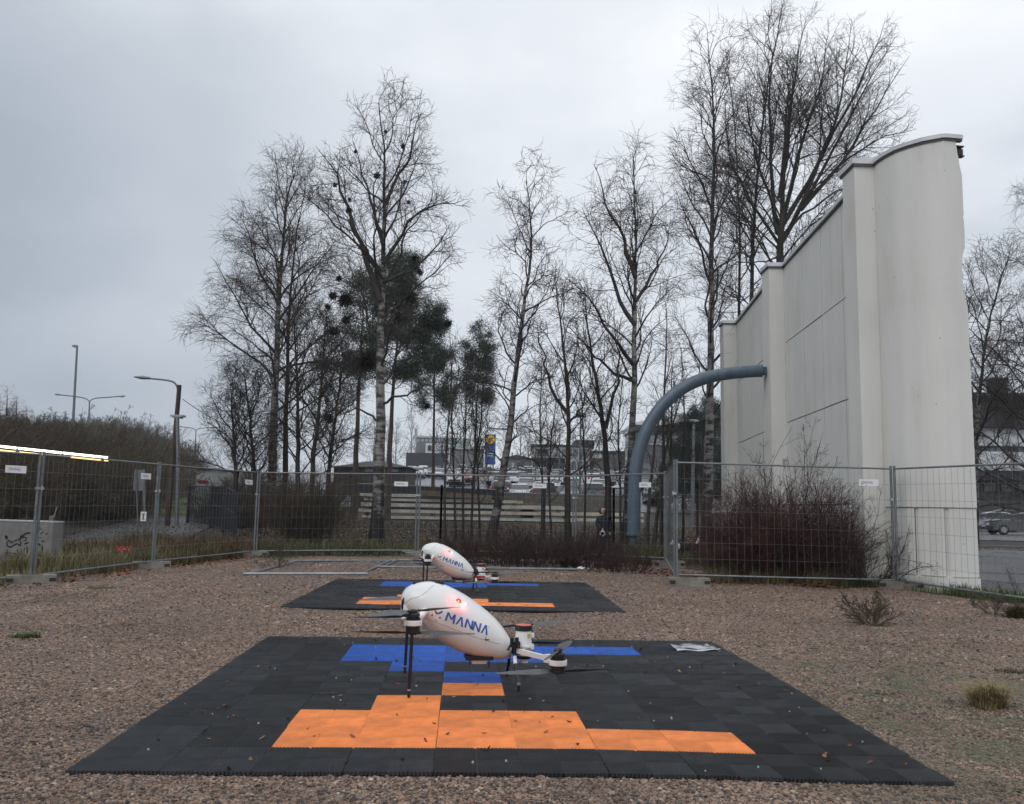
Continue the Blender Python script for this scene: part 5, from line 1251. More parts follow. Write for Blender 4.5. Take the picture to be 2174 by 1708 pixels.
# ================================================================== blue pipe
YP = 22.2
base = ay(1346, 1137, YP); bo = np.array([base[0], YP, 0])
t = thing('curved_pipe', 'thick blue-grey steel pipe curving up from the ground to the white wall', 'pipe', bo)
def pipe_mat():
    mt, tt_, p = newmat('worn_blue_grey_paint'); p.inputs['Roughness'].default_value = .42
    g = N(tt_, 'ShaderNodeTexCoord'); mpn = N(tt_, 'ShaderNodeMapping'); mpn.inputs['Scale'].default_value = (2, 2, .7); tt_.links.new(g.outputs['Object'], mpn.inputs[0])
    n1 = N(tt_, 'ShaderNodeTexNoise', i_Scale=3.0, i_Detail=7.0, i_Roughness=.7); tt_.links.new(mpn.outputs[0], n1.inputs['Vector'])
    tt_.links.new(ramp(tt_, n1.outputs['Fac'], [(.30, (.060, .092, .125)), (.55, (.085, .125, .165)), (.66, (.115, .15, .185)), (.74, (.27, .28, .27))]), p.inputs['Base Color'])
    return mt
pm = pipe_mat()
cen = [(1346, 1133), (1346, 1080), (1347, 1030), (1350, 990), (1357, 955), (1370, 918), (1389, 883), (1414, 852), (1445, 826), (1480, 808), (1520, 797), (1560, 791.5), (1600, 788.5), (1616, 788)]
P = resample(np.array([ay(u, v, YP) for u, v in cen]) - bo, 40); q = MB(); q.tube(P, np.linspace(.170, .158, 40), 24); q.build('bent_tube', pm, t, True)
q = MB(); q.lathe([(.19, 0), (.19, .05)], P[0] - np.array([0, 0, .05]), 24); q.build('foot_flange', pm, t)
for i in range(8): a_ = i * PI / 4; q = MB(); q.lathe([(.014, 0), (.014, .02)], P[0] + np.array([.18 * math.cos(a_), .18 * math.sin(a_), -.001]), 6); q.build('bolt', galv_dull, t)
for i in (6, 13, 19, 25, 31, 36):
    d = P[i + 1] - P[i]; d /= np.linalg.norm(d); r_ = .170 - .012 * i / 39; q = MB(); q.lathe([(r_, -.012), (r_ + .004, -.004), (r_ + .004, .004), (r_, .012)], P[i], 24, axis=tuple(d)); q.build('weld_seam', pm, t, True)
q = MB(); q.lathe([(.10, -.3), (.10, P[0][2] - .04)], (-.02, 0, 0), 16); q.build('stub', pm, t, True)
e = P[-1]; q = MB(); q.lathe([(.165, 0), (.165, .02)], e, 24, axis=(1, 0, 0)); q.build('end_plate', pm, t)
e2 = ay(1631, 788, YP) - bo
for dy in (-.05, .05): q = MB(); q.box(((e[0] + e2[0]) / 2 + .02, dy, e[2]), (e2[0] - e[0] + .05, .02, .2)); q.build('bracket_plate', pm, t)
q = MB(); q.box((e2[0] + .03, 0, e[2]), (.03, .22, .30)); q.build('wall_plate', pm, t)
q = MB(); q.box((-.168, -.05, ay(1334, 1063, YP)[2]), (.012, .03, .05)); q.build('reflector', M('reflector_yellow', (.6, .75, .02), .4), t)

# ================================================================== retaining walls and stacked planks
def lowwall(u0, u1, vt0, vt1, Y, mat, nm, label, thick=.25, depth=1.2, bottom=-.6):
    a, b = ay(u0, vt0, Y), ay(u1, vt1, Y); o = np.array([a[0], Y, g0(a[0], Y)])
    t = thing(nm, label, 'wall', o); n = max(2, int((b[0] - a[0]) / 1.2))
    for i in range(n):
        s0, s1 = i / n, (i + 1) / n; x0 = (b[0] - a[0]) * s0 + .006; x1 = (b[0] - a[0]) * s1 - .006; z1 = a[2] + (b[2] - a[2]) * (s0 + s1) / 2 - o[2]
        q = MB(); q.box(((x0 + x1) / 2, thick / 2, (z1 + bottom) / 2), (x1 - x0, thick, z1 - bottom)); q.build('wall_board', mat, t)
    q = MB(); q.tube([(0, thick / 2, a[2] - o[2] + .02), (b[0] - a[0], thick / 2, b[2] - o[2] + .02)], .035, 4); q.build('top_edge', galv_dull, t)
    return t
lowwall(748, 1077, 1027, 1042, 58, M('blue_black_boards', (.013, .014, .019), .6, 0, .2, 1.5), 'board_wall', 'long dark low board wall behind the plank stack')
lowwall(1070, 1326, 1047, 1054, 56, concrete_d, 'retaining_wall', 'brownish damp concrete wall in front of the parked cars')
pl_m = [M('pale_concrete_plank', (.46, .45, .40), .8, 0, .25, 2), M('yellowish_concrete_plank', (.48, .44, .36), .8, 0, .3, 2), M('brown_timber_beam', (.13, .10, .07), .85, 0, .3, 2)]
ps = [(760, 1100, 1046, 1052, 48.9), (755, 1110, 1066, 1075, 48.6), (757, 1190, 1071, 1079, 48.0), (764, 1215, 1082, 1093, 47.6), (753, 1100, 1056, 1062, 48.7), (771, 1098, 1058, 1069, 47.9),
      (765, 1210, 1096, 1107, 47.4), (757, 1200, 1092, 1098, 48.3), (1085, 1325, 1083, 1089, 50.4), (1090, 1330, 1091, 1100, 50.0), (1100, 1240, 1054, 1060, 49.5)]
names_ = ['top', 'second', 'third', 'fourth', 'fifth', 'sixth', 'lowest', 'seventh', 'upper right', 'lower right', 'short upper right']
ztop = [1.0]
# two stacks of slabs laid one on another with bearers between them
def slab(x0, x1, y0, z0, h, w, mat, label, rz=0.0, nm='concrete_slab'):
    q = MB(); q.box((0, 0, h / 2), (x1 - x0, w, h)); o = q.build(nm, mat, None, loc=((x0 + x1) / 2, y0, z0), rz=rz); tag(o, label, 'slab', 'concrete slabs stacked before the dark wall'); return o
Ys = 47.5
def zx(u, v): p = ay(u, v, Ys); return p[0], p[2]
rows = [(768, 1222, 1100, 1093.5), (760, 1218, 1087, 1080), (765, 1205, 1075, 1067), (772, 1110, 1063, 1057.5), (763, 960, 1054, 1047.5)]
lbs = ['lowest long pale slab of the stack before the dark wall', 'second long pale slab from the bottom of the stack', 'third long pale slab of the stack, middle height', 'fourth slab from the bottom, shorter than those below', 'topmost short slab on the left end of the stack']
for k, (u0, u1, vb, vt) in enumerate(rows):
    x0, z0 = zx(u0, vb); x1, _ = zx(u1, vb); _, z1 = zx(u0, vt)
    if k == 0: zprev = z0
    slab(x0 + .45, x1, Ys - .35, z0, (z1 - z0) * .92, .55, pl_m[k % 2], lbs[k] + ', front one', 0.004); slab(x0, x1 - .3, Ys + .35, z0 + .02, (z1 - z0) * .92, .55, pl_m[(k + 1) % 2], lbs[k] + ', rear one', -.004)
    nb = 3
    for i in range(nb):
        xx = x0 + .5 + (x1 - x0 - 1.0) * i / (nb - 1); h_ = (z0 - zprev) if k else .16
        q = MB(); q.box((0, 0, 0), (.12, 1.1, max(.05, h_))); o = q.build('bearer', pl_m[2], None, loc=(xx, Ys, z0 - max(.05, h_) / 2)); tag(o, 'timber bearer laid between the stacked slabs', 'bearer', 'timber bearers between the slabs')
    zprev = z0 + (z1 - z0) * .92
x0, z0 = zx(892, 1057); x1, z1 = zx(1045, 1047); q = MB(); q.box((0, 0, 0), (x1 - x0, .3, .26)); o = q.build('timber_beam', pl_m[2], None, loc=((x0 + x1) / 2, Ys - .7, (z0 + z1) / 2)); o.rotation_euler = (0, rad(3.0), 0); tag(o, 'brown timber beam lying tilted on top of the slab stack', 'beam')
for k, (u0, u1, vb, vt) in enumerate([(1088, 1338, 1108, 1095), (1100, 1338, 1093, 1083)]):
    x0, z0 = zx(u0, vb); x1, _ = zx(u1, vb); _, z1 = zx(u0, vt)
    slab(x0 + 1.2, x1 + 1, Ys + 2.2, z0, (z1 - z0) * .7, .8, pl_m[k], ['lower pale slab of the right-hand stack under the brown wall', 'upper pale slab of the right-hand stack under the brown wall'][k])
q = MB(); q.box((0, 0, 0), (.7, .6, 1.1)); q.box((0, 0, .62), (.3, .5, .5)); x0, z0 = zx(1322, 1090); 
o = q.build('timber_block', pl_m[2], None, loc=(zx(1120, 1088)[0], Ys + .9, zx(1120, 1088)[1])); tag(o, 'brown timber block standing at the right end of the slab stack', 'timber block')

# ================================================================== landing mats: ribbed tiles, ten by ten
def rubber(name, col, rough=.42, var=.1, rnd=.12):
    return M(name, col, rough, 0, var, 9, .12, 160, rnd)
t_black = rubber('black_rubber_tile', (.033, .0355, .040), .40, .35, .32); t_blue = rubber('blue_plastic_tile', (.020, .110, .46), .42, .22, .08); t_orange = rubber('orange_plastic_tile', (.80, .285, .085), .48, .16, .06)
TS = .4; TH = .018
groove_m = M('groove_shade', (.0025, .0025, .003), .9, 0, .1, 5, spec=.1)  # near-black floor paints in the darkness of the open grooves
def tile_mesh(name, q, mat, floor, fz=.0018):
    b = MB()
    h = TS / 2 - .0012
    b.box((0, 0, fz / 2), (2 * h, 2 * h, fz), mi=1)
    b.box((0, 0, .0075), (2 * h - .0004, .004, .015)); b.box((0, 0, .0074), (.004, 2 * h - .0004, .0148))
    pitch = .0182; rw = .0098; ins = .0028     # along the edge
    for ix in (0, 1):
        for iy in (0, 1):
            s = h - .0006
            x0, y0 = (-h if ix == 0 else .0006), (-h if iy == 0 else .0006)
            up = bool(((ix + iy) % 2 == 0) ^ bool(q))          # rib direction +45 or -45
            for k in range(int(2 * s / pitch)):
                def ring(c0, c1):
                    c1 = min(c1, 2 * s - 1e-5)
                    lo0, hi0 = (max(0, c0 - s), min(c0, s)), (min(c0, s), max(0, c0 - s))
                    lo1, hi1 = (max(0, c1 - s), min(c1, s)), (min(c1, s), max(0, c1 - s))
                    cr = (s, 0) if c0 < s < c1 else ((hi0[0] + hi1[0]) / 2, (hi0[1] + hi1[1]) / 2)
                    cl_ = (0, s) if c0 < s < c1 else ((lo0[0] + lo1[0]) / 2, (lo0[1] + lo1[1]) / 2)
                    P = [lo0, hi0, cr, hi1, lo1, cl_]
                    P = [((x0 + x), (y0 + y) if not up else (y0 + s - y)) for x, y in P]
                    return P[::-1] if up else P
                c0 = k * pitch + .0028; lo, hi = ring(c0, c0 + rw), ring(c0 + ins, c0 + rw - ins)
                V = [(x, y, fz - .0003) for x, y in lo] + [(x, y, TH) for x, y in hi]
                b.add(V, [tuple(range(6, 12))] + [(i, (i + 1) % 6, 6 + (i + 1) % 6, 6 + i) for i in range(6)])
    o = b.build(name, [mat, floor]); me = o.data; bpy.data.objects.remove(o); return me
TM = {c: tile_mesh('mat_tile', 0, m_, f_, .0018 if c == 'k' else .0115) for c, m_, f_ in (('k', t_black, groove_m), ('b', t_blue, t_blue), ('o', t_orange, t_orange))}
pat = {}
for r, c0, c1, col in ((1, 2, 8, 'o'), (2, 2, 6, 'o'), (3, 3, 4, 'o'), (4, 4, 5, 'o'), (5, 4, 5, 'b'), (6, 3, 4, 'b'), (7, 2, 6, 'b'), (8, 2, 8, 'b')):
    for c in range(c0, c1): pat[(r, c)] = col
def landing_mat(cx, cy, yaw, label):
    t = thing('landing_mat', label, 'mat', (cx, cy, 0), yaw, 'black landing mats')
    k, s_ = math.cos(yaw), math.sin(yaw)
    for r in range(10):
        for c in range(10):
            x, y = (c - 4.5) * TS, (r - 4.5) * TS; wx, wy = cx + k * x - s_ * y, cy + s_ * x + k * y
            e = .05; sx = (g0(wx + e * k, wy + e * s_) - g0(wx - e * k, wy - e * s_)) / (2 * e); sy = (g0(wx - e * s_, wy + e * k) - g0(wx + e * s_, wy - e * k)) / (2 * e)
            o = link('tile', TM[pat.get((r, c), 'k')], t, (x + rng.normal(0, .0013), y + rng.normal(0, .0013), g0(wx, wy) + .006 + rng.uniform(-.0008, .0008))); 
            o.rotation_euler = (math.atan(sy) + rng.normal(0, .0036), -math.atan(sx) + rng.normal(0, .0036), rng.normal(0, .0022))
    return t
landing_mat(*MATS[0], 'near black landing mat with orange and blue stepped tile pattern')
landing_mat(*MATS[1], 'far black landing mat with orange and blue tile pattern under the far drone')
def mat_xy(i, lx, ly):
    cx, cy, yaw = MATS[i]; k, s_ = math.cos(yaw), math.sin(yaw); return cx + k * lx - s_ * ly, cy + s_ * lx + k * ly
# fallen leaves lying on the mats
def leaf_mesh(nm, mat, curl, wob):
    n = 7; L_ = np.linspace(-1, 1, n); w = .55 * np.sqrt(np.maximum(0, 1 - L_ ** 2)) * (1 + wob * np.sin(L_ * 7)) + .03
    V = []
    for l_, ww in zip(L_, w): V += [(l_, -ww, curl * (l_ * l_ + ww * ww * 1.5) + .02), (l_, 0, curl * l_ * l_ * .8), (l_, ww, curl * (l_ * l_ + ww * ww * 1.2) + .04)]
    F = [(i * 3 + j, i * 3 + 3 + j, i * 3 + 4 + j, i * 3 + 1 + j) for i in range(n - 1) for j in range(2)]
    q = MB(); q.add(V, F); q.tube([(-1, 0, curl * .8), (-1.5, .06, curl * .9)], .035, 3); o = q.build(nm, mat, smooth=True); me = o.data; bpy.data.objects.remove(o); return me
lmA = [leaf_mesh('fallen_leaf', leafA, .35, .2), leaf_mesh('fallen_leaf', leafA, .5, .35), leaf_mesh('fallen_leaf', leafB, .8, .1), leaf_mesh('fallen_leaf', leafC, .2, .1)]
for mi_, n, lb, gr in ((0, 150, 'small curled brown leaf lying on the near mat', 'fallen leaves on the near mat'), (1, 85, 'small dark leaf lying on the far mat', 'fallen leaves on the far mat')):
    for k in range(n):
        lx, ly = random.uniform(-1.95, 1.95), random.uniform(-1.97, 1.95)
        x, y = mat_xy(mi_, lx, ly); o = link('fallen_leaf', random.choice(lmA if mi_ == 0 else lmA[:3]), None, (x, y, g0(x, y) + TH + .008)); sc = random.uniform(.008, .016) if k % 6 else random.uniform(.016, .022)
        o.scale = (sc, sc * random.uniform(.7, 1.1), sc); o.rotation_euler = (random.uniform(-.5, .5), random.uniform(-.5, .5), random.uniform(0, 6.28)); tag(o, lb, 'leaf', gr)
# pale grit on the near mat
q = MB()
for k in range(70):
    x, y = mat_xy(0, random.uniform(-1.95, 1.95), random.uniform(-1.95, 1.95)); q.box((x, y, g0(x, y) + TH + .008), (random.uniform(.004, .009),) * 3, random.uniform(0, 3))
kind(q.build('grit', M('pale_grit', (.45, .43, .40), .7, 0, .3, 40)), 'stuff', 'pale grit crumbs scattered over the near mat', 'grit')
# wet sheet at the corner
pa, pb, pc, pd = gp(1418, 1368, .02), gp(1438, 1384.5, .02), gp(1530, 1384, .02), gp(1500, 1370.5, .02)
o_ = pb; n, m_ = 16, 10; V = []
for i in range(n):
    for j in range(m_):
        s_, t_ = i / (n - 1), j / (m_ - 1); p = (pb * (1 - s_) + pc * s_) * (1 - t_) + (pa * (1 - s_) + pd * s_) * t_ - o_
        V.append((p[0], p[1], .012 + .006 * math.sin(s_ * 9 + t_ * 3) + .004 * math.sin(t_ * 11 + s_ * 2) + (.012 if i == n - 1 else 0)))
q = MB(); q.add(V, [(i * m_ + j, (i + 1) * m_ + j, (i + 1) * m_ + j + 1, i * m_ + j + 1) for i in range(n - 1) for j in range(m_ - 1)])
sh = q.build('clear_sheet', M('wet_clear_sheet', (.50, .51, .52), .12, .35, .25, 8), None, True, loc=(o_[0], o_[1], g0(o_[0], o_[1]) + .018)); sh.modifiers.new('thick', 'SOLIDIFY').thickness = .004
tag(sh, 'shiny wet sheet lying on the back right corner of the near mat', 'sheet')

# ================================================================== the drones
DO = np.array([-.30, 6.02, 0.0]); DYAW = rad(8.5)
dE = np.array([math.cos(DYAW), math.sin(DYAW), 0]); dN = np.array([-math.sin(DYAW), math.cos(DYAW), 0])
def dl(u, v, off=0.0):            # sight line onto the drone's own upright plane at side offset off
    d = ray(u, v); o = O3 - DO; k = (off - o @ dN) / (d @ dN); p = o + d * k; return float(p @ dE), float(p[2])
def zc(u, v): return 849.2 + .125 * u, 1231.3 + .125 * v          # crop pixel -> picture pixel
def drone_paint():
    mt, t, p = newmat('white_drone_shell'); p.inputs['Roughness'].default_value = .32; p.inputs['Coat Weight'].default_value = .3; p.inputs['Coat Roughness'].default_value = .15
    g = N(t, 'ShaderNodeTexCoord'); v1 = N(t, 'ShaderNodeTexVoronoi', i_Scale=130.0); t.links.new(g.outputs['Object'], v1.inputs['Vector'])
    n1 = N(t, 'ShaderNodeTexNoise', i_Scale=7.0, i_Detail=4.0); t.links.new(g.outputs['Object'], n1.inputs['Vector'])
    t.links.new(ramp(t, n1.outputs['Fac'], [(.3, (.70, .695, .69)), (.7, (.75, .75, .745))]), p.inputs['Base Color'])
    sp = N(t, 'ShaderNodeSeparateXYZ'); t.links.new(g.outputs['Object'], sp.inputs[0])
    n2 = N(t, 'ShaderNodeTexNoise', i_Scale=90.0, i_Detail=5.0, i_Roughness=.7); t.links.new(g.outputs['Object'], n2.inputs['Vector'])
    zl = mth(t, 'ADD', sp.outputs[2], mth(t, 'MULTIPLY', sp.outputs[0], .30))      # splashed dirt collects along the belly and tail
    dm = mth(t, 'MULTIPLY', ramp(t, zl, [(.16, 1), (.30, 0)]), ramp(t, n2.outputs['Fac'], [(.40, .10), (.62, .75)]))
    mixd = N(t, 'ShaderNodeMix', data_type='RGBA'); t.links.new(dm, mixd.inputs[0]); t.links.new(p.inputs['Base Color'].links[0].from_socket, mixd.inputs[6]); mixd.inputs[7].default_value = (.30, .19, .14, 1)
    t.links.new(mixd.outputs[2], p.inputs['Base Color'])
    hgt = ramp(t, v1.outputs['Distance'], [(.0, 1), (.25, .6), (.33, 0)])
    msk = ramp(t, n1.outputs['Fac'], [(.45, 0), (.6, 1)]); hh = mth(t, 'MULTIPLY', hgt, msk)
    b = N(t, 'ShaderNodeBump'); b.inputs['Strength'].default_value = .35; b.inputs['Distance'].default_value = .0015; t.links.new(hh, b.inputs['Height']); t.links.new(b.outputs[0], p.inputs['Normal'])
    return mt
shell_m = drone_paint(); dwhite = M('white_drone_plastic', (.76, .76, .76), .4, 0, .04, 5); carbon = M('black_carbon', (.014, .014, .016), .35, 0, .2, 20); carbon2 = M('grey_carbon_blade', (.060, .064, .068), .42, 0, .3, 12); dblack = M('black_drone_plastic', (.010, .010, .011), .45, 0, .2, 10)
dalu = M('aluminium_ferrule', (.5, .5, .5), .35, .8); dred = M('red_lit_cap', (.62, .09, .07), .3, 0, .15, 12); dyel = M('yellow_label', (.55, .50, .04), .5); seam_m = M('shell_seam', (.22, .20, .19), .7); logo_r = M('logo_red', (.36, .045, .030), .45, 0, .03); logo_b = M('logo_blue', (.035, .095, .38), .45, 0, .03)
D1 = thing('delivery_drone', 'near white delivery drone standing on the near mat with lit red lamp', 'drone', DO, DYAW, 'white delivery drones')
topc = [(15, 330), (22, 275), (45, 215), (85, 155), (150, 105), (230, 62), (330, 34), (450, 22), (560, 24), (650, 42), (760, 78), (900, 142), (1050, 218), (1200, 312), (1350, 425), (1500, 545), (1600, 632), (1700, 745), (1790, 865), (1850, 962), (1880, 1030)]
botc = [(15, 330), (22, 400), (45, 460), (85, 515), (150, 570), (240, 645), (330, 722), (420, 805), (500, 885), (590, 965), (700, 1055), (850, 1140), (1000, 1212), (1120, 1262), (1250, 1300), (1400, 1325), (1530, 1335), (1640, 1350), (1740, 1345), (1820, 1310), (1862, 1240)]
def prof(c, n):
    P = np.array([dl(*zc(*q)) for q in c]); s = np.r_[0, np.cumsum(np.linalg.norm(np.diff(P, axis=0), axis=1))]; s /= s[-1]
    q = (1 - np.cos(np.linspace(0, PI, n))) / 2 * .55 + np.linspace(0, 1, n) * .45
    R = np.stack([np.interp(q, s, P[:, 0]), np.interp(q, s, P[:, 1])], 1)
    for _ in range(2): R[1:-1] = .25 * R[:-2] + .5 * R[1:-1] + .25 * R[2:]
    return R, q
NS = 44; Tp, qs = prof(topc, NS); Bp, _ = prof(botc, NS)
wid = np.interp(qs, [0, .02, .06, .12, .22, .38, .55, .72, .88, 1.0], [.0, .045, .085, .125, .165, .185, .178, .152, .115, .085])
K = 40; V = []
for i in range(NS):
    c = (Tp[i] + Bp[i]) / 2; h = (Tp[i] - Bp[i]) / 2
    for j in range(K):
        a = 2 * PI * j / K; cs_, sn = math.cos(a), math.sin(a); ex = .86
        k1 = math.copysign(abs(cs_) ** ex, cs_); k2 = math.copysign(abs(sn) ** (ex + .06), sn)
        shoulder = 1 - .16 * max(0, sn) ** 2 * min(1, qs[i] * 4)     # the back is narrower than the belly
        p = c + h * k2; V.append((p[0], wid[i] * k1 * shoulder, p[1]))
F = [(i * K + j, i * K + (j + 1) % K, (i + 1) * K + (j + 1) % K, (i + 1) * K + j) for i in range(NS - 1) for j in range(K)] + [tuple((NS - 1) * K + j for j in range(K))]
q = MB(); q.add(V, F); fus = q.build('fuselage', shell_m, D1, True, fixn=True); fus.data.set_sharp_from_angle(angle=rad(60))
BV = BVHTree.FromPolygons([Vector(v) for v in V], [f for f in F])
def onskin(x, z, lift=.0012):
    h = BV.ray_cast(Vector((x, -1, z)), Vector((0, 1, 0)))
    if h[0] is None: return (x, -.1, z)
    n = h[1] if h[1].y < 0 else -h[1]
    return tuple(h[0] + n * lift)
SO = -.165
def skin_quad(b, pts, nu=6, nv=3, lift=.0012):       # 4 crop points (a,b,c,d) -> patch on the shell
    P = [np.array(dl(*zc(*p), SO)) for p in pts]; V = []
    for i in range(nu + 1):
        for j in range(nv + 1):
            s, t = i / nu, j / nv; p = (P[0] * (1 - s) + P[1] * s) * (1 - t) + (P[3] * (1 - s) + P[2] * s) * t; V.append(onskin(*p, lift))
    b.add(V, [(i * (nv + 1) + j, (i + 1) * (nv + 1) + j, (i + 1) * (nv + 1) + j + 1, i * (nv + 1) + j + 1) for i in range(nu) for j in range(nv)])
def stroke(b, p, q_, w=33, lift=.0012, ext=0):
    p, q_ = np.array(p, float), np.array(q_, float); d = (q_ - p) / np.linalg.norm(q_ - p); n = np.array([1.0, .28]) * w / 2 if abs(d[1]) > .5 else np.array([-d[1], d[0]]) * w / 2
    p = p - d * ext; q_ = q_ + d * ext
    skin_quad(b, [p - n, q_ - n, q_ + n, p + n], 6, 2, lift)
letters = [[((770, 692), (820, 548)), ((820, 552), (868, 672)), ((868, 672), (930, 592)), ((933, 588), (903, 738))], [((952, 752), (1042, 632)), ((1048, 632), (1050, 798))], [((1102, 806), (1142, 664)), ((1142, 668), (1206, 838)), ((1206, 840), (1240, 700))],
           [((1236, 858), (1280, 712)), ((1280, 716), (1334, 888)), ((1336, 892), (1378, 750))], [((1386, 908), (1466, 782)), ((1472, 782), (1476, 946))]]
for nm, lt2 in zip(('letter_m', 'letter_a', 'letter_n', 'letter_n', 'letter_a'), letters):
    b = MB()
    for k, (p, q_) in enumerate(lt2): stroke(b, p, q_, 31, .0010 + .0004 * k)
    b.build(nm, logo_b, fus)
b = MB(); skin_quad(b, [(566, 474), (610, 590), (655, 572), (590, 502)]); b.build('logo_red_bar', logo_r, fus)
b = MB(); skin_quad(b, [(642, 555), (726, 514), (712, 556), (650, 586)]); b.build('logo_blue_bar', logo_b, fus)
b = MB(); skin_quad(b, [(526, 616), (546, 570), (548, 572), (568, 604)]); b.build('logo_red_triangle', logo_r, fus)
b = MB(); skin_quad(b, [(654, 630), (692, 624), (682, 664), (678, 664)]); b.build('logo_blue_triangle', logo_b, fus)
def skin_line(nm, pts, r, mat, n=26):
    P = np.array([dl(*zc(*p), SO) for p in pts]); s = np.r_[0, np.cumsum(np.linalg.norm(np.diff(P, axis=0), axis=1))]; q_ = np.linspace(0, s[-1], n)
    R = np.stack([np.interp(q_, s, P[:, 0]), np.interp(q_, s, P[:, 1])], 1)
    for _ in range(3): R[1:-1] = .25 * R[:-2] + .5 * R[1:-1] + .25 * R[2:]
    b = MB(); b.tube([onskin(*p, .0003) for p in R], r, 5); b.build(nm, mat, fus)
skin_line('nose_seam', [(600, 112), (540, 135), (500, 180), (440, 228), (330, 292), (210, 325), (150, 360), (110, 400), (95, 450)], .0013, seam_m)
skin_line('belly_seam', [(385, 645), (600, 716), (800, 790), (1000, 870), (1160, 935), (1420, 1025), (1560, 1070), (1730, 1115)], .0012, seam_m, 34)
for (u, v, r_) in ((612, 684, .004), (548, 762, .003), (612, 786, .0025), (1460, 990, .0045), (1396, 1066, .0022), (1456, 1084, .0022), (152, 452, .003), (218, 424, .002), (1518, 818, .003)):
    b = MB(); x, z = dl(*zc(u, v), SO); p = onskin(x, z, .0005); b.lathe([(r_, -.001), (r_, .0012)], p, 8, axis=(0, -1, 0)); b.build('fastener', seam_m, fus)
b = MB(); x, z = dl(*zc(1440, 1020), SO); p = Vector(onskin(x, z, .003)); x2, z2 = dl(*zc(1520, 1024), SO); p2 = Vector(onskin(x2, z2, .006)); b.tube([p, p2], .003, 5); b.build('latch', dblack, fus)
# red and white lamps let into the shell, with their own light
def lamp_on(nm, u, v, col, st, r_, energy, lc=None):
    x, z = dl(*zc(u, v), SO); p = Vector(onskin(x, z, .002)); b = MB(); b.ball(p, r_, 12); b.build(nm, M(nm + '_glow', col, .3, emit=st, var=0), fus, True)
    if energy:
        ld = bpy.data.lights.new(nm + '_light', 'POINT'); ld.energy = energy; ld.color = lc or col; ld.shadow_soft_size = .012
        o = bpy.data.objects.new(nm + '_light', ld); COL.objects.link(o); o.parent = fus; o.location = p + Vector((-.004, -.034, -.004)); o['kind'] = 'helper'
lamp_on('red_lamp', 1000, 378, (1.0, .07, .02), 9, .0074, .36, (1.0, .012, .006)); lamp_on('white_lamp', 1106, 425, (1.0, .93, .85), 5, .0080, .010)
b = MB(); x, z = dl(*zc(1000, 378), SO); p = Vector(onskin(x, z, .0012)); b.ball(p, (.019, .004, .019), 14); b.build('red_lens', M('red_lens_glow', (1.0, .035, .02), .25, emit=1.0, var=0), fus, True)  # glowing disc added for the red glare around the lamp
# roof bar and fittings
b = MB(); pts = [dl(*zc(u, v)) for u, v in ((240, 50), (450, 38), (690, 44))]; b.tube([(x, -.02, z + .002) for x, z in pts], .004, 6); b.build('roof_antenna', dblack, D1)
for (u, v, r_) in ((245, 58, .011), (692, 52, .016)):
    x, z = dl(*zc(u, v)); b = MB(); b.lathe([(r_, -.012), (r_, .008), (r_ * .6, .014)], (x, -.02, z), 10); b.build('antenna_mount', dblack, D1)
x, z = dl(*zc(665, 75)); b = MB(); b.box((x, -.03, z + .008), (.06, .02, .012)); b.build('sensor', dblack, D1)
b = MB(); b.tube([(x, y, z) for (x, z), y in zip([dl(*zc(u, v), -.05) for u, v in ((90, 285), (50, 345), (38, 420), (48, 500))], (-.075, -.085, -.085, -.07))], .008, 6); b.build('nose_strap', dblack, D1)
x, z = dl(*zc(60, 470), -.03); b = MB(); b.box((x + .012, -.05, z), (.03, .09, .05)); b.build('nose_camera', dwhite, D1)
x0, z0 = dl(*zc(1105, 1268)); x1, z1 = dl(*zc(1560, 1326)); b = MB(); b.box(((x0 + x1) / 2, 0, z1 + .012), (x1 - x0, .17, .030)); b.build('belly_tray', dblack, D1)
x2, z2 = dl(*zc(1215, 1345)); x3, z3 = dl(*zc(1445, 1405)); b = MB(); b.box(((x2 + x3) / 2, 0, z3 + .024), (x3 - x2, .12, .045), taper=1.25); b.build('belly_hatch', dwhite, D1)
for (u, v0, v1) in ((1175, 1330, 1425), (1498, 1340, 1480)):
    x, z0 = dl(*zc(u, v0)); _, z1 = dl(*zc(u, v1)); b = MB(); b.tube([(x, -.05, z0 + .01), (x, -.05, z1)], .0045, 6); b.build('belly_antenna', dblack, D1)
# rotors
def blade_mesh():
    V = []; n = 9
    for i in range(n):
        t = i / (n - 1); r_ = .018 + .372 * t; ch = np.interp(t, [0, .12, .3, .75, 1], [.018, .034, .058, .042, .018]); tw = rad(np.interp(t, [0, .2, 1], [32, 28, 13])); sw = -.006 * t * t
        for (y, z) in ((-ch * .45, 0), (0, .0022), (ch * .55, 0), (0, -.0014)):
            V.append((r_, y * math.cos(tw) + sw, z + y * math.sin(tw)))
    F = [(i * 4 + k, i * 4 + (k + 1) % 4, i * 4 + 4 + (k + 1) % 4, i * 4 + 4 + k) for i in range(n - 1) for k in range(4)] + [(0, 1, 2, 3), (n * 4 - 1, n * 4 - 2, n * 4 - 3, n * 4 - 4)]
    b = MB(); b.add(V, F); o = b.build('blade', carbon2, smooth=True, fixn=True); me = o.data; bpy.data.objects.remove(o); return me
BM = blade_mesh()
hb = MB(); hb.lathe([(.012, -.012), (.026, -.010), (.026, .006), (.012, .012)], k=14); hb.box((0, 0, .002), (.10, .022, .010)); ho = hb.build('rotor', dblack); HM = ho.data; bpy.data.objects.remove(ho)
def rotor(x, y, z, az, tilt=(0, 0), bl2=180, cone=0.0, mir=False):
    r_ = link('rotor', HM, D1, (x, y, z)); r_.rotation_euler = (tilt[0], tilt[1], rad(az)); r_.scale = (1, -1 if mir else 1, 1)
    for k in (0, bl2): o = link('blade', BM, r_); o.rotation_euler = (0, rad(cone), rad(k))
    return r_
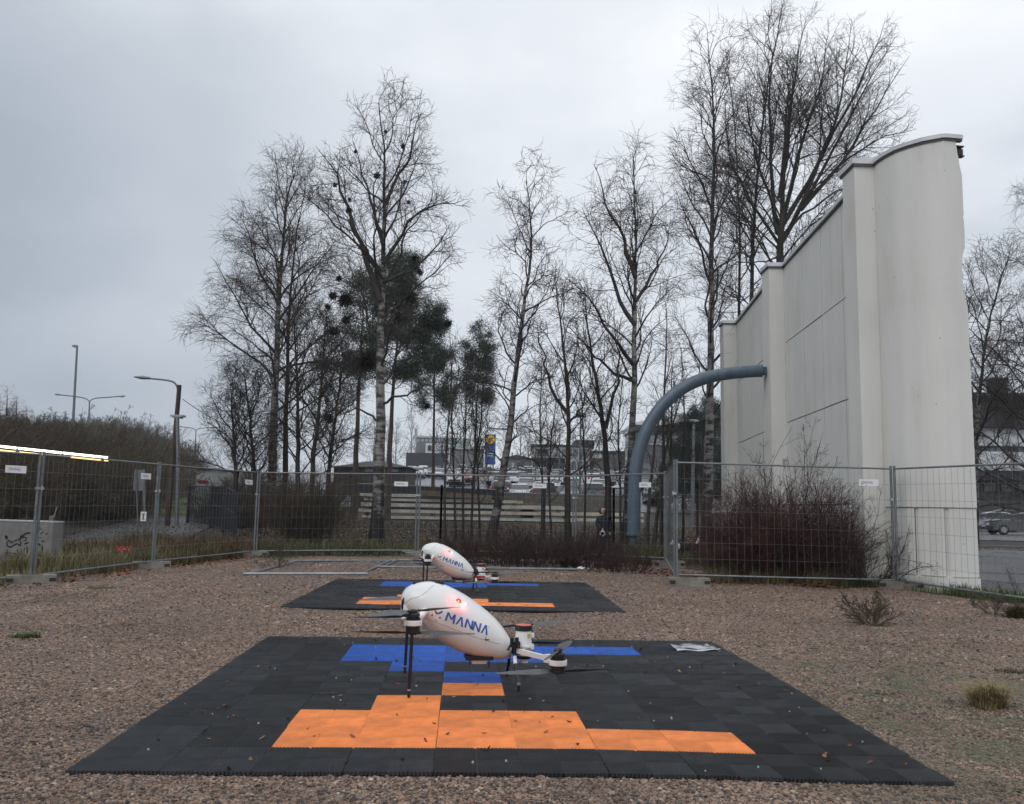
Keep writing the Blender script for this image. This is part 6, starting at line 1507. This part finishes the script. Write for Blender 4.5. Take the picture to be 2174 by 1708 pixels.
def pod(x, y, z0, r_=.056):            # z0: middle of the white ring
    b = MB(); b.lathe([(r_, -.016), (r_ * 1.015, -.013), (r_ * 1.015, .013), (r_, .016)], (x, y, z0), 28); b.build('motor_ring', dwhite, D1, True)
    b = MB(); b.lathe([(.043, .0165), (.044, .030), (.036, .031), (.036, .036), (.042, .037), (.042, .052), (.036, .058)], (x, y, z0), 24); b.lathe([(.049, .0162), (.049, .021)], (x, y, z0), 24); b.build('upper_motor', dblack, D1, True)
    b = MB(); b.lathe([(.034, -.066), (.044, -.060), (.044, -.042), (.038, -.041), (.038, -.036), (.045, -.035), (.046, -.0165)], (x, y, z0), 24); b.build('lower_motor', dblack, D1, True)
FY, RY = .405, .575
fx, fz = dl(877, 1322, -FY)
for sy in (-1, 1):
    y = sy * FY; pod(fx, y, fz)
    b = MB(); b.tube([(fx, y, fz), (fx + .05, y * .72, fz + .02), (fx + .10, sy * .10, fz + .05)], [.022, .020, .024], 12); b.build('front_arm', dwhite, D1, True)
    b = MB(); b.ball((fx - .058, y - .012, fz + .026), (.018, .014, .010), 8); b.build('arm_lamp', dwhite, D1, True)
_, zu = dl(879, 1298, -FY); _, zl = dl(879, 1344, -FY)
rotor(fx, -FY, zu, 222, (0, 0), 187, mir=True); rotor(fx, -FY, zl, -7, (0, 0), 180, 0)
rotor(fx, FY, zu, 205, (0, 0), 180, mir=True); rotor(fx, FY, zl, 12, (0, 0), 175)
# front legs
def leg(xt, yt, zt, xb, yb, zb, r_, white_top=False):
    b = MB(); b.tube([(xt, yt, zt), ((xt + xb) / 2, (yt + yb) / 2, (zt + zb) / 2), (xb, yb, zb + .03)], r_, 12); L_ = b.build('leg', carbon, D1, True)
    b = MB(); b.lathe([(r_ * 1.15, -.005), (r_ * 1.15, .005)], (xb, yb, zb + .045), 12); b.build('ferrule', dalu, L_)
    b = MB(); b.lathe([(r_ * .8, 0), (r_ * .95, .012), (r_ * .85, .034)], (xb, yb, zb - .001), 10); b.build('rubber_foot', dblack, L_)
    if white_top: b = MB(); b.tube([(xt, yt, zt), (xt + (xb - xt) * .22, yt + (yb - yt) * .22, zt + (zb - zt) * .22)], r_ * 1.25, 12); b.build('leg_socket', dwhite, L_, True)
FZ = TH + .008
for sy in (-1, 1):
    leg(fx - .004, sy * FY, fz - .06, -.367, sy * .405, FZ, .0105)
tx, tz = dl(1091, 1388)
for sy in (-1, 1): leg(tx - .01, sy * .10, tz - .005, .343, sy * .263, FZ, .0105, True)
# tail bracket, clamps, arms, rear motors
tx0, tz0 = dl(1082, 1382); tx1, tz1 = dl(1100, 1356)
b = MB(); b.box(((tx0 + tx1) / 2 + .004, 0, (tz0 + tz1) / 2 - .01), (.045, .20, .085)); b.build('tail_bracket', dblack, D1)
for (u0, v0, v1, off) in ((1086.7, 1354, 1374, -.135), (1097.7, 1354, 1374, -.135)):
    x, z0 = dl(u0, v0, off); _, z1 = dl(u0, v1, off); b = MB(); b.lathe([(.011, 0), (.012, .004), (.0125, z0 - z1)], (x, off, z1), 10); b.build('clamp_knob', dblack, D1, True)
b = MB(); p0 = dl(1080, 1372, -.14); p1 = dl(1102, 1376, -.14); b.tube([(p0[0] - .004, -.13, p0[1] - .03), (p0[0] + .01, -.13, p0[1]), (p1[0], -.13, p1[1])], .009, 6); b.build('clamp_lever', dblack, D1)
rx, rz_ = dl(1184.4, 1406.5, -RY)
for sy in (-1, 1):
    y = sy * RY; pod(rx, y, rz_)
    a = np.array([tx0 + .03, sy * .06, tz0 + .012]); b_ = np.array([rx - .055, y * .86, rz_ + .012]); b = MB(); d = b_ - a; ln = np.linalg.norm(d); d /= ln
    X_ = d; Y_ = np.cross([0, 0, 1], X_); Y_ /= np.linalg.norm(Y_); Z_ = np.cross(X_, Y_)
    b.box((a + b_) / 2, (ln, .022, .030), R=np.stack([X_, Y_, Z_], 1)); b.build('rear_arm', dwhite, D1)
    b = MB(); b.box(b_ + d * .02, (.05, .040, .048), R=np.stack([X_, Y_, Z_], 1)); b.build('arm_joint', dwhite, D1)
_, zu = dl(1184, 1380, -RY); _, zl = dl(1183, 1426, -RY)
rotor(rx, -RY, zu, 66, (0, 0), 182); rotor(rx, -RY, zl, 186, (0, 0), 178, mir=True)
rotor(rx, RY, zu, 28, (0, 0), 180); rotor(rx, RY, zl, 172, (0, 0), 180, mir=True)
# parachute canister behind the tail
cx, czb = dl(1111, 1370); _, czt = dl(1111, 1339); _, ct = dl(1110, 1327.5); _, cb_ = dl(1116, 1407)
b = MB(); b.lathe([(.060, 0), (.0575, .01), (.053, czt - czb)], (cx, 0, czb), 28); b.build('canister', dwhite, D1, True)
b = MB(); b.lathe([(.057, 0), (.057, ct - czt)], (cx, 0, czt + .0005), 28); b.build('canister_collar', dblack, D1, True)
b = MB(); b.lathe([(.054, 0), (.052, .003), (.02, .004)], (cx, 0, ct + .0006), 28); b.build('canister_lid', dred, D1, True)  # red light falling on the cap top is put into its colour
b = MB(); b.lathe([(.066, 0), (.068, .008), (.066, .016)], (cx, 0, czb - .014), 28); 
for k in range(6): a_ = k * PI / 3 + .4; b.box((cx + .068 * math.cos(a_), .068 * math.sin(a_), czb - .008), (.022, .022, .026), a_)
b.build('canister_flange', dwhite, D1, True)
b = MB(); b.lathe([(.050, 0), (.056, czb - .014 - (tz - .01))], (cx + .004, 0, tz - .01), 24); b.build('canister_base', dwhite, D1, True)
b = MB(); b.lathe([(.046, -.022), (.05, 0)], (cx + .004, 0, tz - .0105), 20); b.build('canister_ring', dblack, D1, True)
b = MB(); b.lathe([(.024, 0), (.027, tz - .033 - cb_)], (cx + .010, 0, cb_), 18); b.lathe([(.0285, .018), (.0285, .022)], (cx + .010, 0, cb_), 18); b.build('canister_cup', dwhite, D1, True)
b = MB(); b.box((cx + .028, -.0475, czb + .068), (.020, .006, .028), rad(28)); b.build('label', dyel, D1)
b = MB(); b.box((cx + .058, -.02, czb + .07), (.018, .03, .026)); b.build('release_unit', dwhite, D1)
b = MB(); b.tube([(tx1 - .02, -.01, tz1 + .006), (cx - .05, -.01, tz1 + .02)], .006, 6); b.build('stay', dwhite, D1)
b = MB(); b.tube([(cx + .062, -.03, czb - .01), (cx + .064, -.03, czb - .06)], .0025, 5); b.build('blue_wire', logo_b, D1)
# second drone: every part copied, rotors turned differently, red pieces at its tail
far = DO + np.array([-.505, 6.36, 0.0])
D2 = dup(D1, (far[0], far[1], g0(far[0], far[1])), DYAW + rad(.5), None, 'far white delivery drone standing on the far mat behind the near one')
rts = [c for c in D2.children if c.name.startswith('rotor')]
for r_, a_ in zip(rts, (275, 300, 40, 120, 178, 5, 150, 20)): r_.rotation_euler = (r_.rotation_euler[0], r_.rotation_euler[1], rad(a_))
b = MB(); b.box((rx - .17, -RY * .62, rz_ - .002), (.12, .03, .028)); b.build('red_arm_sleeve', red_pl, D2)
b = MB(); b.lathe([(.02, 0), (.024, .05)], (rx - .10, -RY * .80, rz_ - .09), 12); b.build('red_cup', red_pl, D2)

# ================================================================== parked cars
car_glass = M('car_glass', (.022, .026, .030), .12, 0, .1); tyre_m = M('tyre_rubber', (.012, .012, .013), .8); rim_m = M('wheel_rim', (.30, .31, .32), .4, .6); head_m = M('headlight_lens', (.55, .57, .6), .15); tail_m = M('tail_light', (.30, .012, .012), .3); plate_m = M('number_plate', (.6, .6, .6), .5)
def paint(n, c, r=.22): return M(n, c, r, 0, .05, 1.5, coat=1.0)
PAINT = {'white': paint('white_car_paint', (.62, .63, .64)), 'silver': paint('silver_car_paint', (.28, .29, .30)), 'grey': paint('grey_car_paint', (.085, .09, .095)), 'black': paint('black_car_paint', (.012, .012, .014)), 'dark blue': paint('dark_blue_car_paint', (.015, .025, .06)), 'red': paint('red_car_paint', (.33, .035, .04)), 'blue': paint('blue_car_paint', (.02, .05, .22)), 'beige': paint('beige_car_paint', (.35, .30, .25))}
def car_proto(kind_, L_, Wd, H_, belt, prof_low, gh):
    t = thing(kind_, 'x', 'car')
    hw = Wd / 2
    xs_ = [p[0] for p in prof_low]
    def shell(st, mat, nm, ringf):
        V = []; 
        for s_ in st: V += ringf(s_)
        k = len(ringf(st[0])); n = len(st)
        F = [(i * k + j, i * k + (j + 1) % k, (i + 1) * k + (j + 1) % k, (i + 1) * k + j) for i in range(n - 1) for j in range(k)] + [tuple(range(k)), tuple((n - 1) * k + j for j in range(k))]
        b = MB(); b.add(V, F); return b.build(nm, mat, t, True, fixn=True)
    shell(prof_low, PAINT['white'], 'body', lambda s_: [(s_[0], -hw * s_[2], .30), (s_[0], -hw * s_[2], .30 + (s_[1] - .30) * .55), (s_[0], -hw * s_[2] * .93, s_[1]), (s_[0], hw * s_[2] * .93, s_[1]), (s_[0], hw * s_[2], .30 + (s_[1] - .30) * .55), (s_[0], hw * s_[2], .30)])
    shell(gh, car_glass, 'windows', lambda s_: [(s_[0], -hw * .90, belt - .04), (s_[0], -hw * s_[2], s_[1] - .03), (s_[0], hw * s_[2], s_[1] - .03), (s_[0], hw * .90, belt - .04)])
    rf = [g for g in gh if g[1] > H_ - .16]
    shell(rf, PAINT['white'], 'roof', lambda s_: [(s_[0], -hw * s_[2] * 1.02, s_[1] - .05), (s_[0], -hw * s_[2] * .9, s_[1] + .015), (s_[0], hw * s_[2] * .9, s_[1] + .015), (s_[0], hw * s_[2] * 1.02, s_[1] - .05)])
    for sx in (-.31 * L_, .29 * L_):
        for sy in (-1, 1):
            b = MB(); b.lathe([(.25, -.11), (.32, -.09), (.32, .09), (.25, .11)], (sx, sy * (hw - .09), .32), 16, axis=(0, 1, 0)); w = b.build('wheel', tyre_m, t, True)
            b = MB(); b.lathe([(.20, -.005), (.17, .012)], (sx, sy * (hw + .018), .32), 12, axis=(0, sy, 0)); b.build('rim', rim_m, w)
    for sy in (-1, 1):
        b = MB(); b.box((-L_ / 2 + .06, sy * hw * .68, .68), (.10, .36, .15)); b.build('headlight', head_m, t)
        b = MB(); b.box((L_ / 2 - .05, sy * hw * .74, .82), (.09, .22, .26)); b.build('tail_light', tail_m, t)
        b = MB(); b.box((-L_ * .16, sy * (hw + .06), belt + .06), (.12, .16, .13)); b.build('mirror', PAINT['white'], t)
    for sx in (-1, 1): b = MB(); b.box((sx * (L_ / 2 + .004), 0, .5 if sx < 0 else .62), (.02, .5, .11)); b.build('number_plate', plate_m, t)
    b = MB(); b.box((-L_ / 2 + .005, 0, .42), (.04, Wd * .72, .18)); b.build('grille', tyre_m, t)
    return t
hatch = car_proto('hatchback', 4.2, 1.78, 1.47, .94, [(-2.1, .62, .82), (-2.0, .76, .93), (-1.6, .86, 1), (-.9, .95, 1), (.6, .96, 1), (1.7, .97, .99), (2.0, .95, .95), (2.1, .70, .90)], [(-1.05, .96, .86), (-.45, 1.36, .74), (.1, 1.47, .72), (1.0, 1.45, .72), (1.55, 1.36, .72), (2.0, .98, .82)])
suv = car_proto('suv', 4.6, 1.88, 1.70, 1.08, [(-2.3, .80, .85), (-2.2, .92, .95), (-1.7, 1.02, 1), (-1.0, 1.08, 1), (.8, 1.10, 1), (2.0, 1.10, .99), (2.25, 1.06, .95), (2.3, .75, .92)], [(-1.15, 1.08, .86), (-.5, 1.56, .76), (.1, 1.69, .75), (1.5, 1.68, .75), (1.95, 1.55, .75), (2.25, 1.1, .83)])
estate = car_proto('estate_car', 4.7, 1.84, 1.47, .95, [(-2.35, .62, .82), (-2.25, .76, .93), (-1.7, .86, 1), (-.95, .95, 1), (.8, .97, 1), (2.0, .97, .99), (2.3, .93, .95), (2.35, .68, .90)], [(-1.05, .97, .86), (-.4, 1.38, .74), (.2, 1.47, .72), (1.5, 1.45, .72), (2.0, 1.34, .72), (2.3, .98, .82)])
used = set()
def place_car(u, Y, kind_, col, face, label, group='cars in the car park', jit=True, z=None):
    p = ay(u, 1040, Y); x = p[0]
    proto = {'h': hatch, 's': suv, 'e': estate}[kind_]
    rz = {'to': PI / 2, 'away': -PI / 2, 'left': 0, 'right': PI}[face] + (rng.normal(0, .05) if jit else 0)
    if kind_ in used: c = dup(proto, None, None)
    else: c = proto; used.add(kind_)
    c.location = (x, Y, g0(x, Y) + .02 if z is None else z); e = 1.0
    sl = (g0(x, Y + e) - g0(x, Y - e)) / (2 * e); c.rotation_euler = (0, 0, rz)
    if face in ('to', 'away'): c.rotation_euler = (0, math.atan(sl) * (1 if face == 'to' else -1), rz)
    c['label'] = label; c['group'] = group
    for ch in c.children:
        if ch.name.split('.')[0] in ('body', 'roof', 'mirror'):
            ch.material_slots[0].link = 'OBJECT'; ch.material_slots[0].material = PAINT[col]
    return c
KN = {'h': 'hatchback', 's': 'tall SUV', 'e': 'estate car'}
place_car(968, 95, 'h', 'silver', 'to', 'silver-green hatchback right behind the fence post, left of the red car')
place_car(987, 100, 'h', 'red', 'to', 'only red car, facing the yard in the first row of the car park')
place_car(886, 124, 's', 'white', 'to', 'large white SUV at the left end of the car park, nearer of two')
place_car(897, 133, 's', 'white', 'to', 'second white SUV at the left end, just behind the nearer one')
place_car(932, 126, 'h', 'white', 'to', 'white hatchback behind the red car at the foot of the middle pine')
place_car(1010, 108, 'e', 'beige', 'right', 'beige estate car seen from the side right of the red car')
place_car(1481, 99, 's', 'blue', 'to', 'bright blue car beside the lamp post left of the white wall')
place_car(1441, 98, 'e', 'white', 'to', 'white low car parked left of the bright blue one')
place_car(1545, 101, 'h', 'white', 'to', 'white car half hidden behind the banded birch, right of the blue one')
place_car(1155, 66, 's', 'black', 'away', 'black SUV with dark rear window just behind the brown wall')
place_car(1255, 66, 's', 'grey', 'away', 'dark grey SUV behind the brown wall right of the black one')
place_car(1103, 70, 'h', 'white', 'to', 'white car with large windscreen left of the black SUV')
place_car(1308, 68, 'h', 'dark blue', 'to', 'dark blue hatchback behind the brown wall nearest the pipe')
place_car(1205, 69, 'e', 'silver', 'to', 'silver estate car between the black and the dark grey SUV')
place_car(1062, 72, 'e', 'dark blue', 'away', 'dark blue estate car left of the white one behind the brown wall')
pool = ['white'] * 8 + ['silver'] * 7 + ['grey'] * 4 + ['black'] * 2 + ['dark blue'] * 2
rowdef = [(84, 1060, 1335, 50, 'second row'), (98, 1045, 1345, 41, 'third row'), (110, 1030, 1345, 35, 'fourth row'), (121, 950, 1345, 31, 'fifth row'), (133, 912, 1345, 29, 'sixth row'), (146, 868, 1345, 27, 'rearmost row')]
for ri, (Y, u0, u1, st_, nm) in enumerate(rowdef):
    u = u0 + 5
    while u < u1:
        if random.random() < .93:
            col = random.choice(pool); kd = random.choice('hhsee'); fc = random.choice(['to', 'away'] if ri % 2 else ['to', 'to', 'away'])
            place_car(u, Y + random.uniform(-.5, .5), kd, col, fc, '%s %s nose %s in the %s of the car park' % (col, KN[kd], 'out' if fc == 'to' else 'in', nm))
        u += st_ * random.uniform(.93, 1.12)
for u, Y, kd, col, lb in ((1370, 92, 'e', 'silver', 'silver estate car between the pipe and the fence corner'), (1402, 104, 'h', 'grey', 'grey hatchback right of the silver estate past the pipe'), (1395, 70, 's', 'grey', 'dark grey SUV low down between pipe and fence corner'), (1445, 118, 'h', 'silver', 'silver hatchback behind the white low car'), (1500, 116, 's', 'white', 'white SUV behind the bright blue car'), (1530, 82, 'e', 'grey', 'grey estate car low behind the banded birch')):
    place_car(u, Y, kd, col, 'to', lb)
G2 = 'cars on the side road right of the wall'
place_car(2165, 57, 'e', 'black', 'left', 'black car seen from the side at the right edge beyond the road', G2)
place_car(2092, 66, 'h', 'silver', 'left', 'silver car seen from the side just right of the wall foot', G2)
place_car(2170, 68, 'h', 'white', 'left', 'white car with red tail lights behind the black car at the right edge', G2)
place_car(2110, 76, 's', 'grey', 'left', 'grey car farthest back right of the wall', G2)

# ================================================================== person and dog
def skin_body(name, verts, edges, radii, mat, parent, sub=2, root_i=0):
    me = bpy.data.meshes.new(name); me.from_pydata([tuple(v) for v in verts], edges, []); o = link(name, me, parent)
    sk = o.modifiers.new('skin', 'SKIN'); sk.use_smooth_shade = True
    for i, d in enumerate(me.skin_vertices[0].data): d.radius = radii[i] if isinstance(radii[i], tuple) else (radii[i], radii[i]); d.use_root = i == root_i
    o.modifiers.new('sub', 'SUBSURF').levels = sub; o.modifiers['sub'].render_levels = sub
    bpy.context.view_layer.update()
    m2 = bpy.data.meshes.new_from_object(o.evaluated_get(bpy.context.evaluated_depsgraph_get())); o.modifiers.clear(); o.data = m2; m2.name = name
    m2.materials.clear(); m2.materials.append(mat); return o
coat = M('black_coat', (.010, .011, .017), .8, 0, .3, 8); skin = M('skin', (.42, .24, .18), .6); hat = M('pink_knit_hat', (.42, .24, .27), .9, 0, .2, 30); hood_m = M('dark_hood_lining', (.022, .018, .018), .9)
YH = 22.6; px_ = ay(1281, 1120, YH)[0]; pz = g0(px_, YH) - .02; HH = 1.245 - pz; k = HH / 1.62
t = thing('person', 'person in a long black hooded coat and pink hat holding a white ring', 'person', (px_, YH, pz))
vv = [(0, 0, .86), (0, 0, 1.05), (0, .0, 1.22), (0, 0, 1.34), (0, -.005, 1.40), (-.16, 0, 1.29), (-.235, -.03, 1.08), (-.10, -.20, .93), (.16, 0, 1.29), (.25, .01, 1.06), (.215, -.06, .84), (-.085, 0, .78), (-.09, .01, .44), (-.09, .02, .08), (-.095, -.10, .04), (.085, 0, .78), (.09, .01, .44), (.09, .02, .08), (.095, -.10, .04)]
ee = [(0, 1), (1, 2), (2, 3), (3, 4), (2, 5), (5, 6), (6, 7), (2, 8), (8, 9), (9, 10), (0, 11), (11, 12), (12, 13), (13, 14), (0, 15), (15, 16), (16, 17), (17, 18)]
rr = [(.185, .15), (.17, .14), (.17, .13), (.10, .09), (.06, .06), .085, .068, .045, .085, .068, .048, .10, .075, .06, .05, .10, .075, .06, .05]
skin_body('body', [tuple(np.array(v) * k) for v in vv], ee, [tuple(np.array(q) * k) if isinstance(q, tuple) else q * k for q in rr], coat, t)
b = MB(); b.lathe([(.25 * k, .46 * k), (.245 * k, .6 * k), (.22 * k, .85 * k), (.19 * k, 1.05 * k), (.20 * k, 1.18 * k), (.13 * k, 1.32 * k)], (0, .01, 0), 20); o = b.build('coat', coat, t, True); o.scale = (1, .72, 1)
hc = np.array([-.02, -.02, 1.51]) * k
b = MB(); b.ball(hc, np.array([.078, .095, .11]) * k, 16); b.ball(hc + np.array([0, -.095, -.01]) * k, np.array([.012, .02, .018]) * k, 8); b.ball(hc + np.array([0, -.085, -.055]) * k, np.array([.028, .012, .008]) * k, 8)
for sx in (-1, 1): b.ball(hc + np.array([sx * .032, -.082, .012]) * k, np.array([.013, .010, .007]) * k, 8); b.ball(hc + np.array([sx * .078, 0, -.01]) * k, np.array([.012, .02, .03]) * k, 8)
b.build('head', skin, t, True)
b = MB(); b.lathe([(.083 * k, .018 * k), (.086 * k, .05 * k), (.07 * k, .09 * k), (.03 * k, .115 * k)], hc + np.array([0, -.012, 0]), 16); b.build('knit_hat', hat, t, True)
b = MB()     # hood: open shell round the head
n1_, n2_ = 14, 9; V = []
for i in range(n1_):
    a_ = rad(-140 + 280 * i / (n1_ - 1))
    for j in range(n2_):
        f_ = j / (n2_ - 1); r1 = (.108 + .018 * math.sin(f_ * PI)) * (1 - .92 * max(0, f_ - .55) / .45)
        V.append((hc[0] + r1 * k * math.sin(a_) * 1.02, hc[1] + (-.055 + .20 * f_) * k, hc[2] + r1 * k * 1.2 * math.cos(a_)))
b.add(V, [(i * n2_ + j, (i + 1) * n2_ + j, (i + 1) * n2_ + j + 1, i * n2_ + j + 1) for i in range(n1_ - 1) for j in range(n2_ - 1)]); o = b.build('hood', hood_m, t, True); o.modifiers.new('thick', 'SOLIDIFY').thickness = .02
def hand(c, d, nm):
    c = np.array(c) * k; b = MB(); b.ball(c, np.array([.028, .02, .036]) * k, 8)
    for j in range(4): x = (-.021 + .014 * j) * k; L2 = (.030, .036, .034, .026)[j] * k; p0 = c + np.array([x, -.006 * k, -.028 * k]); b.tube([p0, p0 + np.array([0, -.010 * k, -L2 * .7]), p0 + np.array([0, .004 * k, -L2 * 1.4])], [.0075 * k, .007 * k, .005 * k], 6)
    p0 = c + np.array([d * .026, -.01, .006]) * k; b.tube([p0, p0 + np.array([d * .018, -.012, -.016]) * k, p0 + np.array([d * .014, -.018, -.036]) * k], [.009 * k, .008 * k, .006 * k], 6); b.build(nm, skin, t, True)
hand((-.055, -.245, .915), 1, 'hand'); hand((.21, -.075, .79), -1, 'hand')
rg = ay(1274, 1119, YH - .25); b = MB(); a_ = np.linspace(0, 2 * PI, 21)
b.tube([(.058 * math.cos(x), 0, .058 * math.sin(x)) for x in a_], .014, 8); b.box((0, 0, .07), (.035, .03, .03)); o = b.build('white_ring', white_pl, None, True, loc=(px_ - .055 * k, YH - .262 * k, pz + .885 * k - .085)); tag(o, 'white ring held in the hand of the person in black', 'ring')
# dog, black with white head patch and white tail, standing in the weeds
YD = 20.6; dx = ay(1457, 1160, YD)[0]; dz = g0(dx, YD); sz = .78
t = thing('dog', 'black and white dog standing in the weeds behind the fence corner', 'dog', (dx, YD, dz))
fur = M('black_dog_fur', (.012, .011, .011), .9, 0, .4, 30); furw = M('white_dog_fur', (.62, .61, .58), .9, 0, .1, 30)
vv = [(.18, 0, .46), (.0, 0, .48), (-.17, 0, .45), (-.27, 0, .54), (-.36, 0, .58), (-.46, 0, .545), (-.19, -.07, .28), (-.20, -.07, .15), (-.20, -.07, .02), (-.19, .07, .28), (-.20, .07, .15), (-.20, .07, .02), (.20, -.075, .30), (.27, -.075, .17), (.235, -.075, .02), (.20, .075, .30), (.27, .075, .17), (.235, .075, .02), (.27, 0, .50), (.35, 0, .60), (.36, 0, .72)]
ee = [(0, 1), (1, 2), (2, 3), (3, 4), (4, 5), (2, 6), (6, 7), (7, 8), (2, 9), (9, 10), (10, 11), (0, 12), (12, 13), (13, 14), (0, 15), (15, 16), (16, 17), (0, 18), (18, 19), (19, 20)]
rr = [.105, .11, .13, .075, .075, .032, .05, .032, .028, .05, .032, .028, .06, .032, .028, .06, .032, .028, .03, .035, .02]
skin_body('body', [tuple(np.array(v) * sz) for v in vv], ee, [q * sz for q in rr], fur, t, 2, 1)
b = MB(); b.ball(np.array([-.37, -.015, .585]) * sz, np.array([.085, .075, .078]) * sz, 12); b.ball(np.array([-.45, -.01, .55]) * sz, np.array([.06, .042, .036]) * sz, 10); b.ball(np.array([-.26, -.03, .47]) * sz, np.array([.09, .10, .11]) * sz, 12); b.build('white_blaze', furw, t, True)
b = MB()
for sy in (-1, 1): b.add(np.array([(-.345, sy * .05, .64), (-.31, sy * .085, .62), (-.36, sy * .10, .55), (-.35, sy * .07, .60)]) * sz, [(0, 1, 2), (0, 2, 3), (1, 3, 2)])
b.ball(np.array([-.508, -.01, .555]) * sz, .014, 6); b.ball(np.array([-.43, -.07, .60]) * sz, .011, 6); b.build('ears_and_nose', fur, t)
b = MB(); b.tube(np.array([(.30, 0, .56), (.35, 0, .62), (.37, 0, .70), (.355, 0, .76)]) * sz, np.array([.03, .045, .04, .012]) * sz, 8); b.build('white_tail', furw, t, True)

# ================================================================== drizzly air
hb_ = MB(); hb_.box((0, 760, 16.5), (2000, 1700, 40))
hz_m = bpy.data.materials.new('drizzle_haze'); hz_m.use_nodes = True; t_ = hz_m.node_tree; t_.nodes.clear()
pv = t_.nodes.new('ShaderNodeVolumePrincipled'); pv.inputs['Color'].default_value = (.90, .94, 1.0, 1); pv.inputs['Density'].default_value = .00045; pv.inputs['Anisotropy'].default_value = .2
ot = t_.nodes.new('ShaderNodeOutputMaterial'); t_.links.new(pv.outputs[0], ot.inputs['Volume'])
kind(hb_.build('haze', hz_m), 'stuff', 'thin drizzly air that pales the far car park and buildings', 'haze')
